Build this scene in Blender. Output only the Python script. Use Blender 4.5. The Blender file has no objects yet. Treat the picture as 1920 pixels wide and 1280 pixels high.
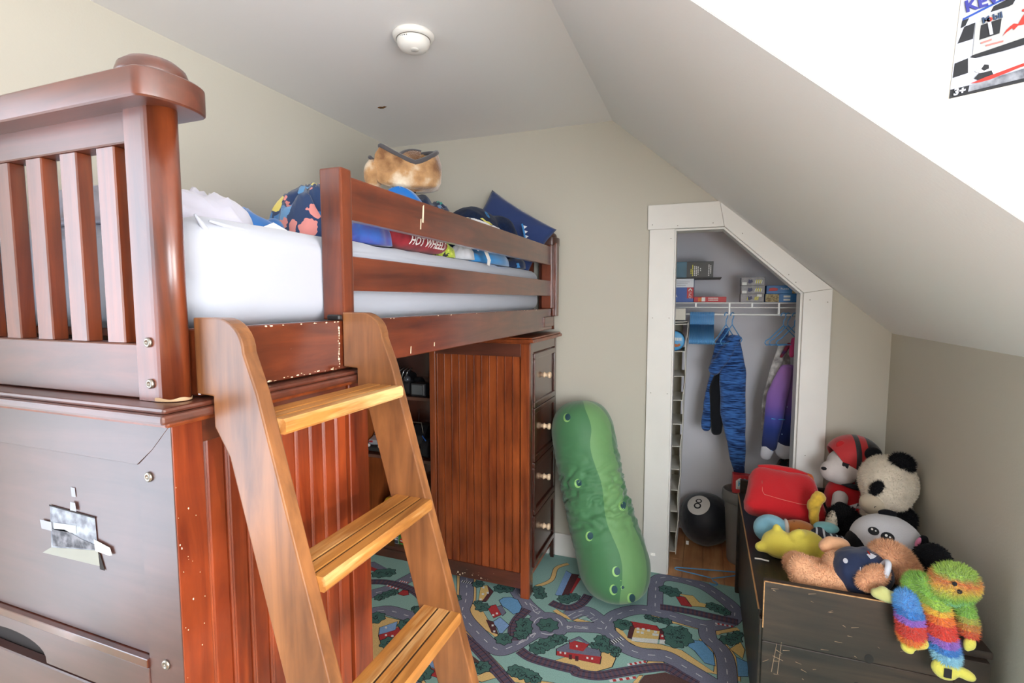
import bpy, bmesh, math, random
import numpy as np
from mathutils import Vector, Matrix, Euler, noise
from mathutils.bvhtree import BVHTree
from mathutils.geometry import tessellate_polygon

random.seed(7)
rng = np.random.default_rng(7)
scene = bpy.context.scene
col = scene.collection
PI = math.pi

# ---------------------------------------------------------------- camera
cam_data = bpy.data.cameras.new('camera')
cam_data.sensor_width = 36.0
cam_data.lens = 18.0
cam_data.clip_start = 0.02
cam = bpy.data.objects.new('camera', cam_data)
cam.location = (0, 0, 1.42)
cam.rotation_euler = (math.radians(90 - 4.645), 0, math.radians(20.494))
col.objects.link(cam)
scene.camera = cam

# ---------------------------------------------------------------- light
world = bpy.data.worlds.new('world')
scene.world = world
world.use_nodes = True
wn = world.node_tree.nodes
wn['Background'].inputs['Color'].default_value = (0.62, 0.78, 1.0, 1)
wn['Background'].inputs['Strength'].default_value = 1.0

def daylight(name, loc, rot, sx, sy, power, color):
    l = bpy.data.lights.new(name, 'AREA')
    l.shape = 'RECTANGLE'
    l.size, l.size_y, l.energy, l.color = sx, sy, power, color
    o = bpy.data.objects.new(name, l)
    o.location, o.rotation_euler = loc, rot
    col.objects.link(o)
    return o

# daylight entering by windows behind and beside the camera; left one added
daylight('daylight_dormer', (1.93, -0.28, 1.30), (0, math.radians(90), 0), 1.25, 1.15, 70, (1.0, 0.98, 0.95))
daylight('daylight_near', (0.95, -1.27, 1.35), (math.radians(90), 0, 0), 1.05, 1.25, 72, (0.90, 0.95, 1.0))
daylight('added_fill_left', (-1.89, -0.42, 1.20), (0, math.radians(-90), 0), 1.70, 1.20, 28, (0.76, 0.87, 1.0))  # added bluish fill: lifts ceiling and slope, puts sheen on the wood
sun_data = bpy.data.lights.new('sun', 'SUN')
sun_data.energy = 1.5
sun_data.angle = math.radians(2.0)
sun_data.color = (1.0, 0.86, 0.66)
sun = bpy.data.objects.new('sun', sun_data)
sun.rotation_euler = Vector((-1.0, 0.44, -0.25)).to_track_quat('-Z', 'Y').to_euler()
col.objects.link(sun)

scene.view_settings.view_transform = 'Standard'
scene.view_settings.look = 'None'
scene.view_settings.exposure = 0.52
scene.view_settings.gamma = 1.0
scene.view_settings.use_curve_mapping = False
scene.cycles.use_denoising = True
scene.cycles.max_bounces = 10
scene.cycles.diffuse_bounces = 6
scene.cycles.sample_clamp_indirect = 6.0

# ---------------------------------------------------------------- helpers
ROOT = {}

def lin(c):
    if isinstance(c, str):
        c = tuple(int(c[i:i + 2], 16) for i in (0, 2, 4))
    r = []
    for v in c[:3]:
        v /= 255.0
        r.append(v / 12.92 if v <= 0.04045 else ((v + 0.055) / 1.055) ** 2.4)
    return (*r, 1.0)

def props(o, label=None, cat=None, group=None, kind=None):
    if label: o['label'] = label
    if cat: o['category'] = cat
    if group: o['group'] = group
    if kind: o['kind'] = kind
    return o

def thing(name, label, cat, loc=(0, 0, 0), group=None, rot=(0, 0, 0), kind=None):
    o = bpy.data.objects.new(name, None)
    o.empty_display_size = 0.05
    o.location, o.rotation_euler = loc, rot
    col.objects.link(o)
    ROOT[o.name] = Matrix.LocRotScale(Vector(loc), Euler(rot), None)
    return props(o, label, cat, group, kind)

def root_of(o):
    while o.parent:
        o = o.parent
    return o

def add(name, me, mat, parent=None, loc=None, local=False, smooth=False):
    """Link a mesh given in world coordinates (or local=True: in its thing's coordinates)."""
    o = bpy.data.objects.new(name, me)
    col.objects.link(o)
    if mat is not None:
        for m in (mat if isinstance(mat, (list, tuple)) else [mat]):
            me.materials.append(m)
    if parent:
        o.parent = parent
        if not local:
            me.transform(ROOT[root_of(parent).name].inverted())
    else:
        loc = Vector(loc) if loc is not None else Vector((0, 0, 0))
        o.location = loc
        ROOT[o.name] = Matrix.Translation(loc)
        if not local:
            me.transform(Matrix.Translation(-loc))
    if smooth:
        me.polygons.foreach_set('use_smooth', [True] * len(me.polygons))
    me.update()
    return o

def from_bm(bm):
    me = bpy.data.meshes.new('mesh')
    bmesh.ops.recalc_face_normals(bm, faces=bm.faces[:])
    bm.to_mesh(me)
    bm.free()
    return me

def bm_box(bm, x0, x1, y0, y1, z0, z1, bev=0.0, seg=1, mtx=None):
    m = Matrix.Translation(((x0 + x1) / 2, (y0 + y1) / 2, (z0 + z1) / 2)) @ Matrix.Diagonal((abs(x1 - x0), abs(y1 - y0), abs(z1 - z0), 1))
    if mtx is not None:
        m = mtx @ m
    r = bmesh.ops.create_cube(bm, size=1, matrix=m)
    if bev > 0:
        es = list({e for v in r['verts'] for e in v.link_edges})
        bmesh.ops.bevel(bm, geom=es, offset=bev, segments=seg, affect='EDGES', profile=0.6, clamp_overlap=True)
    return bm

def box(name, mat, parent, x0, x1, y0, y1, z0, z1, bev=0.002, seg=1, loc=None, local=False, mtx=None):
    bm = bm_box(bmesh.new(), x0, x1, y0, y1, z0, z1, bev, seg, mtx)
    return add(name, from_bm(bm), mat, parent, loc, local)

AX = {'x': lambda u, v, a: (a, u, v), 'y': lambda u, v, a: (u, a, v), 'z': lambda u, v, a: (u, v, a)}

def bm_prism(bm, pts, axis, a, b, bev=0.0, seg=1):
    f = AX[axis]
    v0 = [bm.verts.new(f(u, v, a)) for u, v in pts]
    v1 = [bm.verts.new(f(u, v, b)) for u, v in pts]
    n = len(pts)
    fs = [bm.faces.new(v0), bm.faces.new(v1[::-1])]
    for i in range(n):
        bm.faces.new((v0[i], v1[i], v1[(i + 1) % n], v0[(i + 1) % n]))
    bmesh.ops.recalc_face_normals(bm, faces=bm.faces[:])
    if bev > 0:
        es = [e for e in bm.edges if e.calc_face_angle(0) > 0.5]
        bmesh.ops.bevel(bm, geom=es, offset=bev, segments=seg, affect='EDGES', profile=0.6, clamp_overlap=True)
    return bm

def prism(name, mat, parent, pts, axis, a, b, bev=0.0, seg=1, loc=None, local=False, mtx=None, soft=False):
    bm = bm_prism(bmesh.new(), pts, axis, a, b, bev, seg)
    if mtx is not None:
        bmesh.ops.transform(bm, matrix=mtx, verts=bm.verts[:])
    me = from_bm(bm)
    if soft:
        me.polygons.foreach_set('use_smooth', [True] * len(me.polygons))
        me.set_sharp_from_angle(angle=0.6)
    return add(name, me, mat, parent, loc, local)

def tube_mesh(path, rad, n=8, closed=False, cap=True):
    path = [Vector(p) for p in path]
    N = len(path)
    rad = list(rad) if isinstance(rad, (list, tuple, np.ndarray)) else [rad] * N
    vs, fs = [], []
    up = None
    for i, p in enumerate(path):
        a = path[(i - 1) % N] if (closed or i > 0) else p
        b = path[(i + 1) % N] if (closed or i < N - 1) else p
        t = (b - a).normalized()
        if up is None:
            up = t.orthogonal().normalized()
        up = (up - t * up.dot(t)).normalized()
        s = t.cross(up)
        for k in range(n):
            w = 2 * PI * k / n
            vs.append(p + (up * math.cos(w) + s * math.sin(w)) * rad[i])
    for i in range(N if closed else N - 1):
        j = (i + 1) % N
        for k in range(n):
            fs.append((i * n + k, i * n + (k + 1) % n, j * n + (k + 1) % n, j * n + k))
    if not closed and cap:
        fs.append(tuple(range(n))[::-1])
        fs.append(tuple((N - 1) * n + k for k in range(n)))
    me = bpy.data.meshes.new('mesh')
    me.from_pydata([tuple(v) for v in vs], [], fs)
    return me

def tube(name, mat, parent, path, rad, n=8, closed=False, loc=None, local=False, smooth=True):
    return add(name, tube_mesh(path, rad, n, closed), mat, parent, loc, local, smooth)

def lathe_mesh(prof, mtx=None, n=24, close=False):
    vs, fs = [], []
    for r, z in prof:
        for k in range(n):
            w = 2 * PI * k / n
            vs.append((r * math.cos(w), r * math.sin(w), z))
    for i in range(len(prof) - 1):
        for k in range(n):
            fs.append((i * n + k, i * n + (k + 1) % n, (i + 1) * n + (k + 1) % n, (i + 1) * n + k))
    fs.append(tuple(range(n))[::-1])
    fs.append(tuple((len(prof) - 1) * n + k for k in range(n)))
    me = bpy.data.meshes.new('mesh')
    me.from_pydata(vs, [], fs)
    if mtx is not None:
        me.transform(mtx)
    return me

def lathe(name, mat, parent, prof, mtx, n=24, loc=None, local=False, smooth=True):
    return add(name, lathe_mesh(prof, mtx, n), mat, parent, loc, local, smooth)

def frame(origin, x, y):
    """Matrix whose local x, y axes lie along the given directions."""
    x = Vector(x).normalized()
    z = x.cross(Vector(y)).normalized()
    y = z.cross(x)
    m = Matrix((x, y, z)).transposed().to_4x4()
    m.translation = Vector(origin)
    return m

def blob_mesh(prims, voxel=0.008, smooth=4, disp=0.0, dscale=12.0, seed=0.0):
    """prims: ('e', centre, radii[, euler]) ellipsoids, ('c', [(point, radius), ...]) tapered limbs; fused to one surface."""
    bm = bmesh.new()
    for p in prims:
        if p[0] == 'e':
            m = Matrix.LocRotScale(Vector(p[1]), Euler(p[3]) if len(p) > 3 else Euler((0, 0, 0)), Vector(p[2]))
            bmesh.ops.create_icosphere(bm, subdivisions=3, radius=1, matrix=m)
        else:
            ch = p[1]
            for (a, ra), (b, rb) in zip(ch[:-1], ch[1:]):
                a, b = Vector(a), Vector(b)
                k = max(2, int((b - a).length / (0.35 * max(0.004, min(ra, rb)))) + 1)
                for i in range(k + 1):
                    t = i / k
                    bmesh.ops.create_icosphere(bm, subdivisions=2, radius=ra + (rb - ra) * t, matrix=Matrix.Translation(a.lerp(b, t)))
    me = bpy.data.meshes.new('tmp')
    bm.to_mesh(me)
    bm.free()
    o = bpy.data.objects.new('tmp', me)
    col.objects.link(o)
    r = o.modifiers.new('r', 'REMESH')
    r.mode = 'VOXEL'
    r.voxel_size = voxel
    if smooth:
        s = o.modifiers.new('s', 'SMOOTH')
        s.factor, s.iterations = 0.5, smooth
    dg = bpy.context.evaluated_depsgraph_get()
    out = bpy.data.meshes.new_from_object(o.evaluated_get(dg))
    bpy.data.objects.remove(o)
    bpy.data.meshes.remove(me)
    if disp:
        wrinkle(out, disp, dscale, seed)
    return out

def wrinkle(me, disp, scale, seed=0.0, stretch=(1, 1, 1)):
    n = len(me.vertices)
    nor = [v.normal.copy() for v in me.vertices]
    for v, nn in zip(me.vertices, nor):
        q = Vector((v.co.x * stretch[0], v.co.y * stretch[1], v.co.z * stretch[2])) * scale + Vector((seed, seed * 2, 0))
        v.co += nn * disp * (noise.noise(q) + 0.5 * noise.noise(q * 2.1))
    me.update()

def blob(name, mat, parent, prims, voxel=0.008, smooth=4, disp=0.0, dscale=12.0, loc=None, local=False, seed=0.0):
    return add(name, blob_mesh(prims, voxel, smooth, disp, dscale, seed), mat, parent, loc, local, True)

def bvh_of(o):
    me = o.data
    return BVHTree.FromPolygons([v.co.copy() for v in me.vertices], [tuple(p.vertices) for p in me.polygons])

def decal(name, mat, parent, body, mtx, outline, lift=0.0012, rings=5, world=True):
    """A thin patch cut to an outline (in the xy plane of mtx) laid on the surface of body, along -z of mtx."""
    m = (ROOT[root_of(body).name].inverted() @ mtx) if world else mtx
    tree = bvh_of(body)
    d = -(m.to_3x3() @ Vector((0, 0, 1))).normalized()
    cx = sum(p[0] for p in outline) / len(outline)
    cy = sum(p[1] for p in outline) / len(outline)
    n = len(outline)
    vs, fs = [], []
    pts = [(cx, cy)]
    for r in range(1, rings + 1):
        t = r / rings
        pts += [(cx + (x - cx) * t, cy + (y - cy) * t) for x, y in outline]
    last = None
    for x, y in pts:
        q = m @ Vector((x, y, 0))
        hit, nn, idx, dist = tree.ray_cast(q, d, 1.0)
        if hit is None:
            hit, nn = (tree.find_nearest(q)[:2])
        vs.append(hit - d * lift * 0.3 + nn * lift)
    for k in range(n):
        fs.append((0, 1 + k, 1 + (k + 1) % n))
    for r in range(rings - 1):
        a, b = 1 + r * n, 1 + (r + 1) * n
        for k in range(n):
            fs.append((a + k, b + k, b + (k + 1) % n, a + (k + 1) % n))
    me = bpy.data.meshes.new('mesh')
    me.from_pydata([tuple(v) for v in vs], [], fs)
    return add(name, me, mat, parent, local=True, smooth=True)

def ell(a, b, n=20, cx=0, cy=0, rot=0.0):
    c, s = math.cos(rot), math.sin(rot)
    return [(cx + a * math.cos(2 * PI * k / n) * c - b * math.sin(2 * PI * k / n) * s,
             cy + a * math.cos(2 * PI * k / n) * s + b * math.sin(2 * PI * k / n) * c) for k in range(n)]

def fur(name, mat, parent, body, count, length, width=0.0016, seed=1, droop=0.4, mask=None):
    """Short plush pile: slim blades rooted on the surface of body, joined as one part."""
    me = body.data
    me.calc_loop_triangles()
    nt = len(me.loop_triangles)
    co = np.empty(len(me.vertices) * 3); me.vertices.foreach_get('co', co); co = co.reshape(-1, 3)
    no = np.empty(len(me.vertices) * 3); me.vertices.foreach_get('normal', no); no = no.reshape(-1, 3)
    tri = np.empty(nt * 3, dtype=np.int32); me.loop_triangles.foreach_get('vertices', tri); tri = tri.reshape(-1, 3)
    a, b, c = co[tri[:, 0]], co[tri[:, 1]], co[tri[:, 2]]
    area = np.linalg.norm(np.cross(b - a, c - a), axis=1)
    g = np.random.default_rng(seed)
    t = g.choice(nt, count, p=area / area.sum())
    u, v = g.random(count), g.random(count)
    sw = u + v > 1
    u[sw], v[sw] = 1 - u[sw], 1 - v[sw]
    w = 1 - u - v
    P = a[t] * w[:, None] + b[t] * u[:, None] + c[t] * v[:, None]
    N = no[tri[t, 0]]
    if mask is not None:
        k = mask(P)
        P, N = P[k], N[k]
    n = len(P)
    J = g.normal(0, droop, (n, 3))
    D = N + J
    D[:, 2] -= droop * 0.5
    D /= np.linalg.norm(D, axis=1)[:, None]
    S = np.cross(D, g.normal(0, 1, (n, 3)))
    S /= np.linalg.norm(S, axis=1)[:, None]
    L = length * (0.6 + 0.7 * g.random(n))[:, None]
    V = np.empty((n * 3, 3))
    V[0::3] = P - S * width - N * length * 0.1
    V[1::3] = P + S * width - N * length * 0.1
    V[2::3] = P + D * L
    V[:, 2] = np.maximum(V[:, 2], co[:, 2].min() + 0.0004)
    m2 = bpy.data.meshes.new('mesh')
    m2.vertices.add(n * 3); m2.vertices.foreach_set('co', V.ravel())
    m2.loops.add(n * 3); m2.loops.foreach_set('vertex_index', np.arange(n * 3, dtype=np.int32))
    m2.polygons.add(n); m2.polygons.foreach_set('loop_start', np.arange(0, n * 3, 3, dtype=np.int32))
    m2.update()
    o = add(name, m2, mat, parent, local=True)
    return props(o, kind='stuff')

def text_mesh(txt, size, mtx, extrude=0.0003, shear=0.0, bold=0.0, spacing=1.0):
    cu = bpy.data.curves.new('t', 'FONT')
    cu.body, cu.size, cu.align_x, cu.align_y = txt, size, 'CENTER', 'CENTER'
    cu.extrude, cu.shear, cu.offset, cu.space_character = extrude, shear, bold, spacing
    cu.resolution_u = 2
    o = bpy.data.objects.new('t', cu)
    col.objects.link(o)
    dg = bpy.context.evaluated_depsgraph_get()
    me = bpy.data.meshes.new_from_object(o.evaluated_get(dg))
    bpy.data.objects.remove(o)
    bpy.data.curves.remove(cu)
    me.materials.clear()
    me.transform(mtx)
    return me

def text(name, mat, parent, txt, size, mtx, local=False, **k):
    return add(name, text_mesh(txt, size, mtx, **k), mat, parent, local=local)

def flat(name, mat, parent, pts, mtx, local=False, loc=None, thick=0.0004):
    """A printed or stuck-on flat patch: outline in the xy plane of mtx."""
    bm = bm_prism(bmesh.new(), pts, 'z', 0, thick)
    bmesh.ops.transform(bm, matrix=mtx, verts=bm.verts[:])
    return add(name, from_bm(bm), mat, parent, loc, local)

def copy_tree(o, parent=None):
    c = o.copy()
    col.objects.link(c)
    c.parent = parent
    if o.name in ROOT:
        ROOT[c.name] = ROOT[o.name].copy()
    for ch in list(o.children):
        copy_tree(ch, c)
    return c

# ---------------------------------------------------------------- materials
MATS = {}

def mat(name, color, rough=0.6, spec=0.5, coat=0.0, coat_rough=0.1, sheen=0.0, var=0.0, vscale=8.0, bump=0.0, bscale=60.0,
        metal=0.0, emit=None, color2=None, stretch=(1, 1, 1), subsurf=0.0):
    if name in MATS:
        return MATS[name]
    m = bpy.data.materials.new(name)
    m.use_nodes = True
    nt = m.node_tree
    N, L = nt.nodes, nt.links
    b = N['Principled BSDF']
    b.inputs['Base Color'].default_value = lin(color)
    b.inputs['Roughness'].default_value = rough
    b.inputs['Specular IOR Level'].default_value = spec
    b.inputs['Coat Weight'].default_value = coat
    b.inputs['Coat Roughness'].default_value = coat_rough
    b.inputs['Sheen Weight'].default_value = sheen
    b.inputs['Metallic'].default_value = metal
    tc = N.new('ShaderNodeTexCoord')
    mp = N.new('ShaderNodeMapping')
    mp.inputs['Scale'].default_value = stretch
    L.new(tc.outputs['Object'], mp.inputs['Vector'])
    if var or color2:
        n = N.new('ShaderNodeTexNoise')
        n.inputs['Scale'].default_value = vscale
        n.inputs['Detail'].default_value = 5
        L.new(mp.outputs['Vector'], n.inputs['Vector'])
        r = N.new('ShaderNodeValToRGB')
        c = lin(color)
        if color2:
            r.color_ramp.elements[0].color = c
            r.color_ramp.elements[1].color = lin(color2)
            r.color_ramp.elements[0].position = 0.38
            r.color_ramp.elements[1].position = 0.62
        else:
            r.color_ramp.elements[0].color = (*[v * (1 - var) for v in c[:3]], 1)
            r.color_ramp.elements[1].color = (*[min(1, v * (1 + var)) for v in c[:3]], 1)
            r.color_ramp.elements[0].position = 0.3
            r.color_ramp.elements[1].position = 0.7
        L.new(n.outputs['Fac'], r.inputs['Fac'])
        L.new(r.outputs['Color'], b.inputs['Base Color'])
    if bump:
        n2 = N.new('ShaderNodeTexNoise')
        n2.inputs['Scale'].default_value = bscale
        n2.inputs['Detail'].default_value = 4
        L.new(mp.outputs['Vector'], n2.inputs['Vector'])
        bp = N.new('ShaderNodeBump')
        bp.inputs['Strength'].default_value = bump
        bp.inputs['Distance'].default_value = 0.004
        L.new(n2.outputs['Fac'], bp.inputs['Height'])
        L.new(bp.outputs['Normal'], b.inputs['Normal'])
    MATS[name] = m
    return m

def wood(name, dark, light, axis='z', rough=0.32, coat=0.35, coat_rough=0.18, grain=22.0, chips=0.0, chip_col='d9b98c', wear=None, wear_amt=0.5, spec=0.5, bump=0.05):
    """Stained timber: grain stretched along one axis, blotchy stain, optional worn patches and pale chips."""
    if name in MATS:
        return MATS[name]
    m = bpy.data.materials.new(name)
    m.use_nodes = True
    nt = m.node_tree
    N, L = nt.nodes, nt.links
    b = N['Principled BSDF']
    b.inputs['Roughness'].default_value = rough
    b.inputs['Coat Weight'].default_value = coat
    b.inputs['Coat Roughness'].default_value = coat_rough
    b.inputs['Specular IOR Level'].default_value = spec
    tc = N.new('ShaderNodeTexCoord')
    mp = N.new('ShaderNodeMapping')
    mp.inputs['Scale'].default_value = [0.09 if a == axis else 1.0 for a in 'xyz']
    L.new(tc.outputs['Object'], mp.inputs['Vector'])
    n = N.new('ShaderNodeTexNoise')
    n.inputs['Scale'].default_value = grain
    n.inputs['Detail'].default_value = 7
    n.inputs['Roughness'].default_value = 0.62
    n.inputs['Distortion'].default_value = 0.7
    L.new(mp.outputs['Vector'], n.inputs['Vector'])
    r = N.new('ShaderNodeValToRGB')
    r.color_ramp.elements[0].color = lin(dark)
    r.color_ramp.elements[1].color = lin(light)
    r.color_ramp.elements[0].position = 0.3
    r.color_ramp.elements[1].position = 0.72
    L.new(n.outputs['Fac'], r.inputs['Fac'])
    n2 = N.new('ShaderNodeTexNoise')
    n2.inputs['Scale'].default_value = 5.0
    n2.inputs['Detail'].default_value = 3
    L.new(tc.outputs['Object'], n2.inputs['Vector'])
    mr = N.new('ShaderNodeMapRange')
    mr.inputs['To Min'].default_value = 0.72
    mr.inputs['To Max'].default_value = 1.28
    mr.inputs['From Min'].default_value = 0.3
    mr.inputs['From Max'].default_value = 0.7
    L.new(n2.outputs['Fac'], mr.inputs['Value'])
    mx = N.new('ShaderNodeVectorMath')
    mx.operation = 'SCALE'
    L.new(r.outputs['Color'], mx.inputs[0])
    L.new(mr.outputs['Result'], mx.inputs['Scale'])
    out = mx.outputs['Vector']
    def mask(scale, lo, hi, vec):
        q = N.new('ShaderNodeTexNoise')
        q.inputs['Scale'].default_value = scale
        q.inputs['Detail'].default_value = 6
        q.inputs['Roughness'].default_value = 0.7
        L.new(vec, q.inputs['Vector'])
        k = N.new('ShaderNodeMapRange')
        k.inputs['From Min'].default_value = lo
        k.inputs['From Max'].default_value = hi
        L.new(q.outputs['Fac'], k.inputs['Value'])
        return k.outputs['Result']
    def blend(fac, colr, prev, amt=1.0):
        mm = N.new('ShaderNodeMix')
        mm.data_type = 'RGBA'
        f = fac
        if amt < 1:
            ml = N.new('ShaderNodeMath')
            ml.operation = 'MULTIPLY'
            ml.inputs[1].default_value = amt
            L.new(fac, ml.inputs[0])
            f = ml.outputs['Value']
        L.new(f, mm.inputs['Factor'])
        L.new(prev, mm.inputs['A'])
        mm.inputs['B'].default_value = lin(colr)
        return mm.outputs['Result']
    if wear:
        out = blend(mask(9, 0.5, 0.62, mp.outputs['Vector']), wear, out, wear_amt)
    if chips:
        out = blend(mask(95, 0.735 - chips, 0.755 - chips, tc.outputs['Object']), chip_col, out)
    L.new(out, b.inputs['Base Color'])
    if bump:
        bp = N.new('ShaderNodeBump')
        bp.inputs['Strength'].default_value = bump
        bp.inputs['Distance'].default_value = 0.003
        L.new(n.outputs['Fac'], bp.inputs['Height'])
        L.new(bp.outputs['Normal'], b.inputs['Normal'])
    MATS[name] = m
    return m

def ramp_mat(name, stops, axis='z', lo=0.0, hi=1.0, rough=0.9, sheen=0.4, const=True, jitter=0.0, bump=0.0, bscale=80.0):
    """Bands of dyed colour along one axis of the thing itself."""
    m = bpy.data.materials.new(name)
    m.use_nodes = True
    N, L = m.node_tree.nodes, m.node_tree.links
    b = N['Principled BSDF']
    b.inputs['Roughness'].default_value = rough
    b.inputs['Sheen Weight'].default_value = sheen
    tc = N.new('ShaderNodeTexCoord')
    sp = N.new('ShaderNodeSeparateXYZ')
    if jitter:
        nz = N.new('ShaderNodeTexNoise')
        nz.inputs['Scale'].default_value = 40
        L.new(tc.outputs['Object'], nz.inputs['Vector'])
        vm = N.new('ShaderNodeVectorMath')
        vm.operation = 'MULTIPLY_ADD'
        vm.inputs[1].default_value = (jitter,) * 3
        L.new(nz.outputs['Color'], vm.inputs[0])
        L.new(tc.outputs['Object'], vm.inputs[2])
        L.new(vm.outputs['Vector'], sp.inputs['Vector'])
    else:
        L.new(tc.outputs['Object'], sp.inputs['Vector'])
    mr = N.new('ShaderNodeMapRange')
    mr.inputs['From Min'].default_value = lo
    mr.inputs['From Max'].default_value = hi
    L.new(sp.outputs[axis.upper()], mr.inputs['Value'])
    r = N.new('ShaderNodeValToRGB')
    if const:
        r.color_ramp.interpolation = 'CONSTANT'
    els = r.color_ramp.elements
    while len(els) < len(stops):
        els.new(0.5)
    for e, (p, c) in zip(els, stops):
        e.position = p
        e.color = lin(c)
    L.new(mr.outputs['Result'], r.inputs['Fac'])
    L.new(r.outputs['Color'], b.inputs['Base Color'])
    if bump:
        n2 = N.new('ShaderNodeTexNoise')
        n2.inputs['Scale'].default_value = bscale
        L.new(tc.outputs['Object'], n2.inputs['Vector'])
        bp = N.new('ShaderNodeBump')
        bp.inputs['Strength'].default_value = bump
        bp.inputs['Distance'].default_value = 0.004
        L.new(n2.outputs['Fac'], bp.inputs['Height'])
        L.new(bp.outputs['Normal'], b.inputs['Normal'])
    return m

def print_mat(name, base, spots, scale=14.0, rough=0.85, sheen=0.2, thr=0.33):
    """Printed cloth: a base colour with scattered motifs in several colours."""
    m = bpy.data.materials.new(name)
    m.use_nodes = True
    N, L = m.node_tree.nodes, m.node_tree.links
    b = N['Principled BSDF']
    b.inputs['Roughness'].default_value = rough
    b.inputs['Sheen Weight'].default_value = sheen
    tc = N.new('ShaderNodeTexCoord')
    nz = N.new('ShaderNodeTexNoise')
    nz.inputs['Scale'].default_value = scale * 1.6
    L.new(tc.outputs['Object'], nz.inputs['Vector'])
    vm = N.new('ShaderNodeVectorMath')
    vm.operation = 'MULTIPLY_ADD'
    vm.inputs[1].default_value = (0.06,) * 3
    L.new(nz.outputs['Color'], vm.inputs[0])
    L.new(tc.outputs['Object'], vm.inputs[2])
    vo = N.new('ShaderNodeTexVoronoi')
    vo.inputs['Scale'].default_value = scale
    L.new(vm.outputs['Vector'], vo.inputs['Vector'])
    sp = N.new('ShaderNodeSeparateColor')
    L.new(vo.outputs['Color'], sp.inputs['Color'])
    r = N.new('ShaderNodeValToRGB')
    r.color_ramp.interpolation = 'CONSTANT'
    els = r.color_ramp.elements
    while len(els) < len(spots):
        els.new(0.5)
    for i, (e, c) in enumerate(zip(els, spots)):
        e.position = i / len(spots)
        e.color = lin(c)
    L.new(sp.outputs['Red'], r.inputs['Fac'])
    lt = N.new('ShaderNodeMath')
    lt.operation = 'LESS_THAN'
    lt.inputs[1].default_value = thr
    L.new(vo.outputs['Distance'], lt.inputs[0])
    mm = N.new('ShaderNodeMix')
    mm.data_type = 'RGBA'
    mm.inputs['A'].default_value = lin(base)
    L.new(lt.outputs['Value'], mm.inputs['Factor'])
    L.new(r.outputs['Color'], mm.inputs['B'])
    L.new(mm.outputs['Result'], b.inputs['Base Color'])
    return m

def glass_mat():
    m = bpy.data.materials.new('window_glass')
    m.use_nodes = True
    N, L = m.node_tree.nodes, m.node_tree.links
    N.remove(N['Principled BSDF'])
    t = N.new('ShaderNodeBsdfTransparent')
    g = N.new('ShaderNodeBsdfGlossy')
    g.inputs['Roughness'].default_value = 0.02
    x = N.new('ShaderNodeMixShader')
    x.inputs[0].default_value = 0.06
    L.new(t.outputs[0], x.inputs[1])
    L.new(g.outputs[0], x.inputs[2])
    L.new(x.outputs[0], N['Material Output'].inputs['Surface'])
    return m

WALL = mat('wall_paint', 'c7c2b5', 0.85, 0.3, bump=0.08, bscale=140)
WHITE_WALL = mat('white_paint', 'f1efee', 0.85, 0.3, bump=0.08, bscale=120)
CLOSET_WALL = mat('closet_paint', 'dcdadf', 0.85, 0.3, bump=0.08, bscale=120)
TRIM = mat('trim_gloss', 'ece9e4', 0.45, 0.5, var=0.02)
CHERRY_Z = wood('cherry_upright', '44190c', '7e3a1a', 'z', rough=0.36, coat=0.85, coat_rough=0.26, chips=0.0)
CHERRY_Y = wood('cherry_along_bed', '43180c', '743519', 'y', rough=0.30, coat=1.0, coat_rough=0.20, chips=0.03)
CHERRY_X = wood('cherry_across', '3c1a10', '663220', 'x', rough=0.40, coat=0.85, coat_rough=0.36)
BEAD = wood('cherry_beadboard', '5a1c0c', '93401b', 'z', rough=0.34, coat=0.45, coat_rough=0.2, grain=26, chips=0.012)
DRESS = wood('dresser_stain', '5c2410', '9a4c22', 'z', rough=0.36, coat=0.40, coat_rough=0.22, chips=0.008)
DARKCH = wood('dark_cherry', '34140c', '572415', 'z', rough=0.26, coat=1.0, coat_rough=0.12, spec=0.8)
LADDER = wood('ladder_timber', '5c371d', '8e5c33', 'z', rough=0.40, coat=0.75, coat_rough=0.34, grain=30)
TREAD = wood('ladder_tread', '84501f', 'b9803f', 'y', rough=0.5, coat=0.15, grain=34, wear='dcb982', wear_amt=0.7)
CHEST = wood('chest_board', '18110d', '3a2b20', 'x', rough=0.5, coat=0.15, grain=26, chips=0.0, chip_col='8a6844')
CHEST_TOP = wood('chest_top_board', '171210', '33271e', 'y', rough=0.5, coat=0.15, grain=40, chips=0.07, chip_col='7a5c3a')
CHEST_EDGE = wood('chest_worn_edge', '8a5f38', 'c59a68', 'y', rough=0.7, coat=0.0, grain=60)
OAK = wood('oak_laminate', 'b4764a', 'dba878', 'y', rough=0.35, coat=0.2, grain=14)
BLACK = mat('groove_black', '140907', 0.7)
STEEL = mat('bolt_steel', '9a948c', 0.35, metal=0.9)
KNOBW = mat('pale_wood_knob', 'e0c3a2', 0.5, var=0.08)
SHEET = mat('white_sheet', 'adb1bc', 0.9, 0.2, sheen=0.2, bump=0.15, bscale=9)

# ================================================================ the room
def prism_hole(name, mat_, parent, outer, inner, axis, a, b):
    """Wall slab with one rectangular opening. outer, inner: (u0, u1, v0, v1)."""
    bm = bmesh.new()
    f = AX[axis]
    def ring(r, t):
        u0, u1, v0, v1 = r
        return [bm.verts.new(f(u, v, t)) for u, v in ((u0, v0), (u1, v0), (u1, v1), (u0, v1))]
    oa, ia, ob, ib = ring(outer, a), ring(inner, a), ring(outer, b), ring(inner, b)
    for k in range(4):
        j = (k + 1) % 4
        bm.faces.new((oa[k], oa[j], ia[j], ia[k]))
        bm.faces.new((ob[k], ib[k], ib[j], ob[j]))
        bm.faces.new((oa[k], ob[k], ob[j], oa[j]))
        bm.faces.new((ia[k], ia[j], ib[j], ib[k]))
    return add(name, from_bm(bm), mat_, parent)

def struct(o):
    o['kind'] = 'structure'
    return o

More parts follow.
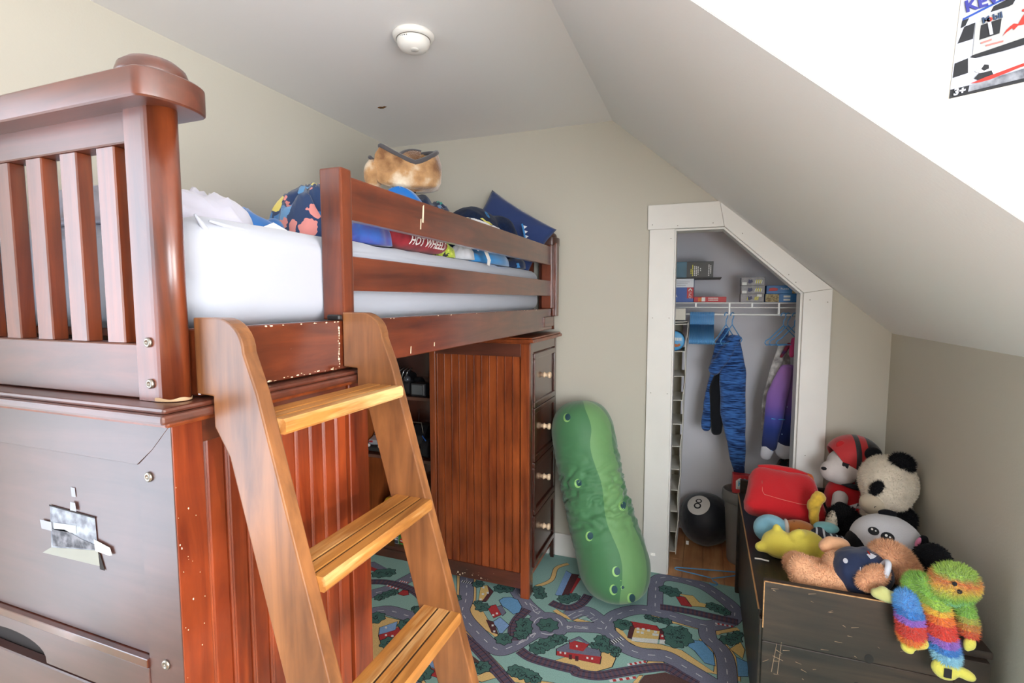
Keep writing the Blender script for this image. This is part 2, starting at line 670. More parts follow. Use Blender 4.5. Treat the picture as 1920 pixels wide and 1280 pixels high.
FARY, LEFTX, KNEEX, CEIL = 2.673, -1.76, 0.773, 2.32
SLK = (2.32 - 1.274) / (0.773 + 0.454)
def slope_z(x): return 2.32 - SLK * (x + 0.454)

flr = struct(box('floor', OAK, None, -1.86, 1.85, -1.2, 3.33, -0.07, -0.014, 0))
pm = None
for k in range(35):
    x0 = -1.80 + k * 0.102
    seams = [-1.15, -0.4 + 0.31 * (k % 3), 1.1 + 0.27 * (k % 4), 2.86 + 0.11 * ((k * 7) % 4), 3.30]
    for y0, y1 in zip(seams[:-1], seams[1:]):
        if y1 < 2.6: continue
        box('plank', OAK, flr, x0, x0 + 0.1005, max(y0, 1.1) + 0.0006, y1 - 0.0006, -0.013, 0.0, 0.0012)

struct(prism('ceiling', WHITE_WALL, None, [(-1.86, -1.2), (1.85, -1.2), (1.85, 1.06), (-0.45, 1.06), (-0.45, 2.76), (-1.86, 2.76)], 'z', CEIL, CEIL + 0.06))
sl = struct(prism('ceiling', WHITE_WALL, None, [(-0.457, CEIL), (0.86, slope_z(0.86)), (0.93, slope_z(0.86) + 0.06), (-0.40, CEIL + 0.06)], 'y', 1.0315, 2.76))
struct(prism_hole('wall_left', WALL, None, (-1.2, 2.76, -0.013, CEIL), (-1.02, 0.18, 0.34, 2.06), 'x', LEFTX - 0.1, LEFTX))
struct(prism('wall_far', WALL, None, [(-1.86, -0.013), (-0.145, -0.013), (-0.145, 1.766), (0.081, 1.766), (0.425, 1.453), (0.425, -0.013), (0.86, -0.013), (0.86, slope_z(0.86)), (-0.457, CEIL), (-1.86, CEIL)], 'y', FARY, FARY + 0.1))
struct(box('wall_right', WALL, None, KNEEX, KNEEX + 0.06, 1.06, FARY, -0.013, slope_z(KNEEX) + 0.0, 0))
struct(prism('wall_dormer', WALL, None, [(-0.445, CEIL), (1.85, CEIL), (1.85, -0.013), (KNEEX, -0.013), (KNEEX, slope_z(KNEEX)), (-0.445, slope_z(-0.445))], 'y', 1.03, 1.06))
struct(prism_hole('wall_dormer_end', WHITE_WALL, None, (-1.2, 1.03, -0.013, CEIL), (-0.88, 0.32, 0.72, 1.98), 'x', 1.75, 1.85))
struct(prism_hole('wall_near', WALL, None, (-1.76, 1.75, -0.013, CEIL), (0.41, 1.49, 0.75, 2.05), 'y', -1.2, -1.1))
GLASS = glass_mat()

def window(name, axis, a, u0, u1, v0, v1):
    w = struct(thing(name, None, None, AX[axis]((u0 + u1) / 2, v0, a)))
    t = 0.045
    def bx(nm, m, p, ua, ub, va, vb, d0, d1):
        q0, q1 = AX[axis](ua, va, a + d0), AX[axis](ub, vb, a + d1)
        return box(nm, m, p, q0[0], q1[0], q0[1], q1[1], q0[2], q1[2], 0.002)
    for nm, ua, ub, va, vb in (('window_frame', u0, u0 + t, v0, v1), ('window_frame', u1 - t, u1, v0, v1), ('window_frame', u0 + t, u1 - t, v0, v0 + t), ('window_frame', u0 + t, u1 - t, v1 - t, v1)):
        bx(nm, TRIM, w, ua, ub, va, vb, -0.03, 0.03)
    vm = (v0 + v1) / 2
    bx('meeting_rail', TRIM, w, u0 + t, u1 - t, vm - 0.02, vm + 0.02, -0.02, 0.02)
    um = (u0 + u1) / 2
    for va, vb in ((v0 + t, vm - 0.02), (vm + 0.02, v1 - t)):
        bx('muntin', TRIM, w, um - 0.01, um + 0.01, va, vb, -0.012, 0.012)
        for ua, ub in ((u0 + t, um - 0.01), (um + 0.01, u1 - t)):
            bx('pane', GLASS, w, ua, ub, va, vb, -0.002, 0.002)
    return w
window('window_1', 'x', 1.80, -0.88, 0.32, 0.72, 1.98)
window('added_window_left', 'x', -1.81, -1.02, 0.18, 0.34, 2.06)  # unseen window added and sized for the fill from the left
window('window_2', 'y', -1.15, 0.41, 1.49, 0.75, 2.05)

# closet shell
struct(box('wall_closet_back', CLOSET_WALL, None, -0.30, 0.90, 3.27, 3.33, -0.013, 2.05, 0))
struct(box('wall_closet_left', CLOSET_WALL, None, -0.30, -0.235, FARY + 0.1, 3.27, -0.013, 2.05, 0))
struct(box('wall_closet_right', CLOSET_WALL, None, 0.80, 0.86, FARY + 0.1, 3.27, -0.013, 1.4, 0))
struct(prism('ceiling', CLOSET_WALL, None, [(-0.30, 2.0), (-0.10, 2.0), (0.90, 2.0 - 0.853), (0.90, 2.12), (-0.30, 2.12)], 'y', FARY + 0.1, 3.33))

# door casing: four boards and a jamb lining
tr = struct(thing('trim_1', None, None, (0.14, FARY, 0)))
Y0, Y1 = FARY - 0.019, FARY + 0.001
for pts in ([(-0.262, 0), (-0.142, 0), (-0.142, 1.766), (-0.262, 1.766)],
            [(-0.272, 1.767), (0.080, 1.767), (0.057, 1.886), (-0.272, 1.886)],
            [(0.081, 1.767), (0.424, 1.452), (0.538, 1.470), (0.058, 1.886)],
            [(0.423, 0), (0.538, 0), (0.538, 1.469), (0.424, 1.451)]):
    prism('casing_board', TRIM, tr, pts, 'y', Y0, Y1, 0.0015)
J0, J1 = FARY, FARY + 0.105
for pts in ([(-0.146, 0), (-0.136, 0), (-0.136, 1.756), (-0.146, 1.766)], [(-0.136, 1.757), (0.078, 1.757), (0.081, 1.768), (-0.146, 1.768)],
            [(0.078, 1.757), (0.414, 1.449), (0.426, 1.454), (0.081, 1.768)], [(0.414, 0), (0.426, 0), (0.426, 1.453), (0.414, 1.448)]):
    prism('jamb_board', TRIM, tr, pts, 'y', J0, J1, 0.0)
nm_ = mat('nail_hole', '8d8378', 0.8)
for x, z in ((-0.25, 1.79), (-0.13, 1.78), (0.03, 1.785), (-0.16, 1.72), (-0.24, 1.33), (-0.16, 1.33), (-0.24, 0.95), (-0.16, 0.95), (0.16, 1.73), (0.36, 1.535), (0.39, 1.50), (0.45, 1.42), (0.52, 1.41), (0.46, 0.70), (0.50, 0.30)):
    lathe('nail_hole', nm_, tr, [(0.0022, 0), (0.0022, 0.0006)], Matrix.Translation((x, Y0, z)) @ Matrix.Rotation(PI / 2, 4, 'X'), 8)

def base_prof(): return [(0, 0), (-0.014, 0), (-0.014, 0.115), (-0.008, 0.13), (0, 0.13)]
bb = struct(box('baseboard_far', TRIM, None, -1.74, -0.264, FARY - 0.014, FARY, 0.0, 0.13, 0.003))
struct(box('baseboard_right', TRIM, None, 0.54, KNEEX - 0.014, FARY - 0.014, FARY, 0.0, 0.13, 0.003))

# blemishes on the ceiling
stm = mat('water_stain', '8a5a22', 0.8, color2='5c3a14', vscale=90)
spot = [(-0.022, -0.006), (-0.008, -0.010), (0.004, -0.004), (0.017, -0.009), (0.022, 0.001), (0.008, 0.006), (-0.004, 0.012), (-0.018, 0.008)]
o = prism('paint_chip', stm, None, [(x - 1.438, y + 2.112) for x, y in spot], 'z', CEIL - 0.002, CEIL, loc=(-1.438, 2.112, CEIL))
props(o, 'small brown chipped spot in the white flat ceiling', 'blemish')

# smoke detector on the flat ceiling
sd = thing('smoke_detector', 'round white smoke detector on the flat ceiling', 'smoke detector', (-0.953, 1.59, CEIL))
SDM = mat('detector_plastic', 'efece6', 0.4, 0.5)
T_ = Matrix.Translation((-0.953, 1.59, CEIL)) @ Matrix.Rotation(PI, 4, 'X')
lathe('mounting_plate', SDM, sd, [(0.070, 0.0), (0.0705, 0.006), (0.066, 0.016), (0.060, 0.018)], T_, 40)
cap_ = lathe('cover', SDM, sd, [(0.052, 0.016), (0.056, 0.020), (0.056, 0.024), (0.053, 0.036), (0.046, 0.046), (0.034, 0.053), (0.018, 0.056), (0.002, 0.0565)], T_, 40)
lathe('vent_gap', mat('detector_gap', '6b655d', 0.8), sd, [(0.0575, 0.0165), (0.0575, 0.0195)], T_, 40)
lathe('test_button', mat('detector_button', 'd8d5cf', 0.45), sd, [(0.013, 0.0535), (0.014, 0.057), (0.012, 0.059), (0.002, 0.0595)], T_ @ Matrix.Translation((0.012, 0.012, 0.0)), 20)
decal('label_strip', mat('detector_label', 'f7f5f0', 0.5), sd, cap_, frame((-0.96, 1.50, CEIL - 0.034), (1, 0.15, 0), (0, 0.1, -1)) , [(-0.030, -0.006), (-0.015, -0.006), (0, -0.006), (0.015, -0.006), (0.030, -0.006), (0.030, 0.006), (0.015, 0.006), (0, 0.006), (-0.015, 0.006), (-0.030, 0.006)], 0.0006, 2)
for k, x in enumerate((-0.018, -0.011, -0.004, 0.003, 0.010, 0.017)):
    decal('printed_mark', mat('detector_ink', '3a3632', 0.6), sd, cap_, frame((-0.96 + x, 1.50 + 0.15 * x, CEIL - 0.033), (1, 0.15, 0), (0, 0.1, -1)), ell(0.002, 0.003 if k % 2 else 0.002, 6), 0.0010, 1)

# ================================================================ rug
RUGZ = 0.008
BASEZ = 0.0095
rug_m = mat('rug_teal', '93b9b2', 0.95, 0.1, var=0.14, vscale=260, bump=0.5, bscale=500)
rug = box('road_map_rug', rug_m, None, -1.74, 0.768, 0.1, 2.655, 0.0, RUGZ, 0.002, loc=(-0.5, 1.4, 0))
props(rug, 'large play rug printed with a town map of roads, railways and houses', 'rug')
RUG_POLY=[('y',[(-330,2170),(-306,2148),(-256,2078),(-228,2066),(-129,2086),(-46,2080),(42,2017),(87,1986),(50,1983),(-44,2035),(-126,2056),(-208,2036),(-257,2059),(-307,2095)]),
 ('y',[(-960,1996),(-955,2068),(-913,2048),(-844,1973),(-775,1905),(-720,1889),(-736,1867),(-811,1907),(-886,1941)]),
 ('y',[(-1353,1807),(-1317,1846),(-1200,1848),(-1127,1835),(-1122,1662),(-1152,1566),(-1260,1680)]),
 ('y',[(-509,1842),(-363,1988),(-324,2017),(-288,1937),(-294,1885),(-350,1837),(-504,1822)]),
 ('y',[(-170,1950),(-161,1980),(-125,1991),(-100,1976)]),
 ('y',[(-207,1829),(-189,1876),(-176,1881),(-188,1836)]),
 ('y',[(-777,1639),(-731,1698),(-688,1679),(-732,1639)]),
 ('b',[(-1033,1695),(-997,1793),(-928,1804),(-778,1731),(-779,1693),(-895,1693)]),
 ('b',[(-182,1850),(-171,1883),(-97,1928),(-2,1905),(-1,1858),(-194,1786)]),
 ('w',[(-864,2139),(-853,2167),(-821,2183),(-784,2174),(-748,2128),(-745,2085),(-766,2064),(-798,2087),(-834,2105)]),
 ('w',[(-35,2125),(1,2159),(34,2165),(74,2105),(80,2031),(42,2035),(6,2093)]),
 ('r',[(-1247,1729),(-1202,1784),(-1203,1835),(-1158,1769),(-1184,1723),(-1224,1704)]),
 ('l',[(-1272,1773),(-1225,1835),(-1200,1780),(-1249,1732)]),
 ('h',[(-955,2105),(-994,2218),(-968,2238),(-921,2195),(-917,2119)]),
 ('n',[(-968,2238),(-918,2196),(-918,2110),(-937,2102),(-938,2188)]),
 ('r',[(-897,2072),(-866,2102),(-815,2042),(-838,2008)]),
 ('v',[(-854,2088),(-840,2107),(-801,2064),(-807,2035)]),
 ('l',[(-830,1978),(-812,2022),(-754,1982),(-766,1908),(-798,1950)]),
 ('n',[(-863,1982),(-826,1980),(-778,1912),(-809,1915)]),
 ('v',[(-1651,2218),(-1627,2233),(-1520,2196),(-1520,2167),(-1631,2189)]),
 ('r',[(-1633,2188),(-1523,2171),(-1540,2148),(-1610,2156)]),
 ('r',[(-1341,2018),(-1337,2054),(-1310,2059),(-1290,2032),(-1307,2016)]),
 ('r',[(-960,1638),(-889,1627),(-871,1598),(-944,1601)]),
 ('l',[(-970,1646),(-947,1700),(-897,1661),(-895,1631)]),
 ('v',[(-520,1909),(-487,1956),(-350,1966),(-346,1925),(-516,1897)]),
 ('r',[(-516,1897),(-343,1928),(-340,1883),(-510,1873)]),
 ('r',[(-485,1981),(-403,1984),(-416,1932),(-471,1927)]),
 ('v',[(-487,1973),(-452,2015),(-401,1987),(-413,1980),(-451,1997),(-477,1967)]),
 ('r',[(-263,2196),(-155,2204),(-135,2174),(-240,2157)]),
 ('h',[(-239,2156),(-137,2172),(-138,2114),(-242,2090)]),
 ('x',[(-242,2090),(-139,2114),(-140,2084),(-242,2065)]),
 ('n',[(-261,2083),(-262,2188),(-240,2157),(-242,2081)]),
 ('n',[(-136,2188),(-102,2201),(-85,2163),(-134,2156)]),
 ('r',[(-134,2155),(-85,2163),(-85,2131),(-132,2117)]),
 ('x',[(-132,2115),(-85,2130),(-85,2103),(-133,2087)]),
 ('r',[(-88,2472),(-47,2473),(-12,2405),(-58,2401)]),
 ('h',[(-77,2492),(-9,2499),(19,2453),(65,2448),(63,2425),(15,2416),(-12,2410),(-42,2475)]),
 ('l',[(-630,2279),(-635,2508),(-601,2488),(-599,2272)]),
 ('n',[(-601,2488),(-563,2491),(-569,2274),(-599,2272)]),
 ('r',[(-569,2468),(-546,2455),(-562,2267),(-577,2275)]),
 ('h',[(139,2155),(181,2216),(194,2170),(183,2113)]),
 ('w',[(160,2111),(200,2094),(195,2014),(161,2002)]),
 ('x',[(-233,2161),(-221,2164),(-219,2148),(-231,2146)]),
 ('x',[(-211,2166),(-199,2168),(-198,2153),(-210,2150)]),
 ('x',[(-189,2166),(-177,2169),(-176,2153),(-188,2151)]),
 ('x',[(-160,2166),(-148,2168),(-148,2153),(-160,2151)]),
 ('x',[(-230,2140),(-218,2142),(-217,2127),(-229,2125)]),
 ('x',[(-213,2140),(-201,2143),(-199,2128),(-211,2125)]),
 ('x',[(-165,2146),(-153,2148),(-152,2133),(-164,2130)]),
 ('x',[(-152,2148),(-140,2150),(-140,2135),(-152,2133)]),
 ('x',[(-129,2148),(-121,2150),(-120,2136),(-128,2135)]),
 ('x',[(-116,2150),(-108,2151),(-107,2138),(-115,2137)]),
 ('x',[(-101,2151),(-93,2153),(-93,2139),(-100,2138)]),
 ('x',[(-505,1898),(-498,1900),(-495,1888),(-502,1887)]),
 ('x',[(-486,1901),(-479,1902),(-476,1891),(-483,1889)]),
 ('x',[(-397,1906),(-390,1907),(-387,1896),(-395,1895)]),
 ('x',[(-378,1908),(-371,1910),(-369,1899),(-376,1897)]),
 ('x',[(-452,1958),(-445,1960),(-442,1948),(-449,1947)]),
 ('n',[(-466,1895),(-453,1897),(-447,1870),(-459,1868)]),
 ('n',[(-440,1895),(-427,1897),(-421,1870),(-434,1868)]),
 ('x',[(-1226,1743),(-1218,1746),(-1211,1736),(-1219,1732)]),
 ('x',[(-1197,1747),(-1189,1751),(-1182,1740),(-1191,1737)]),
 ('x',[(-1208,1813),(-1199,1817),(-1192,1806),(-1201,1803)]),
 ('x',[(-986,2219),(-976,2222),(-969,2208),(-979,2204)]),
 ('x',[(-965,2166),(-956,2170),(-949,2156),(-959,2152)]),
 ('x',[(-947,2183),(-937,2187),(-931,2172),(-941,2169)]),
 ('x',[(-957,2121),(-947,2125),(-941,2111),(-951,2108)]),
 ('x',[(-854,2030),(-845,2033),(-840,2021),(-849,2017)]),
 ('x',[(-843,2047),(-834,2050),(-829,2038),(-838,2034)]),
 ('x',[(-828,1961),(-819,1964),(-815,1953),(-823,1949)]),
 ('x',[(-806,1926),(-797,1929),(-793,1918),(-801,1915)]),
 ('x',[(-1256,1785),(-1247,1789),(-1240,1778),(-1248,1775)])]
RUG_ROAD=[[(-1144,2371),(-1055,2185),(-1012,2084),(-993,2010),(-944,1952),(-873,1899),(-781,1837),(-733,1824),(-695,1862),(-661,1926),(-625,1992)],
 [(-1399,1823),(-1372,1851),(-1313,1890),(-1214,1888),(-1123,1885),(-1037,1925),(-983,1988)],
 [(-1483,1936),(-1461,1973),(-1404,2044),(-1377,2127),(-1353,2201),(-1339,2299)],
 [(-835,2267),(-729,2153),(-634,2084)],
 [(-573,2033),(-480,2075),(-371,2101),(-315,2063),(-256,2015),(-183,2002),(-103,2019),(-42,1991),(53,1938),(106,1903)],
 [(-358,2106),(-338,2207),(-260,2287),(-178,2309),(-77,2297),(34,2283),(98,2307),(161,2378),(165,2463),(109,2541),(33,2609),(-68,2634),(-144,2626),(-182,2580),(-180,2471),(-170,2321)],
 [(51,2266),(59,2195),(99,2147),(120,2077),(122,1942)],
 [(-533,2135),(-462,2203),(-363,2134)],
 [(-1068,1616),(-1017,1573),(-968,1533),(-861,1466)]]
RUG_TRACK=[[(-977,1891),(-895,1838),(-827,1799),(-740,1739),(-645,1671),(-574,1615)],
 [(-658,1849),(-599,1824),(-491,1819),(-423,1820),(-417,1809),(-338,1818),(-266,1862),(-175,1920),(-99,1955),(-40,1929),(17,1902)],
 [(-699,1897),(-730,1968),(-735,2038),(-718,2121)],
 [(-1555,2050),(-1463,2084),(-1350,2084),(-1260,2058),(-1194,2016)],
 [(-633,2209),(-578,2194),(-535,2201),(-497,2251),(-479,2330)],
 [(-149,2354),(-11,2363),(181,2354)],
 [(-1678,2375),(-1573,2348),(-1475,2359)]]
RUG_STRIP=[[(-1148,2289),(-1026,2042),(-1029,2005)],
 [(-1064,2287),(-978,2097),(-961,2004)],
 [(-970,1918),(-804,1801),(-705,1733),(-636,1692),(-503,1713),(-423,1720)],
 [(-599,2160),(-542,2131),(-459,2122),(-393,2123),(-395,2154)],
 [(-203,2279),(-142,2261),(-62,2259),(21,2255)],
 [(179,2306),(101,2255),(88,2235)],
 [(28,2183),(74,2111),(88,2040),(85,1985)],
 [(112,2187),(148,2113),(158,2042),(156,1977)],
 [(-738,2313),(-684,2396),(-690,2518),(-642,2583)],
 [(-1036,1628),(-986,1585),(-930,1553)]]
RUG_BUSH=[(-743,1891,35),(-698,2019,35),(-684,1977,35),(-686,1942,30),(-1330,1824,40),(-1179,1832,35),(-1180,1702,35),(-1532,2145,40),(-1498,2164,40),(-1406,1965,25),(-1390,1995,25),(-1371,2021,25),(-1163,1933,30),(-1200,1946,18),(-892,2235,35),(-861,2245,30),(-917,2063,32),(-949,2084,20),(-1014,2231,28),(-1068,2082,30),(-696,2249,30),(-719,2290,30),(-962,1600,40),(-779,1693,30),(-759,1710,30),(-634,1734,30),(-603,1731,30),(-570,1725,30),(-548,1722,20),(-592,1887,35),(-570,1920,35),(-546,1950,30),(-520,1975,25),(-1697,2361,30),(-294,2160,35),(-273,2172,20),(-131,2509,35),(-106,2499,40),(79,2440,30),(106,2428,30),(128,2415,25),(-357,2026,30),(-377,1984,20),(-336,1985,30),(-315,1986,25),(-292,1988,18),(-294,1961,16),(-191,2254,18),(-164,2248,18),(-114,2251,22),(-137,2251,18),(133,2208,30),(158,2232,30),(176,2268,20),(-575,2258,35),(-542,2289,30),(-80,2180,45),(-53,2160,50),(-73,2125,40),(-51,2205,30),(-535,1966,30)]
RUG_ROUND=(-597,2044)
RC = {'y': 'e2c083', 'b': '5d4644', 'w': '6fa3cf', 'r': 'b23f42', 'l': '86a9d6', 'h': 'e0c07c', 'n': '5d3a3e', 'v': '76788c', 'x': 'dfe0de'}
def rmat(n, c): return mat('rug_' + n, c, 0.95, 0.1, var=0.16, vscale=260, bump=0.5, bscale=500)
R_INK = rmat('ink', '28262e')
def rug_poly_mesh(polys, z):
    vs, fs = [], []
    for i, p in enumerate(polys):
        b0 = len(vs)
        zz = z + 6e-5 * i / len(polys)
        vs += [(x, y, zz) for x, y in p]
        for t in tessellate_polygon([[Vector((x, y, 0)) for x, y in p]]):
            fs.append(tuple(b0 + i for i in t))
    me = bpy.data.meshes.new('mesh')
    me.from_pydata(vs, [], fs)
    for f in me.polygons:
        if f.normal.z < 0: f.flip()
    return me
def clip_rug(p):
    return [(min(0.765, max(-1.735, x)), min(2.652, max(0.11, y))) for x, y in p]
def spline(p, step=0.012):
    p = [Vector((a / 1000, b / 1000)) for a, b in p]
    out = []
    for i in range(len(p) - 1):
        a, b, c, d = p[max(0, i - 1)], p[i], p[i + 1], p[min(len(p) - 1, i + 2)]
        n = max(2, int((c - b).length / step))
        for k in range(n):
            t = k / n
            out.append(0.5 * ((2 * b) + (c - a) * t + (2 * a - 5 * b + 4 * c - d) * t * t + (3 * b - a - 3 * c + d) * t ** 3))
    out.append(p[-1])
    return out
def offset_line(pts, w0, w1):
    L_, R_ = [], []
    for i, p in enumerate(pts):
        t = (pts[min(i + 1, len(pts) - 1)] - pts[max(i - 1, 0)])
        t.normalize()
        nrm = Vector((-t.y, t.x))
        L_.append(p + nrm * w0)
        R_.append(p + nrm * w1)
    return L_, R_
def quads(pts, w0, w1, sel=None):
    L_, R_ = offset_line(pts, w0, w1)
    return [clip_rug([L_[i][:], L_[i + 1][:], R_[i + 1][:], R_[i][:]]) for i in range(len(pts) - 1) if sel is None or sel(i)]
def inside(p): return -1.735 < p.x < 0.765 and 0.12 < p.y < 2.65
def rug_layer(name, polys, m, z):
    polys = [p for p in polys if max(q[0] for q in p) - min(q[0] for q in p) > 1e-4 and max(q[1] for q in p) - min(q[1] for q in p) > 1e-4]
    return props(add(name, rug_poly_mesh(polys, RUGZ + z * 0.00008), m, rug), kind='stuff')
def grow(p, d):
    c = Vector((sum(a for a, _ in p) / len(p), sum(b for _, b in p) / len(p)))
    return [tuple(Vector(q) + (Vector(q) - c).normalized() * d) for q in p]
def ml(p): return [(a / 1000, b / 1000) for a, b in p]
roads = [spline(p) for p in RUG_ROAD]
tracks = [spline(p, 0.009) for p in RUG_TRACK]
strips = [spline(p) for p in RUG_STRIP]
rc = Vector((RUG_ROUND[0] / 1000, RUG_ROUND[1] / 1000))
yel = [ml(p) for c, p in RUG_POLY if c == 'y']
rug_layer('printed_outline', [clip_rug(grow(p, 0.004)) for p in yel] + [q for s in strips for q in quads(s, 0.013, -0.013)], R_INK, 1)
rug_layer('printed_verge', [clip_rug(p) for p in yel] + [q for s in strips for q in quads(s, 0.0105, -0.0105)], rmat('sand', RC['y']), 2)
rug_layer('printed_outline', [q for s in roads for q in quads(s, 0.0365, -0.0365)] + [[tuple(rc + Vector((math.cos(a), math.sin(a))) * 0.0935) for a in np.linspace(0, 2 * PI, 40, endpoint=False)]], R_INK, 3)
rug_layer('printed_road', [q for s in roads for q in quads(s, 0.034, -0.034)] + [[tuple(rc + Vector((math.cos(a), math.sin(a))) * 0.091) for a in np.linspace(0, 2 * PI, 40, endpoint=False)]], rmat('road', '7c7e92'), 4)
dash = [q for s in roads for q in quads(s, 0.0016, -0.0016, lambda i: i % 5 < 2)]
for a0 in (0.3, 2.4, 4.5):
    arc = [rc + Vector((math.cos(a), math.sin(a))) * 0.062 for a in np.linspace(a0, a0 + 0.9, 8)]
    dash += quads(arc, 0.002, -0.002)
def crossing(c, d, n=5, w=0.058, l=0.022):
    c, d = Vector(c), Vector(d).normalized()
    nn = Vector((-d.y, d.x))
    wh, bk = [], []
    for k in range(2 * n):
        a = -w / 2 + k * w / (2 * n)
        b = a + w / (2 * n)
        (wh if k % 2 else bk).append([tuple(c + nn * u + d * v) for u, v in ((a, -l / 2), (b, -l / 2), (b, l / 2), (a, l / 2))])
    return wh, bk
for a, b in (((-533, 2135), (-505, 2178)), ((-507, 2128), (-475, 2173)), ((-479, 2130), (-446, 2172)), ((-451, 2129), (-421, 2168)), ((-427, 2130), (-401, 2164))):
    dash += quads([Vector(a) / 1000, Vector(b) / 1000], 0.0012, -0.0012)
for t in (((-723, 2169), (-688, 2124), (-672, 2139)), ((-673, 2112), (-657, 2126), (-661, 2104)), ((-681, 1875), (-650, 1922), (-650, 1937)), ((-648, 1945), (-629, 1975), (-633, 1943)), ((-517, 2069), (-511, 2048), (-497, 2065)), ((-486, 2081), (-426, 2080), (-483, 2066))):
    t = [Vector(q) / 1000 for q in t]
    for a, b in zip(t, t[1:] + t[:1]): dash += quads([a, b], 0.0011, -0.0011)
bar_w, bar_r = [], []
for a, b in (((-238, 1918), (-173, 1961)), ((-289, 1808), (-199, 1861)), ((86, 2312), (158, 2314)), ((-1436, 2063), (-1362, 2055)), ((-1397, 2119), (-1348, 2121))):
    a, b = Vector(a) / 1000, Vector(b) / 1000
    for k in range(8):
        (bar_r if k % 2 else bar_w).extend(quads([a.lerp(b, k / 8), a.lerp(b, (k + 1) / 8)], 0.006, -0.006))
w1, b1 = crossing((-1.075, 2.229), (0, 1))
w2, b2 = crossing((-0.300, 2.047), (0.6, -0.5))
rug_layer('printed_road_marking', dash + w1 + w2, rmat('white', 'd9dae0'), 5)
rug_layer('printed_crossing', b1 + b2, R_INK, 5)
rug_layer('printed_track_bed', [q for s in tracks for q in quads(s, 0.024, -0.024)], rmat('ballast', '555064'), 6)
slp, rl = [], []
for s in tracks:
    slp += quads(s, 0.020, -0.020, lambda i: i % 2 == 0)
    rl += quads(s, 0.014, 0.0115) + quads(s, -0.0115, -0.014)
rug_layer('printed_sleeper', slp, rmat('sleeper', '6d5560'), 7)
rug_layer('printed_rail', rl, rmat('rail', '3a2a30'), 8)
rug_layer('printed_barrier', bar_w, rmat('white', 'd9dae0'), 9)
rug_layer('printed_barrier', bar_r, rmat('brick_red', RC['r']), 9)
fields = [ml(p) for c, p in RUG_POLY if c == 'b']
rug_layer('printed_field', [clip_rug(p) for p in fields], rmat('soil', RC['b']), 9)
oth = [(c, ml(p)) for c, p in RUG_POLY if c not in 'yb']
big = [p for c, p in oth if c != 'x' and not (c == 'n' and max(q[0] for q in p) - min(q[0] for q in p) < 0.02)]
rug_layer('printed_outline', [clip_rug(grow(p, 0.0035)) for p in big], R_INK, 10)
for c, nm in (('w', 'pond'), ('r', 'brick_red'), ('l', 'sky_roof'), ('h', 'ochre'), ('v', 'slate'), ('n', 'brown'), ('x', 'pale')):
    ps = [clip_rug(p) for cc, p in oth if cc == c]
    rug_layer('printed_' + ('pond' if c == 'w' else 'house'), ps, rmat(nm, RC[c]), 11 if c in 'wrhlv' else 12)
bo, bi, bl = [], [], []
for x, y, r in RUG_BUSH + [(RUG_ROUND[0], RUG_ROUND[1], 44)]:
    x, y, r = x / 1000, y / 1000, r / 1000
    ph = random.random() * 6
    rr = lambda a: r * (1 + 0.13 * math.cos(7 * a + ph))
    bo.append(clip_rug([(x + (rr(a) + 0.003) * math.cos(a), y + (rr(a) + 0.003) * math.sin(a)) for a in np.linspace(0, 2 * PI, 28, endpoint=False)]))
    bi.append(clip_rug([(x + rr(a) * math.cos(a), y + rr(a) * math.sin(a)) for a in np.linspace(0, 2 * PI, 28, endpoint=False)]))
    for k in range(int(5 + r * 120)):
        a0, d0 = random.random() * 6.28, random.random() * r * 0.75
        c0 = Vector((x + d0 * math.cos(a0), y + d0 * math.sin(a0)))
        arc = [c0 + Vector((math.cos(t), math.sin(t))) * 0.008 for t in np.linspace(a0, a0 + 2.6, 5)]
        bl += quads(arc, 0.001, -0.001)
rug_layer('printed_outline', bo, R_INK, 13)
rug_layer('printed_bush', bi, rmat('bush', '4d706a'), 14)
rug_layer('printed_leaf_line', bl, R_INK, 15)

# ================================================================ loft bed
def post_prof(x_in, x_out, y0, y1, rnd):
    """Square post whose outer face is a soft half round (towards +x when rnd > 0)."""
    pts = [(x_in, y0), (x_out - 0.035, y0)]
    for k in range(1, 18):
        a = -PI / 2 + PI * k / 18
        pts.append((x_out - 0.035 + 0.035 * math.cos(a), (y0 + y1) / 2 + (y1 - y0) / 2 * math.sin(a)))
    pts += [(x_out - 0.035, y1), (x_in, y1)]
    return pts

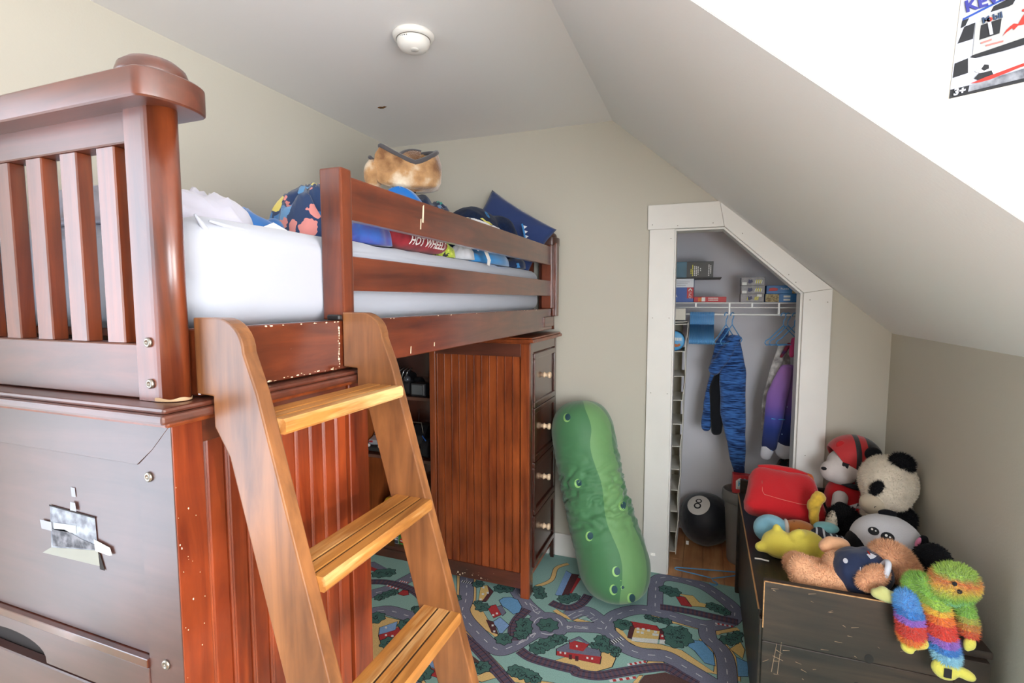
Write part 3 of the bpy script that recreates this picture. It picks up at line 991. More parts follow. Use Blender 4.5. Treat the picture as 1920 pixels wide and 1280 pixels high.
bed = thing('loft_bed', 'cherry-stained wooden loft bed with slatted ends and guard rail along the left wall', 'bed', (-1.25, 1.6, 1.265))
RX = -0.742
def bed_end(y0, y1, outer, slat_y):
    # posts, cap rail with domed ends, top and bottom rails, slats
    for xin, xout in ((-0.812, -0.740), (-1.662, -1.742)):
        pr = post_prof(-0.812, -0.740, y0, y1, 1)
        if xout < -1:
            pr = [(-2.464 - x, y) for x, y in pr]
        bm = bm_prism(bmesh.new(), pr, 'z', 1.266, 1.702)
        p = add('post', from_bm(bm), CHERRY_Z, bed)
        for f in p.data.polygons:
            f.use_smooth = abs(f.normal.z) < 0.5 and f.normal.y > -0.98
        if outer and xout > -1:
            for z in (1.356, 1.293):
                lathe('bolt', STEEL, p, [(0.0075, 0), (0.0075, 0.003), (0.006, 0.0045), (0.0035, 0.0045), (0.0032, 0.002)], Matrix.Translation((-0.783, y0, z)) @ Matrix.Rotation(PI / 2, 4, 'X'), 16)
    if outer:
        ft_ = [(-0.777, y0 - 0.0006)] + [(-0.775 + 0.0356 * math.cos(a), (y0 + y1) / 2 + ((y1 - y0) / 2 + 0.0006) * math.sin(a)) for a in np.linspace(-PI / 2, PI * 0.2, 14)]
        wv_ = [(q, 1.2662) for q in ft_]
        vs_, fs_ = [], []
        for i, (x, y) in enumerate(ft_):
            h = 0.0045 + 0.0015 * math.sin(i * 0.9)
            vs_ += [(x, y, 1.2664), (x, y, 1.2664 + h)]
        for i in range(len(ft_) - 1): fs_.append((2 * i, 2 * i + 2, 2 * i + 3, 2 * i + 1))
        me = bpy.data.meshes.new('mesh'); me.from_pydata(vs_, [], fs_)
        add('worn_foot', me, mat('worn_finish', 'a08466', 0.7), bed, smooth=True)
    ym = (y0 + y1) / 2
    e = []
    for k in range(21):
        a = -PI / 2 + PI * k / 20
        e.append((-0.745 + 0.029 * math.cos(a), ym + 0.055 * math.sin(a)))
    cap = e + [(-2.464 - x, y) for x, y in e[::-1]]
    prism('cap_rail', CHERRY_X, bed, cap, 'z', 1.700, 1.742, 0.006, 3, soft=True)
    for xc in (-0.776, -1.688):
        lathe('finial', CHERRY_X, bed, [(0.046, 1.741), (0.047, 1.749), (0.043, 1.760), (0.032, 1.769), (0.016, 1.774), (0.002, 1.775)], Matrix.Translation((xc, ym, 0)), 28)
    box('top_rail', CHERRY_X, bed, -1.664, -0.810, slat_y - 0.004, slat_y + 0.028, 1.655, 1.702, 0.002)
    box('bottom_rail', CHERRY_X, bed, -1.664, -0.810, slat_y - 0.004, slat_y + 0.030, 1.267, 1.352, 0.002)
    for k in range(9):
        x1 = -0.853 - k * 0.0905
        box('slat', CHERRY_Z, bed, x1 - 0.042, x1, slat_y, slat_y + 0.024, 1.351, 1.656, 0.002)
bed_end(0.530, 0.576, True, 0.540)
bed_end(2.580, 2.652, False, 2.596)

# long side rails
box('side_rail', CHERRY_Y, bed, -0.768, RX, 0.5755, 2.581, 1.268, 1.375, 0.0025)
box('side_rail', CHERRY_Y, bed, -1.742, -1.716, 0.5755, 2.581, 1.268, 1.375, 0.0025)
box('rail_bracket', CHERRY_Y, bed, RX - 0.001, RX + 0.010, 2.42, 2.578, 1.285, 1.335, 0.002)
for k in range(10):
    y = 0.70 + k * 0.2
    box('mattress_slat', DRESS, bed, -1.715, -0.769, y, y + 0.07, 1.345, 1.362, 0.001)
box('slat_ledge', DRESS, bed, -0.795, -0.769, 0.61, 2.57, 1.318, 1.344, 0)
# guard rail
gp = box('guard_post', CHERRY_Z, bed, -0.796, -0.7395, 0.925, 0.962, 1.376, 1.706, 0.004, 2)
box('guard_post', CHERRY_Z, bed, -0.790, -0.734, 2.545, 2.579, 1.376, 1.700, 0.004, 2)
box('guard_end_board', CHERRY_Z, bed, -0.741, -0.717, 2.575, 2.625, 1.335, 1.712, 0.004, 2)
box('guard_rail', CHERRY_Y, bed, -0.766, RX, 0.962, 2.548, 1.597, 1.692, 0.004, 2)
box('guard_rail', CHERRY_Y, bed, -0.766, RX, 0.962, 2.548, 1.440, 1.518, 0.004, 2)
bk = box('ladder_hook', mat('black_metal', '1c1a1a', 0.5), bed, -0.770, -0.736, 0.904, 0.917, 1.376, 1.388, 0.003)
box('ladder_hook', MATS['black_metal'], bed, -0.770, -0.741, 0.606, 0.618, 1.376, 1.388, 0.003)
pale = mat('bare_wood_chip', 'e6d3b6', 0.8)
for (y, z, w, h) in ((1.275, 1.66, 0.010, 0.05), (1.262, 1.63, 0.006, 0.03), (1.20, 1.285, 0.004, 0.02), (1.33, 1.29, 0.004, 0.012)):
    flat('scuff', pale, bed, [(-w / 2, -h / 2), (w * 0.2, -h / 2), (w / 2, h * 0.1), (w * 0.6, h / 2), (-w * 0.1, h * 0.4)], frame((RX, y, z), (0, 1, 0), (0, 0.25, 1)))
random.seed(3)
for k in range(46):
    y = 0.66 + 0.26 * random.random() ** 0.6 if k < 30 else 1.0 + 1.5 * random.random()
    z = (1.2705 + 0.006 * random.random() ** 2 if random.random() < 0.7 else 1.3725) if k < 30 else 1.373
    s = 0.0010 + 0.0032 * random.random() ** 2
    flat('paint_chip', pale, bed, [(s * math.cos(a) * random.uniform(.5, 1.6), s * 0.6 * math.sin(a) * random.uniform(.5, 1)) for a in np.linspace(0, 6.28, 7, endpoint=False)], frame((RX, y, z), (0, 1, 0), (0, 0, 1)), thick=0.0005)
for k in range(16):
    z = 1.275 + 0.09 * k / 16
    s = 0.0012 + 0.003 * random.random() ** 2
    flat('paint_chip', pale, bed, [(s * math.cos(a) * random.uniform(.4, 1), s * math.sin(a) * random.uniform(.5, 1.5)) for a in np.linspace(0, 6.28, 7, endpoint=False)], frame((RX, 0.906 + 0.004 * random.random(), z), (0, 1, 0), (0, 0, 1)), thick=0.0005)

# ================================================================ cabinet under the foot end
cab = thing('end_cabinet', 'tall cherry cabinet with beadboard side and drawer under the slatted foot of the bed', 'cabinet', (-1.25, 0.75, BASEZ))
CX, CY0, CY1 = -0.747, 0.530, 1.012
box('body', DRESS, cab, -1.735, CX - 0.014, 0.548, CY1 - 0.012, 0.05, 1.232, 0)
mo = thing
for z0, z1, d in ((1.232, 1.243, 0.018), (1.243, 1.2565, 0.040), (1.2565, 1.2650, 0.032)):
    box('top_moulding', CHERRY_X if d > 0.03 else DRESS, cab, -1.735, CX + d, CY0 - d, CY1 + 0.02, z0, z1, 0.004, 2)
# side facing the room: stiles, rails, tongue-and-groove boards
box('side_stile', BEAD, cab, CX - 0.024, CX, CY0 + 0.0005, 0.583, BASEZ, 1.232, 0.002)
box('side_stile', BEAD, cab, CX - 0.024, CX, 0.944, CY1, BASEZ, 1.232, 0.002)
box('side_rail_top', CHERRY_Y, cab, CX - 0.024, CX - 0.003, 0.583, 0.938, 1.192, 1.232, 0.001)
box('side_rail_bottom', CHERRY_Y, cab, CX - 0.024, CX - 0.003, 0.583, 0.938, 0.06, 0.13, 0.001)
ys = [0.584 + k * 0.0394 for k in range(10)]
for y0, y1 in zip(ys[:-1], ys[1:]):
    bm = bm_prism(bmesh.new(), [(CX - 0.014, y0 + 0.001), (CX - 0.0085, y0 + 0.0035), (CX - 0.0065, y0 + 0.006), (CX - 0.0085, y0 + 0.0085), (CX - 0.0065, y0 + 0.0105), (CX - 0.0065, y1 - 0.002), (CX - 0.009, y1 - 0.0006), (CX - 0.014, y1 - 0.0004), (CX - 0.022, y1 - 0.0004), (CX - 0.022, y0 + 0.001)], 'z', 0.13, 1.192)
    add('bead_board', from_bm(bm), BEAD, cab)
box('gap_strip', BLACK, cab, CX - 0.022, CX - 0.012, 0.938, 0.944, 0.06, 1.232, 0)
# end facing the camera: mitred frame round a field panel, drawer below
EP = wood('end_panel_stain', '38201c', '523430', 'x', rough=0.42, coat=0.85, coat_rough=0.38)
fr = ((-1.735, CX - 0.001, 1.232), (-1.665, -0.827, 1.152))
prism('frame_rail', EP, cab, [(-1.735, 1.232), (CX - 0.001, 1.232), (-0.790, 1.190), (-0.827, 1.162), (-1.665, 1.162), (-1.69, 1.190)], 'y', CY0, CY0 + 0.018, 0.0005)
prism('frame_stile', EP, cab, [(CX - 0.001, 1.2315), (CX - 0.001, BASEZ), (-0.824, BASEZ), (-0.8255, 1.1615), (-0.7905, 1.1895)], 'y', CY0, CY0 + 0.018, 0.0005)
prism('frame_stile', EP, cab, [(-1.735, 1.231), (-1.735, BASEZ), (-1.668, BASEZ), (-1.668, 1.161), (-1.69, 1.189)], 'y', CY0, CY0 + 0.018, 0.0005)
box('field_panel', EP, cab, -1.667, -0.825, CY0 + 0.007, CY0 + 0.018, 0.842, 1.161, 0.001)
box('panel_ledge', DARKCH, cab, -1.667, -0.825, CY0 - 0.004, CY0 + 0.018, 0.826, 0.841, 0.001)
arch = [(-1.667, 0.825), (-1.667, 0.762)]
arch += [(-1.205 - 0.105 * math.cos(PI * k / 16), 0.762 + 0.040 * math.sin(PI * k / 16) ** 0.7) for k in range(17)]
arch += [(-0.825, 0.762), (-0.825, 0.825)]
dr = prism('pull_rail', EP, cab, arch, 'y', CY0 - 0.002, CY0 + 0.016, 0.001)
box('finger_recess', BLACK, dr, -1.35, -1.07, CY0 + 0.0165, CY0 + 0.0178, 0.75, 0.81, 0)
box('drawer_front', EP, cab, -1.667, -0.825, CY0 - 0.002, CY0 + 0.016, 0.50, 0.757, 0.002)
box('lower_drawer_front', EP, cab, -1.667, -0.825, CY0 - 0.002, CY0 + 0.016, 0.06, 0.495, 0.002)
for x, z in ((-0.800, 1.146), (-0.785, 0.842), (-0.790, 0.50)):
    bo_ = lathe('bolt', STEEL, cab, [(0.0080, 0), (0.0080, 0.0025), (0.0065, 0.004), (0.003, 0.004), (0.003, 0.0015)], Matrix.Translation((x, CY0, z)) @ Matrix.Rotation(PI / 2, 4, 'X'), 16)
for k in range(22):
    z = 0.72 + 0.42 * random.random()
    s = 0.0005 + 0.0014 * random.random() ** 2
    flat('paint_chip', pale, cab, [(s * math.cos(a) * random.uniform(.3, .8), s * math.sin(a)) for a in np.linspace(0, 6.28, 6, endpoint=False)], frame((CX, CY0 + 0.003 + 0.04 * random.random() ** 2, z), (0, 1, 0), (0, 0, 1)), thick=0.0004)

# taped-up photograph on the end panel
ph = thing('taped_photo', 'faded torn photograph taped to the grey-sheened cabinet end', 'photo', (-1.02, CY0 + 0.002, 0.97))
PHY = CY0 + 0.0062
def pat(name, m, pts, d, par=ph): return prism(name, m, par, pts, 'y', PHY - d, PHY - d + 0.0006)
pat('print', mat('photo_print', '6f7480', 0.6, 0.2, color2='a4adb8', vscale=45), [(-1.069, 1.058), (-0.949, 1.054), (-0.947, 0.997), (-1.074, 0.982)], 0.001)
pat('torn_corner', mat('photo_back', '979a94', 0.8, 0.2, var=0.06), [(-1.074, 0.982), (-0.946, 0.999), (-0.944, 0.972), (-1.100, 0.968)], 0.0016)
pat('dark_figure', mat('photo_dark', '44464d', 0.6, 0.2, color2='83858e', vscale=60), [(-1.066, 1.018), (-1.03, 1.022), (-0.985, 1.012), (-0.952, 1.008), (-0.952, 1.0), (-1.066, 0.986)], 0.0022)
pat('pale_figure', mat('photo_pale', 'b4bbc4', 0.6, 0.2), [(-1.06, 1.030), (-1.0, 1.034), (-1.0, 1.020), (-1.06, 1.017)], 0.0022)
pat('dark_edge', BLACK, [(-1.071, 1.0605), (-0.948, 1.0565), (-0.948, 1.054), (-1.071, 1.058)], 0.0012)
TAPE = mat('clear_tape', '9a9ea8', 0.5, 0.3)
pat('tape', TAPE, [(-1.008, 1.075), (-0.996, 1.075), (-0.994, 1.060), (-1.010, 1.060)], 0.0028)
pat('tape', TAPE, [(-1.008, 1.100), (-0.998, 1.100), (-0.997, 1.084), (-1.007, 1.084)], 0.0006)
pat('tape', TAPE, [(-1.098, 1.030), (-1.066, 1.030), (-1.066, 1.014), (-1.095, 1.014)], 0.0028)
pat('tape', mat('white_tape', 'c2c1c4', 0.6, 0.2), [(-0.952, 1.018), (-0.912, 1.010), (-0.908, 0.998), (-0.914, 0.996), (-0.950, 0.998)], 0.0028)
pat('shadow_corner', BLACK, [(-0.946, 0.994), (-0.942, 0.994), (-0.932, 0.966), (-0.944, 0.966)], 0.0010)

# ================================================================ dresser under the head end
dre = thing('dresser', 'cherry dresser with four drawers and beadboard end under the head of the bed', 'dresser', (-1.0, 2.42, BASEZ))
DX, DY0, DY1, DL = -0.735, 2.190, 2.645, -1.252
box('body', DRESS, dre, DL + 0.002, DX - 0.02, DY0 + 0.02, DY1, 0.07, 1.220, 0)
for z0, z1, d in ((1.220, 1.228, 0.008), (1.228, 1.242, 0.030), (1.242, 1.250, 0.022)):
    box('top_moulding', DRESS, dre, DL, DX + d, DY0 - d, DY1 + 0.005, z0, z1, 0.003, 2)
box('corner_stile', DRESS, dre, DX - 0.042, DX, DY0, DY0 + 0.022, BASEZ, 1.220, 0.002)
box('end_stile', DRESS, dre, DL, DL + 0.032, DY0, DY0 + 0.022, BASEZ, 1.220, 0.002)
box('end_rail', CHERRY_X, dre, DL + 0.032, DX - 0.042, DY0 + 0.001, DY0 + 0.020, 1.160, 1.220, 0.001)
box('end_rail', CHERRY_X, dre, DL + 0.032, DX - 0.042, DY0 + 0.001, DY0 + 0.020, 0.055, 0.130, 0.001)
n = 11
bw = (DX - 0.046 - DL - 0.036) / n
for k in range(n):
    x0 = DL + 0.034 + k * bw
    x1 = x0 + bw
    bm = bm_prism(bmesh.new(), [(x0 + 0.0006, DY0 + 0.020), (x0 + 0.0006, DY0 + 0.012), (x0 + 0.003, DY0 + 0.0095), (x0 + 0.005, DY0 + 0.0075), (x0 + 0.0065, DY0 + 0.009), (x0 + 0.008, DY0 + 0.0075), (x1 - 0.002, DY0 + 0.0075), (x1 - 0.0006, DY0 + 0.012), (x1 - 0.0006, DY0 + 0.020)], 'z', 0.130, 1.160)
    add('bead_board', from_bm(bm), DRESS, dre)
# drawer front (+x): stiles, rails, drawers with raised moulding and pale knobs
box('front_stile', DARKCH, dre, DX - 0.020, DX, DY0 + 0.022, DY0 + 0.062, BASEZ, 1.220, 0.0015)
box('front_stile', DARKCH, dre, DX - 0.020, DX, DY1 - 0.028, DY1, BASEZ, 1.220, 0.0015)
zs = [1.172, 0.912, 0.652, 0.392, 0.132]
box('front_rail', DARKCH, dre, DX - 0.020, DX - 0.001, DY0 + 0.062, DY1 - 0.028, 1.176, 1.220, 0.001)
for z in zs[1:]:
    box('front_rail', DARKCH, dre, DX - 0.020, DX - 0.003, DY0 + 0.062, DY1 - 0.028, z - 0.012, z, 0.001)
DY_0, DY_1 = DY0 + 0.064, DY1 - 0.030
for k in range(4):
    zt, zb = zs[k] - 0.002, zs[k + 1] + 0.002
    d = box('drawer', DARKCH, dre, DX - 0.018, DX - 0.002, DY_0, DY_1, zb, zt, 0.0015)
    w = 0.026
    for nm, a, b, c, e in (('t', DY_0, DY_1, zt - w, zt), ('b', DY_0, DY_1, zb, zb + w), ('l', DY_0, DY_0 + w, zb + w, zt - w), ('r', DY_1 - w, DY_1, zb + w, zt - w)):
        box('drawer_moulding', DARKCH, d, DX - 0.002, DX + 0.007, a, b, c, e, 0.0035, 2)
    kz, ky = (zt + zb) / 2 + 0.005, (DY_0 + DY_1) / 2
    kn = lathe('knob', KNOBW, d, [(0.016, 0.0), (0.013, 0.004), (0.0095, 0.008), (0.0095, 0.016), (0.013, 0.020), (0.0165, 0.023), (0.0165, 0.029), (0.013, 0.034), (0.004, 0.035)], Matrix.Translation((DX - 0.002, ky, kz)) @ Matrix.Rotation(PI / 2, 4, 'Y'), 12)
for k in range(18):
    s = 0.0015 + 0.006 * random.random() ** 2
    x, z = -1.02 + 0.14 * random.gauss(0, 1) * 0.5, 0.062 + abs(random.gauss(0, 0.018))
    flat('paint_chip', pale, dre, [(s * math.cos(a) * random.uniform(.3, 1), s * math.sin(a) * random.uniform(.3, 1)) for a in np.linspace(0, 6.28, 7, endpoint=False)], frame((x, DY0 + 0.001, z), (1, 0, 0), (0, 0, 1)), thick=0.0005)

# ================================================================ bookcase between dresser and wall
bkc = thing('bookcase', 'open bookcase of toy shelves between the dresser and the left wall', 'bookcase', (-1.5, 2.5, BASEZ))
INS = wood('bookcase_inside', '6e3216', 'a4582a', 'z', rough=0.4, coat=0.2)
BX0, BX1, BY0, BY1 = -1.752, -1.256, 2.30, 2.652
box('side', INS, bkc, BX0, BX0 + 0.018, BY0, BY1, BASEZ, 1.22, 0.001)
box('side', INS, bkc, BX1 - 0.018, BX1, BY0, BY1, BASEZ, 1.22, 0.001)
box('back', DARKCH, bkc, BX0 + 0.018, BX1 - 0.018, BY1 - 0.008, BY1, 0.03, 1.22, 0)
box('top', INS, bkc, BX0, BX1, BY0, BY1, 1.22, 1.24, 0.001)
SH = (0.075, 0.578, 0.912)
for z in SH:
    box('shelf', CHERRY_X, bkc, BX0 + 0.018, BX1 - 0.018, BY0 + 0.004, BY1 - 0.008, z - 0.018, z, 0.0015)
box('plinth', CHERRY_X, bkc, BX0 + 0.018, BX1 - 0.018, BY0, BY0 + 0.016, BASEZ, 0.056, 0.001)

# ================================================================ ladder
lad = thing('bed_ladder', 'honey-brown wooden ladder with worn grooved treads leaning on the loft bed', 'ladder', (-0.5, 0.75, BASEZ))
def fx(z): return -0.432 - 0.277 * (z - 0.621)
top = []
for k in range(9):
    a = PI / 2 * k / 8
    top.append((-0.690 + 0.052 * math.sin(a), 1.341 + 0.052 * math.cos(a)))
prof = [(RX + 0.004, 1.393)] + top + [(fx(1.28), 1.28), (fx(BASEZ), BASEZ), (fx(BASEZ) - 0.088, BASEZ), (fx(1.18) - 0.088, 1.18), (-0.703, 1.224), (-0.703, 1.272), (RX + 0.004, 1.274)]
for y0 in (0.568, 0.918):
    prism('stringer', LADDER, lad, prof, 'y', y0, y0 + 0.026, 0.0025, 2)
for z in (1.240, 1.003, 0.768, 0.533, 0.298):
    xf = fx(z) + 0.016
    w, t, g = 0.088, 0.024, 0.0035
    pts = [(xf - w, z - t), (xf - 0.003, z - t), (xf, z - t + 0.004), (xf, z - 0.005), (xf - 0.004, z)]
    for q in (0.30, 0.62):
        pts += [(xf - w * q + 0.0030, z), (xf - w * q + 0.0022, z - g), (xf - w * q - 0.0022, z - g), (xf - w * q - 0.0030, z)]
    pts += [(xf - w, z)]
    td = prism('tread', TREAD, lad, pts, 'y', 0.594, 0.918)
    for q in (0.30, 0.62):
        box('groove', mat('groove_dark', '3a2314', 0.9), td, xf - w * q - 0.0021, xf - w * q + 0.0021, 0.5945, 0.9175, z - g - 0.0003, z - g + 0.0012, 0)  # dark strip laid along the bottom of each tread groove

# ================================================================ toy chest
CZ = 0.50
ch = thing('toy_chest', 'dark scratched wooden toy chest with raised end boards holding plush toys', 'toy chest', (0.44, 2.1, BASEZ))
KX0, KX1, KY0, KY1 = 0.178, 0.735, 1.600, 2.640
box('side_panel', CHEST, ch, KX0 + 0.014, KX0 + 0.032, KY0 + 0.04, KY1 - 0.04, 0.05, CZ - 0.02, 0.001)
box('side_panel', CHEST, ch, KX1 - 0.032, KX1 - 0.014, KY0 + 0.04, KY1 - 0.04, 0.05, CZ - 0.02, 0.001)
for k in range(3):
    x0, x1 = KX0 + k * (KX1 - KX0) / 3, KX0 + (k + 1) * (KX1 - KX0) / 3
    box('top_board', CHEST_TOP, ch, x0 + 0.0005, x1 - 0.0005, KY0 + 0.026, KY1 - 0.024, CZ - 0.020, CZ, 0.002)
box('worn_edge', CHEST_EDGE, ch, KX0 - 0.0006, KX0 + 0.0045, KY0 + 0.028, KY1 - 0.026, CZ - 0.0022, CZ + 0.0006, 0.0006)
def end_board(y0, y1):
    zb = [0.05, 0.24, 0.42, 0.603 if y0 < 2 else 0.562]
    for k in range(3):
        box('end_board', CHEST, ch, KX0 + 0.010, KX1 - 0.090, y0, y1, zb[k] + 0.0006, zb[k + 1] - 0.0006, 0.002)
end_board(KY0, KY0 + 0.024)
end_board(KY1 - 0.022, KY1)
for y0 in (KY0 + 0.006, KY1 - 0.046):
    box('corner_leg', CHEST, ch, KX0 + 0.002, KX0 + 0.040, y0 + 0.002, y0 + 0.038, BASEZ, CZ - 0.02, 0.002)
    box('corner_leg', CHEST, ch, KX1 - 0.088, KX1 - 0.012, y0, y0 + 0.038, BASEZ, CZ - 0.02, 0.002)
box('worn_edge', CHEST_EDGE, ch, KX0 + 0.0095, KX1 - 0.0895, KY0 - 0.0006, KY0 + 0.0030, 0.6005, 0.6035, 0.0006)
box('worn_edge', CHEST_EDGE, ch, KX0 + 0.0094, KX0 + 0.0124, KY0 - 0.0006, KY0 + 0.0030, 0.46, 0.6035, 0.0006)
scm = mat('chest_scratch', '8d7660', 0.8)
random.seed(11)
for k in range(34):
    x, z = random.uniform(0.20, 0.60), random.uniform(0.30, 0.59)
    l, w, a = random.uniform(0.002, 0.010), random.uniform(0.0004, 0.001), random.uniform(-0.6, 0.6)
    flat('scratch', scm, ch, [(-l, -w), (l, -w * .4), (l * .9, w * .4), (-l, w)], frame((x, KY0 - 0.0004, z), (math.cos(a), 0, math.sin(a)), (-math.sin(a), 0, math.cos(a))))
for x, z, l, a in ((0.222, 0.375, 0.045, 1.45), (0.236, 0.378, 0.050, 1.50), (0.232, 0.376, 0.014, -0.3)):
    flat('scratch', scm, ch, [(-l, -.0008), (l, -.0004), (l, .0004), (-l, .0008)], frame((x, KY0 - 0.0004, z), (math.cos(a), 0, math.sin(a)), (-math.sin(a), 0, math.cos(a))))
for x, z, r in ((0.455, 0.432, 0.011), (0.43, 0.345, 0.010)):
    flat('knot', mat('chest_knot', '100b08', 0.6), ch, ell(r, r * 1.2, 14), frame((x, KY0 - 0.0004, z), (1, 0, 0), (0, 0, 1)))

# ================================================================ mattress and bedding
def noise3(x, y, z): return noise.noise(Vector((x, y, z)))
def ridge(x, y, s, seed):
    wx = x * s + 0.8 * noise3(x * s * 0.7, y * s * 0.7, seed)
    wy = y * s + 0.8 * noise3(x * s * 0.7 + 9, y * s * 0.7, seed)
    return 1 - abs(noise3(wx, wy, seed + 3)) * 2.2

mt = thing('mattress', 'white sheeted mattress on the loft bed', 'mattress', (-1.25, 1.6, 1.366))
bm = bm_box(bmesh.new(), -1.708, -0.798, 0.615, 2.570, 1.364, 1.572, 0.0)
bmesh.ops.subdivide_edges(bm, edges=bm.edges[:], cuts=30, use_grid_fill=True)
for v in bm.verts:
    x, y, z = v.co
    # soft rounded borders
    e = 0.055
    for ax, lo, hi in ((0, -1.708, -0.798), (1, 0.615, 2.570), (2, 1.364, 1.572)):
        pass
    cx = min(max(x, -1.708 + e), -0.798 - e); cy = min(max(y, 0.615 + e), 2.570 - e); cz = min(max(z, 1.364 + e), 1.572 - e)
    d = Vector((x - cx, y - cy, z - cz))
    if d.length > 1e-6:
        v.co = Vector((cx, cy, cz)) + d.normalized() * min(d.length, e) if d.length > e else v.co
    x, y, z = v.co
    if z > 1.54:
        v.co.z += 0.006 * ridge(x, y, 7, 1.0) - 0.006
    v.co.x += 0.004 * noise3(y * 5, z * 9, 2)
    if y < 0.66: v.co.y += 0.010 * ridge(x, z, 9, 4.0)
sheet = add('fitted_sheet', from_bm(bm), SHEET, mt, smooth=True)
fold = [(-0.800, 0.66 + 0.012 * k, 1.555 - 0.004 * k ** 1.2) for k in range(14)]
tube('sheet_fold', SHEET, mt, [(-0.806 - 0.02 * math.sin(k / 4), 0.66 + 0.035 * k, 1.556 - 0.010 * math.sin(k / 3)) for k in range(9)], [0.002 + 0.006 * math.sin(PI * k / 8) for k in range(9)], 8)
tube('sheet_fold', SHEET, mt, [(-0.815, 0.640 + 0.010 * k, 1.565 - 0.012 * k) for k in range(7)], [0.002 + 0.004 * math.sin(PI * k / 6) for k in range(7)], 8)

def cloth(name, m, label, cat, cx, cy, rx, ry, z0, h, rot=0.0, fold=0.25, fs=9.0, seed=0.0, group=None, power=0.45, lean=(0, 0), n=56, ring=26, parent=None):
    """A crumpled heap of cloth: a domed sheet with sharp folds and a ragged hem, closed underneath."""
    vs, fs_ = [], []
    c, s = math.cos(rot), math.sin(rot)
    def place(u, v, z):
        x, y = u * rx, v * ry
        return (cx + x * c - y * s + lean[0] * (z - z0), cy + x * s + y * c + lean[1] * (z - z0), z)
    for r in range(ring + 1):
        t = r / ring
        for k in range(n):
            a = 2 * PI * k / n
            hem = 1 + 0.14 * noise3(math.cos(a) * 2.2, math.sin(a) * 2.2, seed)
            u, v = t * math.cos(a) * hem, t * math.sin(a) * hem
            dome = max(0.0, 1 - t ** 2.2) ** power
            f = ridge(u * rx, v * ry, fs, seed)
            z = z0 + h * dome * (1 - fold + fold * f) + 0.010 * min(1, (1 - t) * 12) * (0.5 + 0.5 * f)
            if r == ring: z = z0
            vs.append(place(u, v, z))
    for r in range(ring):
        for k in range(n):
            a, b = r * n + k, r * n + (k + 1) % n
            fs_.append((a, b, b + n, a + n))
    fs_.append(tuple(range(n))[::-1])
    b0 = len(vs)
    fs_.append(tuple(ring * n + k for k in range(n))[::-1])
    me = bpy.data.meshes.new('mesh')
    me.from_pydata(vs, [], fs_)
    bmn = bmesh.new(); bmn.from_mesh(me)
    bmesh.ops.remove_doubles(bmn, verts=bmn.verts[:], dist=1e-5)
    bmesh.ops.recalc_face_normals(bmn, faces=bmn.faces[:])
    bmn.to_mesh(me); bmn.free()
    if parent:
        return add(name, me, m, parent, smooth=True)
    o = add(name, me, m, None, (cx, cy, z0), smooth=True)
    return props(o, label, cat, group)

TOPZ = 1.572
NAVY_PRINT = print_mat('navy_reef_print', '1f3860', ['3f7ab4', 'd98a84', '24416b', 'e6d36a', 'd98a84', '5f95c4'], 17, thr=0.46)
DINO_PRINT = print_mat('navy_dino_print', '14284c', ['3f86c4', '14284c', 'd5c95a', '2f9a8c', '3f86c4', 'd9733a'], 15, thr=0.27)
cloth('rumpled_sheet', mat('grey_lilac_cloth', 'b9b8c6', 0.9, 0.2, sheen=0.3), 'rumpled pale grey sheet on the mattress by the slatted foot', 'sheet', -1.13, 0.80, 0.20, 0.19, TOPZ, 0.090, fold=0.6, fs=13, seed=2.0)
cloth('fleece_throw', mat('blue_fleece', '2f66a6', 0.9, 0.2, sheen=0.4, var=0.25, vscale=14), 'small blue throw beside the rumpled grey sheet', 'blanket', -1.18, 1.04, 0.16, 0.085, TOPZ, 0.085, fold=0.5, fs=12, seed=5.0)
cloth('duvet', NAVY_PRINT, 'navy duvet heap with pink and yellow print in front of the brown blanket', 'duvet', -1.13, 1.37, 0.185, 0.20, TOPZ, 0.215, fold=0.6, fs=13, seed=7.3, power=0.4)
tg = thing('cloth_label', 'white sewn label lying at the edge of the navy duvet heap', 'label', (-0.98, 1.03, TOPZ))
LBL = mat('label_white', 'e8e6e2', 0.8)
for k, (x, y, z, a) in enumerate(((-0.98, 0.975, 0.018, 0.5), (-0.97, 1.02, 0.012, -0.2))):
    box('fold', LBL, tg, -0.02, 0.02, -0.022, 0.022, -0.0006, 0.0006, 0, mtx=Matrix.Translation((x, y, TOPZ + z)) @ Euler((a, 0.5, 0.2)).to_matrix().to_4x4())
cloth('play_quilt', mat('royal_blue_cloth', '1f6fc0', 0.85, 0.2, sheen=0.3), 'royal blue quilt bundled under the brown fleece blanket', 'quilt', -1.10, 1.72, 0.125, 0.125, TOPZ, 0.27, fold=0.3, fs=10, seed=1.0, power=0.4)
cloth('dinosaur_duvet', DINO_PRINT, 'navy dinosaur-print duvet heaped beside the brown fleece blanket', 'duvet', -1.15, 1.95, 0.19, 0.16, TOPZ, 0.285, fold=0.35, fs=10, seed=11.0, power=0.42)

# fleece blanket, folded with its bound edge upwards
fb = thing('fleece_blanket', 'folded brown and cream fleece blanket with dark grey binding on top of the bedding', 'blanket', (-1.12, 1.78, 1.84))
FLE = bpy.data.materials.new('brown_fleece')
FLE.use_nodes = True
N_, L_ = FLE.node_tree.nodes, FLE.node_tree.links
bs = N_['Principled BSDF']
bs.inputs['Roughness'].default_value = 0.95
bs.inputs['Sheen Weight'].default_value = 0.5
tc = N_.new('ShaderNodeTexCoord')
nz = N_.new('ShaderNodeTexNoise'); nz.inputs['Scale'].default_value = 9; nz.inputs['Detail'].default_value = 6
L_.new(tc.outputs['Object'], nz.inputs['Vector'])
rp = N_.new('ShaderNodeValToRGB')
e = rp.color_ramp.elements
e[0].position, e[0].color = 0.36, lin('7a5230')
e[1].position, e[1].color = 0.66, lin('e6d9c2')
q = e.new(0.50); q.color = lin('b58a5c')
L_.new(nz.outputs['Fac'], rp.inputs['Fac'])
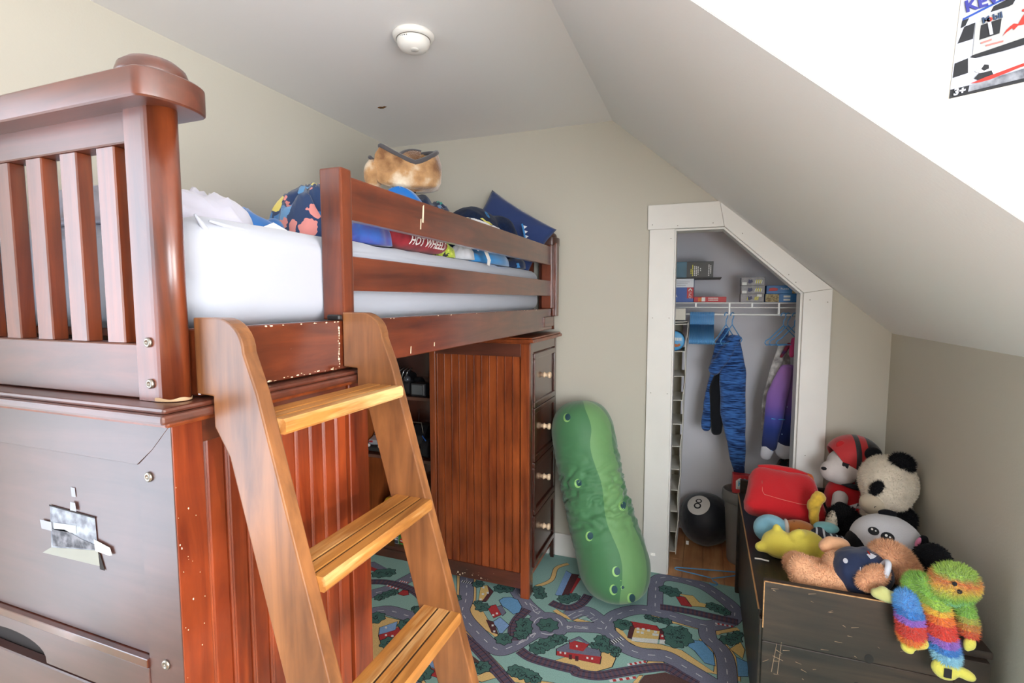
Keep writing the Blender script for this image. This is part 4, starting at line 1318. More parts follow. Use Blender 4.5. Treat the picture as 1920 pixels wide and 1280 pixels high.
L_.new(rp.outputs['Color'], bs.inputs['Base Color'])
nb = N_.new('ShaderNodeTexNoise'); nb.inputs['Scale'].default_value = 220
L_.new(tc.outputs['Object'], nb.inputs['Vector'])
bpn = N_.new('ShaderNodeBump'); bpn.inputs['Strength'].default_value = 0.6; bpn.inputs['Distance'].default_value = 0.004
L_.new(nb.outputs['Fac'], bpn.inputs['Height']); L_.new(bpn.outputs['Normal'], bs.inputs['Normal'])
BIND = mat('grey_binding', '4a4648', 0.85, sheen=0.3)
ex, ey = Vector((0.5, 0.866, 0)), Vector((-0.866, 0.5, 0))   # across and away from the room's middle
FC = Vector((-1.11, 1.80, 0))
def rim(a):
    # a: 0..2pi round the pocket; front at -pi/2
    u, v = math.cos(a), math.sin(a)
    z = 1.972 + 0.026 * abs(u) ** 2 - 0.034 * max(0, -v) * (1 - abs(u)) + 0.020 * max(0, v) * (0.4 + u) + 0.006 * u
    return FC + ex * (u * 0.118) + ey * (v * 0.055 + 0.02 * math.sin(2 * a)), z
n, rows = 60, 18
vs, fs_ = [], []
for r in range(rows + 1):
    t = r / rows
    for k in range(n):
        a = 2 * PI * k / n
        p, z = rim(a)
        zb = 1.835
        bulge = 1 + 0.16 * math.sin(PI * min(1, t * 1.05)) + 0.10 * noise3(math.cos(a) * 2, math.sin(a) * 2, t * 3) + 0.06 * ridge(a * 0.25, t * 0.5, 6, 3)
        if t > 0.86: bulge *= 1 - 0.75 * ((t - 0.86) / 0.14) ** 2
        q = FC + (p - FC) * bulge
        vs.append((q.x, q.y, z + (zb - z) * t))
for r in range(rows):
    for k in range(n):
        a, b = r * n + k, r * n + (k + 1) % n
        fs_.append((a, a + n, b + n, b))
fs_.append(tuple(rows * n + k for k in range(n)))
me = bpy.data.meshes.new('mesh'); me.from_pydata(vs, [], fs_)
body = add('fleece', me, FLE, fb, smooth=True)
sm = body.modifiers.new('thickness', 'SOLIDIFY'); sm.thickness = 0.008; sm.offset = -1
tube('binding', BIND, fb, [(*(rim(2 * PI * k / 60)[0][:2]), rim(2 * PI * k / 60)[1]) for k in range(60)], 0.0095, 8, closed=True)
inner = []
for k in range(16):
    t = k / 15
    p = FC + ex * (-0.04 + 0.11 * t) + ey * (0.02 + 0.02 * math.sin(t * 3))
    inner.append((p.x, p.y, 1.968 + 0.040 * math.sin(t * 2.0)))
vs, fs_ = [], []
for x, y, z in inner: vs += [(x, y, z), (x, y, 1.88)]
for k in range(15): fs_.append((2 * k, 2 * k + 2, 2 * k + 3, 2 * k + 1))
me = bpy.data.meshes.new('mesh'); me.from_pydata(vs, [], fs_)
fo = add('inner_fold', me, FLE, fb, smooth=True)
sm = fo.modifiers.new('thickness', 'SOLIDIFY'); sm.thickness = 0.010
tube('binding', BIND, fb, inner, 0.0095, 8)
side = [FC + ex * (-0.155 - 0.012 * k) + ey * (0.03 * k - 0.01) for k in range(4)]
blob('back_fold', FLE, fb, [('e', tuple(FC + ex * -0.135 + ey * 0.03 + Vector((0, 0, 1.885))), (0.03, 0.045, 0.062))], 0.006, 4, 0.004, 30)
tube('binding', BIND, fb, [tuple(FC + ex * (-0.158 + 0.012 * k) + ey * (0.01 + 0.01 * k) + Vector((0, 0, 1.945 - 0.001 * k))) for k in range(5)], 0.007, 8)

# striped blanket, pillows and the layers seen between the guard rails
STR = ramp_mat('striped_blanket', [(0.0, 'd9d9de'), (0.20, 'd9d9de'), (0.24, '24384f'), (0.29, 'e2c452'), (0.37, '1c5cb4'), (0.55, '2d3a58'), (0.65, '3a76bc')], 'x', 0.075, -0.085, const=True, jitter=0.02)
cloth('striped_blanket', STR, 'blue, yellow and white striped blanket in front of the dinosaur pillow', 'blanket', -0.890, 1.98, 0.075, 0.33, TOPZ + 0.074, 0.092, fold=0.2, fs=9, seed=21.0, power=0.35)

def pillow_mesh(w, h, t, mtx, puff=0.55, n=26, seed=0.0, amp=0.006):
    vs, fs_ = [], []
    for sgn in (1, -1):
        for i in range(n + 1):
            for j in range(n + 1):
                u, v = -1 + 2 * i / n, -1 + 2 * j / n
                pin = 1 - 0.07 * (1 - v * v) * abs(u) ** 3 if abs(u) > 0 else 1
                pin2 = 1 - 0.07 * (1 - u * u) * abs(v) ** 3
                th = t / 2 * ((1 - u ** 4) * (1 - v ** 4)) ** puff
                x, y = u * w / 2 * pin, v * h / 2 * pin2
                vs.append((x, y, sgn * (th + (amp * ridge(x, y, 9, seed + sgn) if 0.02 < th else 0))))
    m1 = (n + 1) ** 2
    for q in range(2):
        for i in range(n):
            for j in range(n):
                a = q * m1 + i * (n + 1) + j
                f = (a, a + n + 1, a + n + 2, a + 1)
                fs_.append(f if q == 0 else f[::-1])
    me = bpy.data.meshes.new('mesh'); me.from_pydata(vs, [], fs_)
    b_ = bmesh.new(); b_.from_mesh(me)
    bmesh.ops.remove_doubles(b_, verts=b_.verts[:], dist=2e-4)
    bmesh.ops.recalc_face_normals(b_, faces=b_.faces[:])
    b_.to_mesh(me); b_.free()
    me.transform(mtx)
    return me
PN = frame((-0.955, 2.515, 1.772), (0.846, -0.02, -0.533), (0.525, 0.16, 0.836))
o = add('pillow', pillow_mesh(0.42, 0.27, 0.075, PN), mat('navy_pillowcase', '2e3f6e', 0.85, 0.2, sheen=0.3, bump=0.1, bscale=30), None, (-0.955, 2.515, 1.772), smooth=True)
props(o, 'plain navy pillow propped up against the headboard', 'pillow')
dp = thing('dinosaur_pillow', 'round navy dinosaur cushion with white felt spikes leaning on the plain pillow', 'cushion', (-0.96, 2.30, TOPZ))
dpb = blob('cushion', mat('navy_plush', '10203f', 0.9, 0.2, sheen=0.08, var=0.3, vscale=90), dp, [('e', (-1.03, 2.24, 1.715), (0.125, 0.21, 0.140)), ('e', (-0.955, 2.36, 1.705), (0.10, 0.11, 0.128))], 0.010, 6, 0.004, 20)
BLUEP, YELP, ORP, TEALP = mat('felt_blue', '3f86c4', 0.9), mat('felt_yellow', 'd8cf6a', 0.9), mat('felt_orange', 'd9733a', 0.9), mat('felt_teal', '2f9a8c', 0.9)
def sauropod(s):
    return [(x * s, y * s) for x, y in [(-1.0, 0.9), (-0.8, 1.0), (-0.72, 0.8), (-0.75, 0.3), (-0.5, 0.1), (0.1, 0.15), (0.6, 0.0), (1.1, 0.15), (0.7, -0.2), (0.55, -0.6), (0.40, -0.6), (0.38, -0.25), (-0.15, -0.25), (-0.2, -0.6), (-0.36, -0.6), (-0.42, -0.2), (-0.8, -0.05), (-0.92, 0.3), (-0.88, 0.75)]]
def raptor(s):
    return [(x * s, y * s) for x, y in [(-1.0, 0.2), (-0.6, 0.35), (-0.2, 0.15), (0.4, 0.2), (1.0, 0.0), (0.5, -0.05), (0.25, -0.4), (0.1, -0.1), (-0.2, -0.3), (-0.3, -0.05), (-0.6, 0.1)]]
def on_dino(pos, shape, m, nm='felt_dinosaur', rx=(0.35, 0.9, -0.15)):
    p = Vector(pos); d = (Vector((0, 0, 1.6)) - p).normalized()
    x = Vector(rx).normalized(); y = d.cross(x)
    decal(nm, m, dp, dpb, frame(p + d * 0.25, x, y), shape, 0.0015, 4)
on_dino((-0.90, 2.18, 1.78), sauropod(0.030), BLUEP)
on_dino((-0.87, 2.33, 1.74), raptor(0.040), YELP)
on_dino((-0.90, 2.05, 1.78), raptor(0.030), YELP)
on_dino((-0.88, 2.12, 1.745), raptor(0.018), ORP)
on_dino((-0.85, 2.40, 1.68), raptor(0.028), YELP)
on_dino((-0.86, 2.36, 1.775), ell(0.012, 0.012, 14), BLUEP, 'felt_eye')
on_dino((-0.86, 2.36, 1.775), ell(0.005, 0.005, 10), BLACK, 'felt_eye')
FELT = mat('felt_white', 'e3e6ec', 0.9)
for k in range(4):
    a = 0.75 - 0.22 * k
    c0 = Vector((-0.845, 2.405 + 0.012 * k, 1.775 - 0.022 * k))
    prism('felt_spike', FELT, dp, [(-0.012, 0), (0.012, 0), (0.004, 0.026)], 'z', -0.002, 0.002, mtx=frame(c0, (0.1, 0.35, -0.93), (0.6, 0.6, 0.3)))
tube('piping', BLUEP, dp, [(-0.843 + 0.006 * math.sin(k / 3), 2.395 + 0.010 * k - 0.0008 * k * k, 1.79 - 0.018 * k) for k in range(10)], 0.005, 8)

cloth('purple_cloth', mat('purple_cloth', '4b3f8c', 0.85, sheen=0.3, color2='2b57a8', vscale=18), 'small purple and blue cloth beside the guard post', 'cloth', -0.875, 1.21, 0.05, 0.075, TOPZ, 0.062, fold=0.4, fs=16, seed=31)
rb = thing('red_blanket', 'red printed blanket with white slanted lettering behind the guard rail', 'blanket', (-0.88, 1.43, TOPZ))
vs_, fs_ = [], []
for i in range(25):
    y = 1.285 + 0.33 * i / 24
    e_ = 1 - 0.55 * abs(2 * i / 24 - 1) ** 6
    for k in range(16):
        a_ = 2 * PI * k / 16
        vs_.append((-0.868 + (0.046 + 0.003 * noise3(y * 30, a_, 1)) * e_ * math.cos(a_), y, TOPZ + 0.034 + 0.034 * e_ * math.sin(a_)))
for i in range(24):
    for k in range(16):
        fs_.append((i * 16 + k, i * 16 + (k + 1) % 16, (i + 1) * 16 + (k + 1) % 16, (i + 1) * 16 + k))
fs_ += [tuple(range(16))[::-1], tuple(24 * 16 + k for k in range(16))]
me = bpy.data.meshes.new('mesh'); me.from_pydata(vs_, [], fs_)
rbb = add('blanket', me, mat('red_cloth', 'a32430', 0.85, sheen=0.1, color2='7e1a26', vscale=16), rb, smooth=True)
tm = text_mesh('HOT WHEELS', 0.036, Matrix.Identity(4), 0.0, 0.25, 0.0008)
tr_ = bvh_of(rbb); inv = ROOT[rb.name].inverted()
TF = frame((-0.70, 1.45, TOPZ + 0.026), (0, 1, 0), (0, 0, 1))
bm = bmesh.new(); bm.from_mesh(tm); bmesh.ops.triangulate(bm, faces=bm.faces[:]); bmesh.ops.subdivide_edges(bm, edges=[e_ for e_ in bm.edges if e_.calc_length() > 0.008], cuts=2)
dl = (inv.to_3x3() @ -(TF.to_3x3() @ Vector((0, 0, 1)))).normalized()
for v in bm.verts:
    h, nn, _, _ = tr_.ray_cast(inv @ (TF @ v.co), dl, 1.0)
    v.co = (h - dl * 0.003) if h is not None else tr_.find_nearest(inv @ (TF @ v.co))[0]
bm.to_mesh(tm); bm.free()
add('lettering', tm, mat('white_ink', 'ece6e2', 0.7), rb, local=True)
cloth('lime_cloth', print_mat('lime_print', 'a8b83a', ['2a2a2a', 'a8b83a', 'c9d060'], 40, thr=0.4), 'scrap of lime green and black cloth next to the red blanket', 'cloth', -0.885, 1.665, 0.04, 0.045, TOPZ, 0.052, fold=0.3, fs=14, seed=41)
cloth('quilted_pad', mat('pale_grey_quilt', 'b7b8bd', 0.9, sheen=0.3), 'pale grey quilted pad between the red and turquoise blankets', 'quilt', -0.878, 1.77, 0.062, 0.055, TOPZ, 0.052, fold=0.35, fs=26, seed=43)
tqb = cloth('turquoise_blanket', mat('turquoise_fleece', '2c86c6', 0.9, sheen=0.4, var=0.15, vscale=12), 'bright turquoise-blue blanket behind the guard rail with a white care label', 'blanket', -0.878, 2.04, 0.066, 0.20, TOPZ, 0.056, fold=0.15, fs=10, seed=45)
cl = thing('care_label', 'long white care label hanging over the mattress edge', 'label', (-0.80, 1.86, TOPZ))
prism('ribbon', LBL, cl, [(1.80, TOPZ + 0.052), (1.83, TOPZ + 0.056), (1.885, TOPZ + 0.004), (1.870, TOPZ - 0.020), (1.850, TOPZ - 0.016), (1.853, TOPZ + 0.004)], 'x', -0.7945, -0.7935)
tube('loop', LBL, cl, [(-0.797, 1.772 + 0.013 * math.cos(a), TOPZ + 0.046 + 0.013 * math.sin(a)) for a in np.linspace(0.6, 5.6, 14)], 0.003, 6)
cloth('navy_throw', DINO_PRINT, 'navy printed throw tucked behind the guard rail near the headboard', 'blanket', -0.868, 2.345, 0.055, 0.085, TOPZ, 0.048, fold=0.2, fs=11, seed=47)

# ================================================================ closet contents
WIRE = mat('white_wire', 'eeeeec', 0.4)
ws = thing('wire_shelf', 'white wire closet shelf with hanging rod', 'shelf', (0.2, 3.1, 1.34))
WX0, WX1, WY = -0.233, 0.62, 2.935
tube('front_wire', WIRE, ws, [(WX0, WY, 1.404), (WX1, WY, 1.404)], 0.0035, 8)
tube('lip_wire', WIRE, ws, [(WX0, WY, 1.380), (WX1, WY, 1.380)], 0.0028, 8)
tube('hanging_rod', WIRE, ws, [(WX0, WY + 0.015, 1.343), (WX1, WY + 0.015, 1.343)], 0.0050, 8)
tube('back_wire', WIRE, ws, [(WX0, 3.262, 1.402), (WX1, 3.262, 1.402)], 0.0028, 8)
bm = bmesh.new()
for k in range(34):
    bm_box(bm, WX0 + 0.012 + k * 0.0252 - 0.001, WX0 + 0.012 + k * 0.0252 + 0.001, WY, 3.262, 1.4035, 1.4058)
props(add('cross_wire', from_bm(bm), WIRE, ws), kind='stuff')
for x, z0 in ((-0.04, 1.380), (0.127, 1.346), (0.235, 1.380), (0.360, 1.346)):
    box('upright_clip', WIRE, ws, x - 0.0045, x + 0.0045, WY - 0.004, WY + 0.014, z0, 1.404, 0.001)

def carton(name, label, cat, x0, x1, y0, y1, z0, z1, m, group=None):
    t = thing(name, label, cat, ((x0 + x1) / 2, (y0 + y1) / 2, z0), group)
    box('carton', m, t, x0, x1, y0, y1, z0, z1, 0.0012)
    return t
def face(par, nm, m, y, x0, x1, z0, z1, d=0.0005):
    return box(nm, m, par, x0, x1, y - d, y + 0.0002, z0, z1, 0)
INKW, INKY = mat('print_white', 'dcdcd8', 0.6), mat('print_yellow', 'd8cf4a', 0.6)
RED = mat('print_red', 'b3272b', 0.5)
SZ = 1.4080
FY = 2.950
b = carton('computer_parts_box', 'blue and white carton with a red arrow tab under the black box', 'box', -0.225, -0.054, FY, 3.15, SZ, 1.534, mat('carton_blue', '27509c', 0.45))
face(b, 'white_band', mat('carton_white', 'd5d8de', 0.5), FY, -0.2249, -0.0541, 1.488, 1.5338)
face(b, 'red_tab', RED, FY, -0.088, -0.0542, 1.428, 1.487, 0.0008)
prism('arrow', INKW, b, [(-0.080, 1.474), (-0.071, 1.484), (-0.062, 1.474), (-0.062, 1.466), (-0.071, 1.476), (-0.080, 1.466)], 'y', FY - 0.0014, FY - 0.0007)
text('lettering', INKW, b, 'CPU', 0.019, frame((-0.071, FY - 0.0012, 1.446), (0, 0, 1), (-1, 0, 0)))
text('lettering', INKW, b, 'A', 0.020, frame((-0.143, FY - 0.0008, 1.440), (1, 0, 0), (0, 0, 1)))
for k in range(3): face(b, 'printed_line', mat('print_grey', '8f949e', 0.6), FY, -0.14, -0.075 - 0.01 * k, 1.516 - 0.009 * k, 1.5185 - 0.009 * k, 0.0008)
tr2 = box('thin_tray', mat('tray_dark', '33312f', 0.5), None, -0.21, 0.084, FY - 0.02, 3.18, 1.5345, 1.5395, 0.001, loc=(-0.06, 3.05, 1.5345))
props(tr2, 'thin dark tray board lying under the black box in the closet', 'tray')
b = carton('black_box', 'black carton with vertical lines of white and yellow print, topmost in the closet', 'box', -0.215, 0.042, FY, 3.14, 1.540, 1.625, mat('carton_black', '3a3835', 0.45))
face(b, 'blue_fade', mat('carton_teal', '4f7f96', 0.45, color2='3f5d6c', vscale=6), FY, -0.2148, -0.092, 1.5405, 1.6245)
for x, z0, z1, m in ((0.029, 1.560, 1.606, INKW), (0.020, 1.548, 1.612, INKW), (-0.022, 1.574, 1.592, INKW), (-0.034, 1.555, 1.602, INKW), (-0.043, 1.548, 1.608, INKW), (-0.052, 1.550, 1.612, INKW), (-0.062, 1.548, 1.614, INKY), (-0.070, 1.560, 1.590, INKY)):
    n = int((z1 - z0) / 0.009)
    for k in range(n):
        face(b, 'printed_word', m, FY, x - 0.0022, x + 0.0022, z0 + k * 0.009, z0 + k * 0.009 + (0.0075 if k % 3 else 0.006), 0.0008)
b = carton('red_game_box', 'flat red game carton on the wire shelf', 'box', -0.052, 0.111, FY, 3.14, SZ, 1.437, RED)
face(b, 'logo_patch', INKW, FY, -0.012, 0.006, 1.4115, 1.4330)
face(b, 'logo_figure', mat('print_orange', 'd0752c', 0.6), FY, -0.030, -0.013, 1.4115, 1.4310)
for z in (1.4265, 1.4165):
    for k in range(8): face(b, 'printed_word', INKW, FY, 0.022 + k * 0.0062, 0.0268 + k * 0.0062, z, z + 0.0045)
GREY = mat('carton_grey', '8d8a8c', 0.5, var=0.18, vscale=60)
for k, (dx, lab) in enumerate(((0.0, 'grey puzzle box at the bottom of its stack of three'), (0.002, 'grey puzzle box in the middle of its stack of three'), (0.001, 'grey puzzle box on top of its stack of three'))):
    z0 = SZ + k * 0.0432
    b = carton('puzzle_box', lab, 'box', 0.180 + dx, 0.291 + dx, FY, 3.06, z0, z0 + 0.0425, GREY, 'puzzle boxes on the closet shelf')
    nx = 0.258 if k == 0 else 0.184
    face(b, 'number_tab', INKW, FY, nx + dx, nx + 0.022 + dx, z0 + (0.028 if k == 0 else 0.003), z0 + (0.041 if k == 0 else 0.017))
    random.seed(k + 5)
    for j in range(7):
        x = (0.19 if k == 0 and j > 3 else 0.245) + 0.005 * j
        prism('swirl_letter', INKY if (k == 0 or j % 2) else INKW, b, [(x, z0 + 0.012), (x + 0.0028, z0 + 0.010), (x + 0.006, z0 + 0.026 + 0.004 * (j % 2)), (x + 0.003, z0 + 0.027 + 0.004 * (j % 2))], 'y', FY - 0.0007, FY)
    prism('picture', mat('print_slate', '4a4c66', 0.6), b, [(0.213, z0 + 0.014), (0.222, z0 + 0.010), (0.236, z0 + 0.018), (0.232, z0 + 0.032), (0.222, z0 + 0.028), (0.216, z0 + 0.034)], 'y', FY - 0.0008, FY)
PZB = mat('carton_royal', '1c4f8c', 0.45, color2='2a70ac', vscale=9)
for k, lab in enumerate(('blue puzzle box with a coloured picture at its end, lower of two', 'blue puzzle box with white lettering, upper of two')):
    z0 = SZ + k * 0.0432
    x0 = 0.296 + 0.005 * k
    b = carton('puzzle_box', lab, 'box', x0, 0.456 + 0.004 * k, FY, 3.06, z0, z0 + 0.0425, PZB, 'puzzle boxes on the closet shelf')
    pic = mat('print_collage', '6e5a3a', 0.6, color2='b0a070', vscale=120)
    if k == 0:
        face(b, 'picture', pic, FY, x0 + 0.001, x0 + 0.064, z0 + 0.001, z0 + 0.0415)
        for j in range(2): face(b, 'printed_block', INKW, FY, x0 + 0.085, x0 + 0.116, z0 + 0.008 + j * 0.016, z0 + 0.018 + j * 0.016)
    else:
        face(b, 'picture', pic, FY, x0 + 0.118, x0 + 0.157, z0 + 0.001, z0 + 0.0415)
        text('lettering', INKW, b, 'Puzzle', 0.015, frame((x0 + 0.084, FY - 0.0006, z0 + 0.025), (1, 0, 0), (0, 0, 1)))
        prism('red_logo', RED, b, [(x0 + 0.010, z0 + 0.014), (x0 + 0.050, z0 + 0.016), (x0 + 0.054, z0 + 0.026), (x0 + 0.034, z0 + 0.032), (x0 + 0.014, z0 + 0.028)], 'y', FY - 0.0006, FY)

# hanging fabric organiser
org = thing('hanging_organiser', 'cream fabric hanging shoe organiser with a column of pockets in the closet', 'organiser', (-0.16, 3.0, 0.02))
CREAM = mat('cream_canvas', 'd8d4c8', 0.9, 0.2, sheen=0.2)
CREAM_D = mat('canvas_panel', 'b9b3a4', 0.9, 0.2)
OY0, OY1 = 2.862, 3.130
def oxr(z): return -0.078 - 0.030 * (1.37 - z) / 1.35
pts = []
zsh = [1.286, 1.140, 1.006, 0.876, 0.745, 0.622, 0.495, 0.378, 0.258, 0.143, 0.030]
# right side panel leaning in towards the foot, with a slack scalloped front edge
side_pts = [(OY1, 1.30), (OY1, 0.02)]
n = 60
for k in range(n + 1):
    z = 0.02 + (1.30 - 0.02) * k / n
    side_pts.append((OY0 + 0.010 * abs(math.sin(z * 24)), z))
bm = bm_prism(bmesh.new(), side_pts, 'x', -0.0015, 0.0015)
bmesh.ops.triangulate(bm, faces=bm.faces[:])
for v in bm.verts: v.co.x += oxr(v.co.z) + 0.004 * math.sin(v.co.z * 24 + v.co.y * 14)
add('side_panel', from_bm(bm), CREAM, org)
box('side_panel', CREAM, org, -0.232, -0.229, OY0, OY1, 0.02, 1.30, 0)
box('back_panel', CREAM_D, org, -0.229, -0.110, OY1 - 0.003, OY1, 0.02, 1.30, 0)
for z in zsh + [1.298]:
    bm = bm_prism(bmesh.new(), [(-0.229, z - 0.003), (oxr(z) - 0.002, z + 0.004), (oxr(z) - 0.002, z + 0.0075), (-0.229, z + 0.003)], 'y', OY0 + 0.002, OY1 - 0.003)
    add('pocket_shelf', from_bm(bm), CREAM, org)
box('top_flap', CREAM, org, -0.229, -0.090, OY0 + 0.03, OY0 + 0.034, 1.312, 1.374, 0.001)
tn = thing('snack_tin', 'round tin with a bright blue printed lid lying in the organiser pocket', 'tin', (-0.140, 2.95, 1.150))
TM = Matrix.Translation((-0.143, 2.875, 1.2005)) @ Matrix.Rotation(-PI / 2, 4, 'X')
lathe('can', mat('tin_grey', '8f8b86', 0.4, metal=0.5), tn, [(0.050, 0.004), (0.0505, 0.01), (0.0505, 0.13), (0.048, 0.135)], TM, 32)
lathe('lid', mat('lid_blue', '3f97cc', 0.4), tn, [(0.046, -0.0045), (0.0495, -0.003), (0.0525, 0.0), (0.0525, 0.012), (0.051, 0.014)], TM, 36)
lathe('lid_rim', mat('lid_navy', '2b3f66', 0.4), tn, [(0.0535, -0.001), (0.0535, 0.004)], TM, 36)
for j, (x, w) in enumerate(((-0.128, 0.007), (-0.119, 0.007), (-0.110, 0.007), (-0.137, 0.007))):
    prism('printed_letter', INKW, tn, [(x - w / 2, 1.203), (x + w / 2, 1.202), (x + w / 2, 1.218), (x - w / 2, 1.219)], 'y', 2.869, 2.8705)
prism('printed_picture', mat('print_amber', 'b8642a', 0.6), tn, [(-0.150, 1.176), (-0.140, 1.186), (-0.128, 1.182), (-0.116, 1.188), (-0.110, 1.178), (-0.122, 1.170), (-0.140, 1.168)], 'y', 2.869, 2.8705)

# hangers
HBLUE = mat('hanger_blue', '5f9fd4', 0.35, 0.5)
def hanger_path(w=0.40, drop=0.145):
    p = [(-0.018, 0.0), (-0.0175, 0.006), (-0.012, 0.0145), (0.0, 0.018), (0.012, 0.0145), (0.018, 0.004), (0.014, -0.010), (0.002, -0.022), (0.0, -0.045)]
    p += [(w / 2 - 0.03, -drop + 0.012), (w / 2 - 0.008, -drop + 0.004), (w / 2, -drop - 0.008), (w / 2 - 0.010, -drop - 0.019)]
    p += [(-w / 2 + 0.010, -drop - 0.019), (-w / 2, -drop - 0.008), (-w / 2 + 0.008, -drop + 0.004), (-w / 2 + 0.03, -drop + 0.012), (-0.003, -0.050)]
    return p
def hanger_mesh(r=0.0030, w=0.40, drop=0.145):
    return tube_mesh([(0, y, z) for y, z in hanger_path(w, drop)], r, 6)
HM = hanger_mesh(0.0026, 0.26, 0.125)
HM.materials.append(HBLUE)
HM.polygons.foreach_set('use_smooth', [True] * len(HM.polygons))
RODY, RODZ = WY + 0.015, 1.343
def hang(x, rz, label, group=None, mesh=HM, tilt=0.0):
    o = bpy.data.objects.new('plastic_hanger', mesh)
    o.location = (x, RODY, RODZ - 0.007)
    o.rotation_euler = (tilt, 0, rz)
    col.objects.link(o)
    ROOT[o.name] = Matrix.LocRotScale(o.location, Euler(o.rotation_euler), None)
    return props(o, label, 'hanger', group)
random.seed(21)
for k in range(22):
    hang(-0.066 + k * 0.0056, 0.0, 'empty light blue plastic hanger in the tight bundle by the organiser', 'empty hangers bundled on the rod')

# blue hooded jacket slung from two hangers
HM2 = hanger_mesh(0.0028, 0.24, 0.125); HM2.materials.append(HBLUE)
hang(0.113, -0.5, 'blue hanger with the jacket hood slipped over it', mesh=HM2)
hang(0.143, -0.5, 'blue hanger holding the heather blue jacket by one shoulder', mesh=HM2)
jk = thing('hooded_jacket', 'heather blue hooded jacket with black side panels hanging askew in the closet', 'jacket', (0.15, 2.96, 0.9))
HEA = mat('heather_blue', '12254e', 0.9, 0.2, sheen=0.3, color2='3f6fb4', vscale=26, stretch=(0.7, 0.7, 7))
JBLK = mat('jersey_black', '121318', 0.9, 0.2, sheen=0.2)
def jp(px, py, dy=0.0): return (-0.001 + (px - 1312) * 0.00272, 2.955 + dy, 1.278 - (py - 612) * 0.00286)
def cloth_part(name, m, par, chains, voxel=0.009, flatten=0.55, y0=2.96, disp=0.006, dscale=16, seed=0, stretch=(1, 1, 0.35)):
    me = blob_mesh([('c', c) for c in chains], voxel, 6)
    for v in me.vertices: v.co.y = y0 + (v.co.y - y0) * flatten
    me.update()
    wrinkle(me, disp, dscale, seed, stretch)
    return add(name, me, m, par, smooth=True)
cloth_part('sleeve', HEA, jk, [[(jp(1367, 640), 0.040), (jp(1369, 700), 0.070), (jp(1371, 770), 0.068), (jp(1381, 830), 0.048), (jp(1387, 882), 0.031)]], seed=1)
cloth_part('hood', HEA, jk, [[(jp(1356, 618, 0.02), 0.016), (jp(1347, 648, 0.02), 0.034), (jp(1338, 685, 0.0), 0.034)], [(jp(1374, 634, -0.02), 0.024), (jp(1354, 662, -0.03), 0.034), (jp(1337, 692, -0.03), 0.034)]], flatten=0.7, y0=2.95, seed=3)
cloth_part('side_panel', JBLK, jk, [[(jp(1352, 690, 0.02), 0.030), (jp(1340, 730, 0.02), 0.034), (jp(1343, 780, 0.02), 0.036), (jp(1344, 812, 0.02), 0.030)]], y0=2.99, seed=4)
cloth_part('back_panel', HEA, jk, [[(jp(1340, 700, 0.04), 0.03), (jp(1330, 760, 0.04), 0.034), (jp(1324, 808, 0.04), 0.030)]], y0=3.02, seed=5)
cloth_part('cuff', mat('navy_rib', '16305e', 0.9), jk, [[(jp(1386, 874), 0.032), (jp(1388, 888), 0.030)]], seed=6, disp=0.002)

# garments at the right of the rod
hang(0.385, -0.85, 'blue hanger carrying the grey printed shirt', mesh=HM2)
hang(0.405, -0.85, 'blue hanger carrying the purple galaxy top', mesh=HM2)
hang(0.436, -0.85, 'blue hanger at the closed end of the rod beside the jamb', mesh=HM2)
def gp_(px, py, dy=0.0): return (0.301 + (px - 1425) * 0.0026, 2.955 + dy, 0.608 + (850 - py) * 0.00285)
GAL = ramp_mat('galaxy_print', [(0.0, '101c46'), (0.24, '15307a'), (0.36, '3f449c'), (0.50, '7a58a8'), (0.75, '9468ae'), (1.0, '9c6cb0')], 'z', -0.02, 0.46, rough=0.8, sheen=0.3, const=False)
gt = thing('galaxy_top', 'purple to navy galaxy-print top with white cuffs hanging in the closet', 'top', (0.40, 2.93, 0.66))
cloth_part('sleeve', GAL, gt, [[(gp_(1464, 690, -0.03), 0.034), (gp_(1450, 740, -0.03), 0.052), (gp_(1446, 790, -0.03), 0.048), (gp_(1440, 830, -0.03), 0.040)]], y0=2.925, seed=11)
cloth_part('body', GAL, gt, [[(gp_(1472, 692, 0.02), 0.034), (gp_(1474, 740, 0.02), 0.050), (gp_(1474, 820, 0.02), 0.050)]], y0=2.975, seed=12)
WC = mat('white_cuff', 'dcdbe2', 0.85, sheen=0.2)
cloth_part('cuff', WC, gt, [[(gp_(1438, 838, -0.03), 0.034), (gp_(1435, 849, -0.03), 0.030)]], y0=2.925, seed=13, disp=0.003)
cloth_part('hem', WC, gt, [[(gp_(1468, 836, 0.02), 0.042), (gp_(1470, 844, 0.02), 0.044), (gp_(1482, 842, 0.02), 0.042)]], y0=2.975, seed=14, disp=0.003)
tube('glow_line', mat('print_cyan', '4aa6dc', 0.7), gt, [(*gp_(1441 + 4 * k, 780 - 0.5 * abs(k - 3), -0.056)[:2], gp_(1441, 779, 0)[2]) for k in range(7)], 0.0022, 6)
for px, py in ((1446, 783), (1476, 726), (1468, 756), (1461, 806), (1444, 838), (1454, 770)):
    d = gp_(px, py, -0.052)
    lathe('star_print', mat('print_star', 'a9c8ee', 0.7), gt, [(0.0026, 0), (0.0026, 0.0008)], Matrix.Translation(d) @ Matrix.Rotation(PI / 2, 4, 'X'), 8)
gs = thing('printed_shirt', 'grey and white printed shirt behind the purple galaxy top', 'shirt', (0.36, 3.0, 0.7))
GPR = mat('grey_print_cloth', 'd3cfcc', 0.9, sheen=0.2, color2='8d8888', vscale=30)
cloth_part('sleeve', GPR, gs, [[(gp_(1460, 652, 0.03), 0.026), (gp_(1448, 690, 0.03), 0.026), (gp_(1436, 750, 0.03), 0.026), (gp_(1431, 805, 0.03), 0.018)]], y0=3.0, seed=15)
cloth_part('body', GPR, gs, [[(gp_(1464, 660, 0.06), 0.036), (gp_(1462, 740, 0.06), 0.045)]], y0=3.03, seed=16)
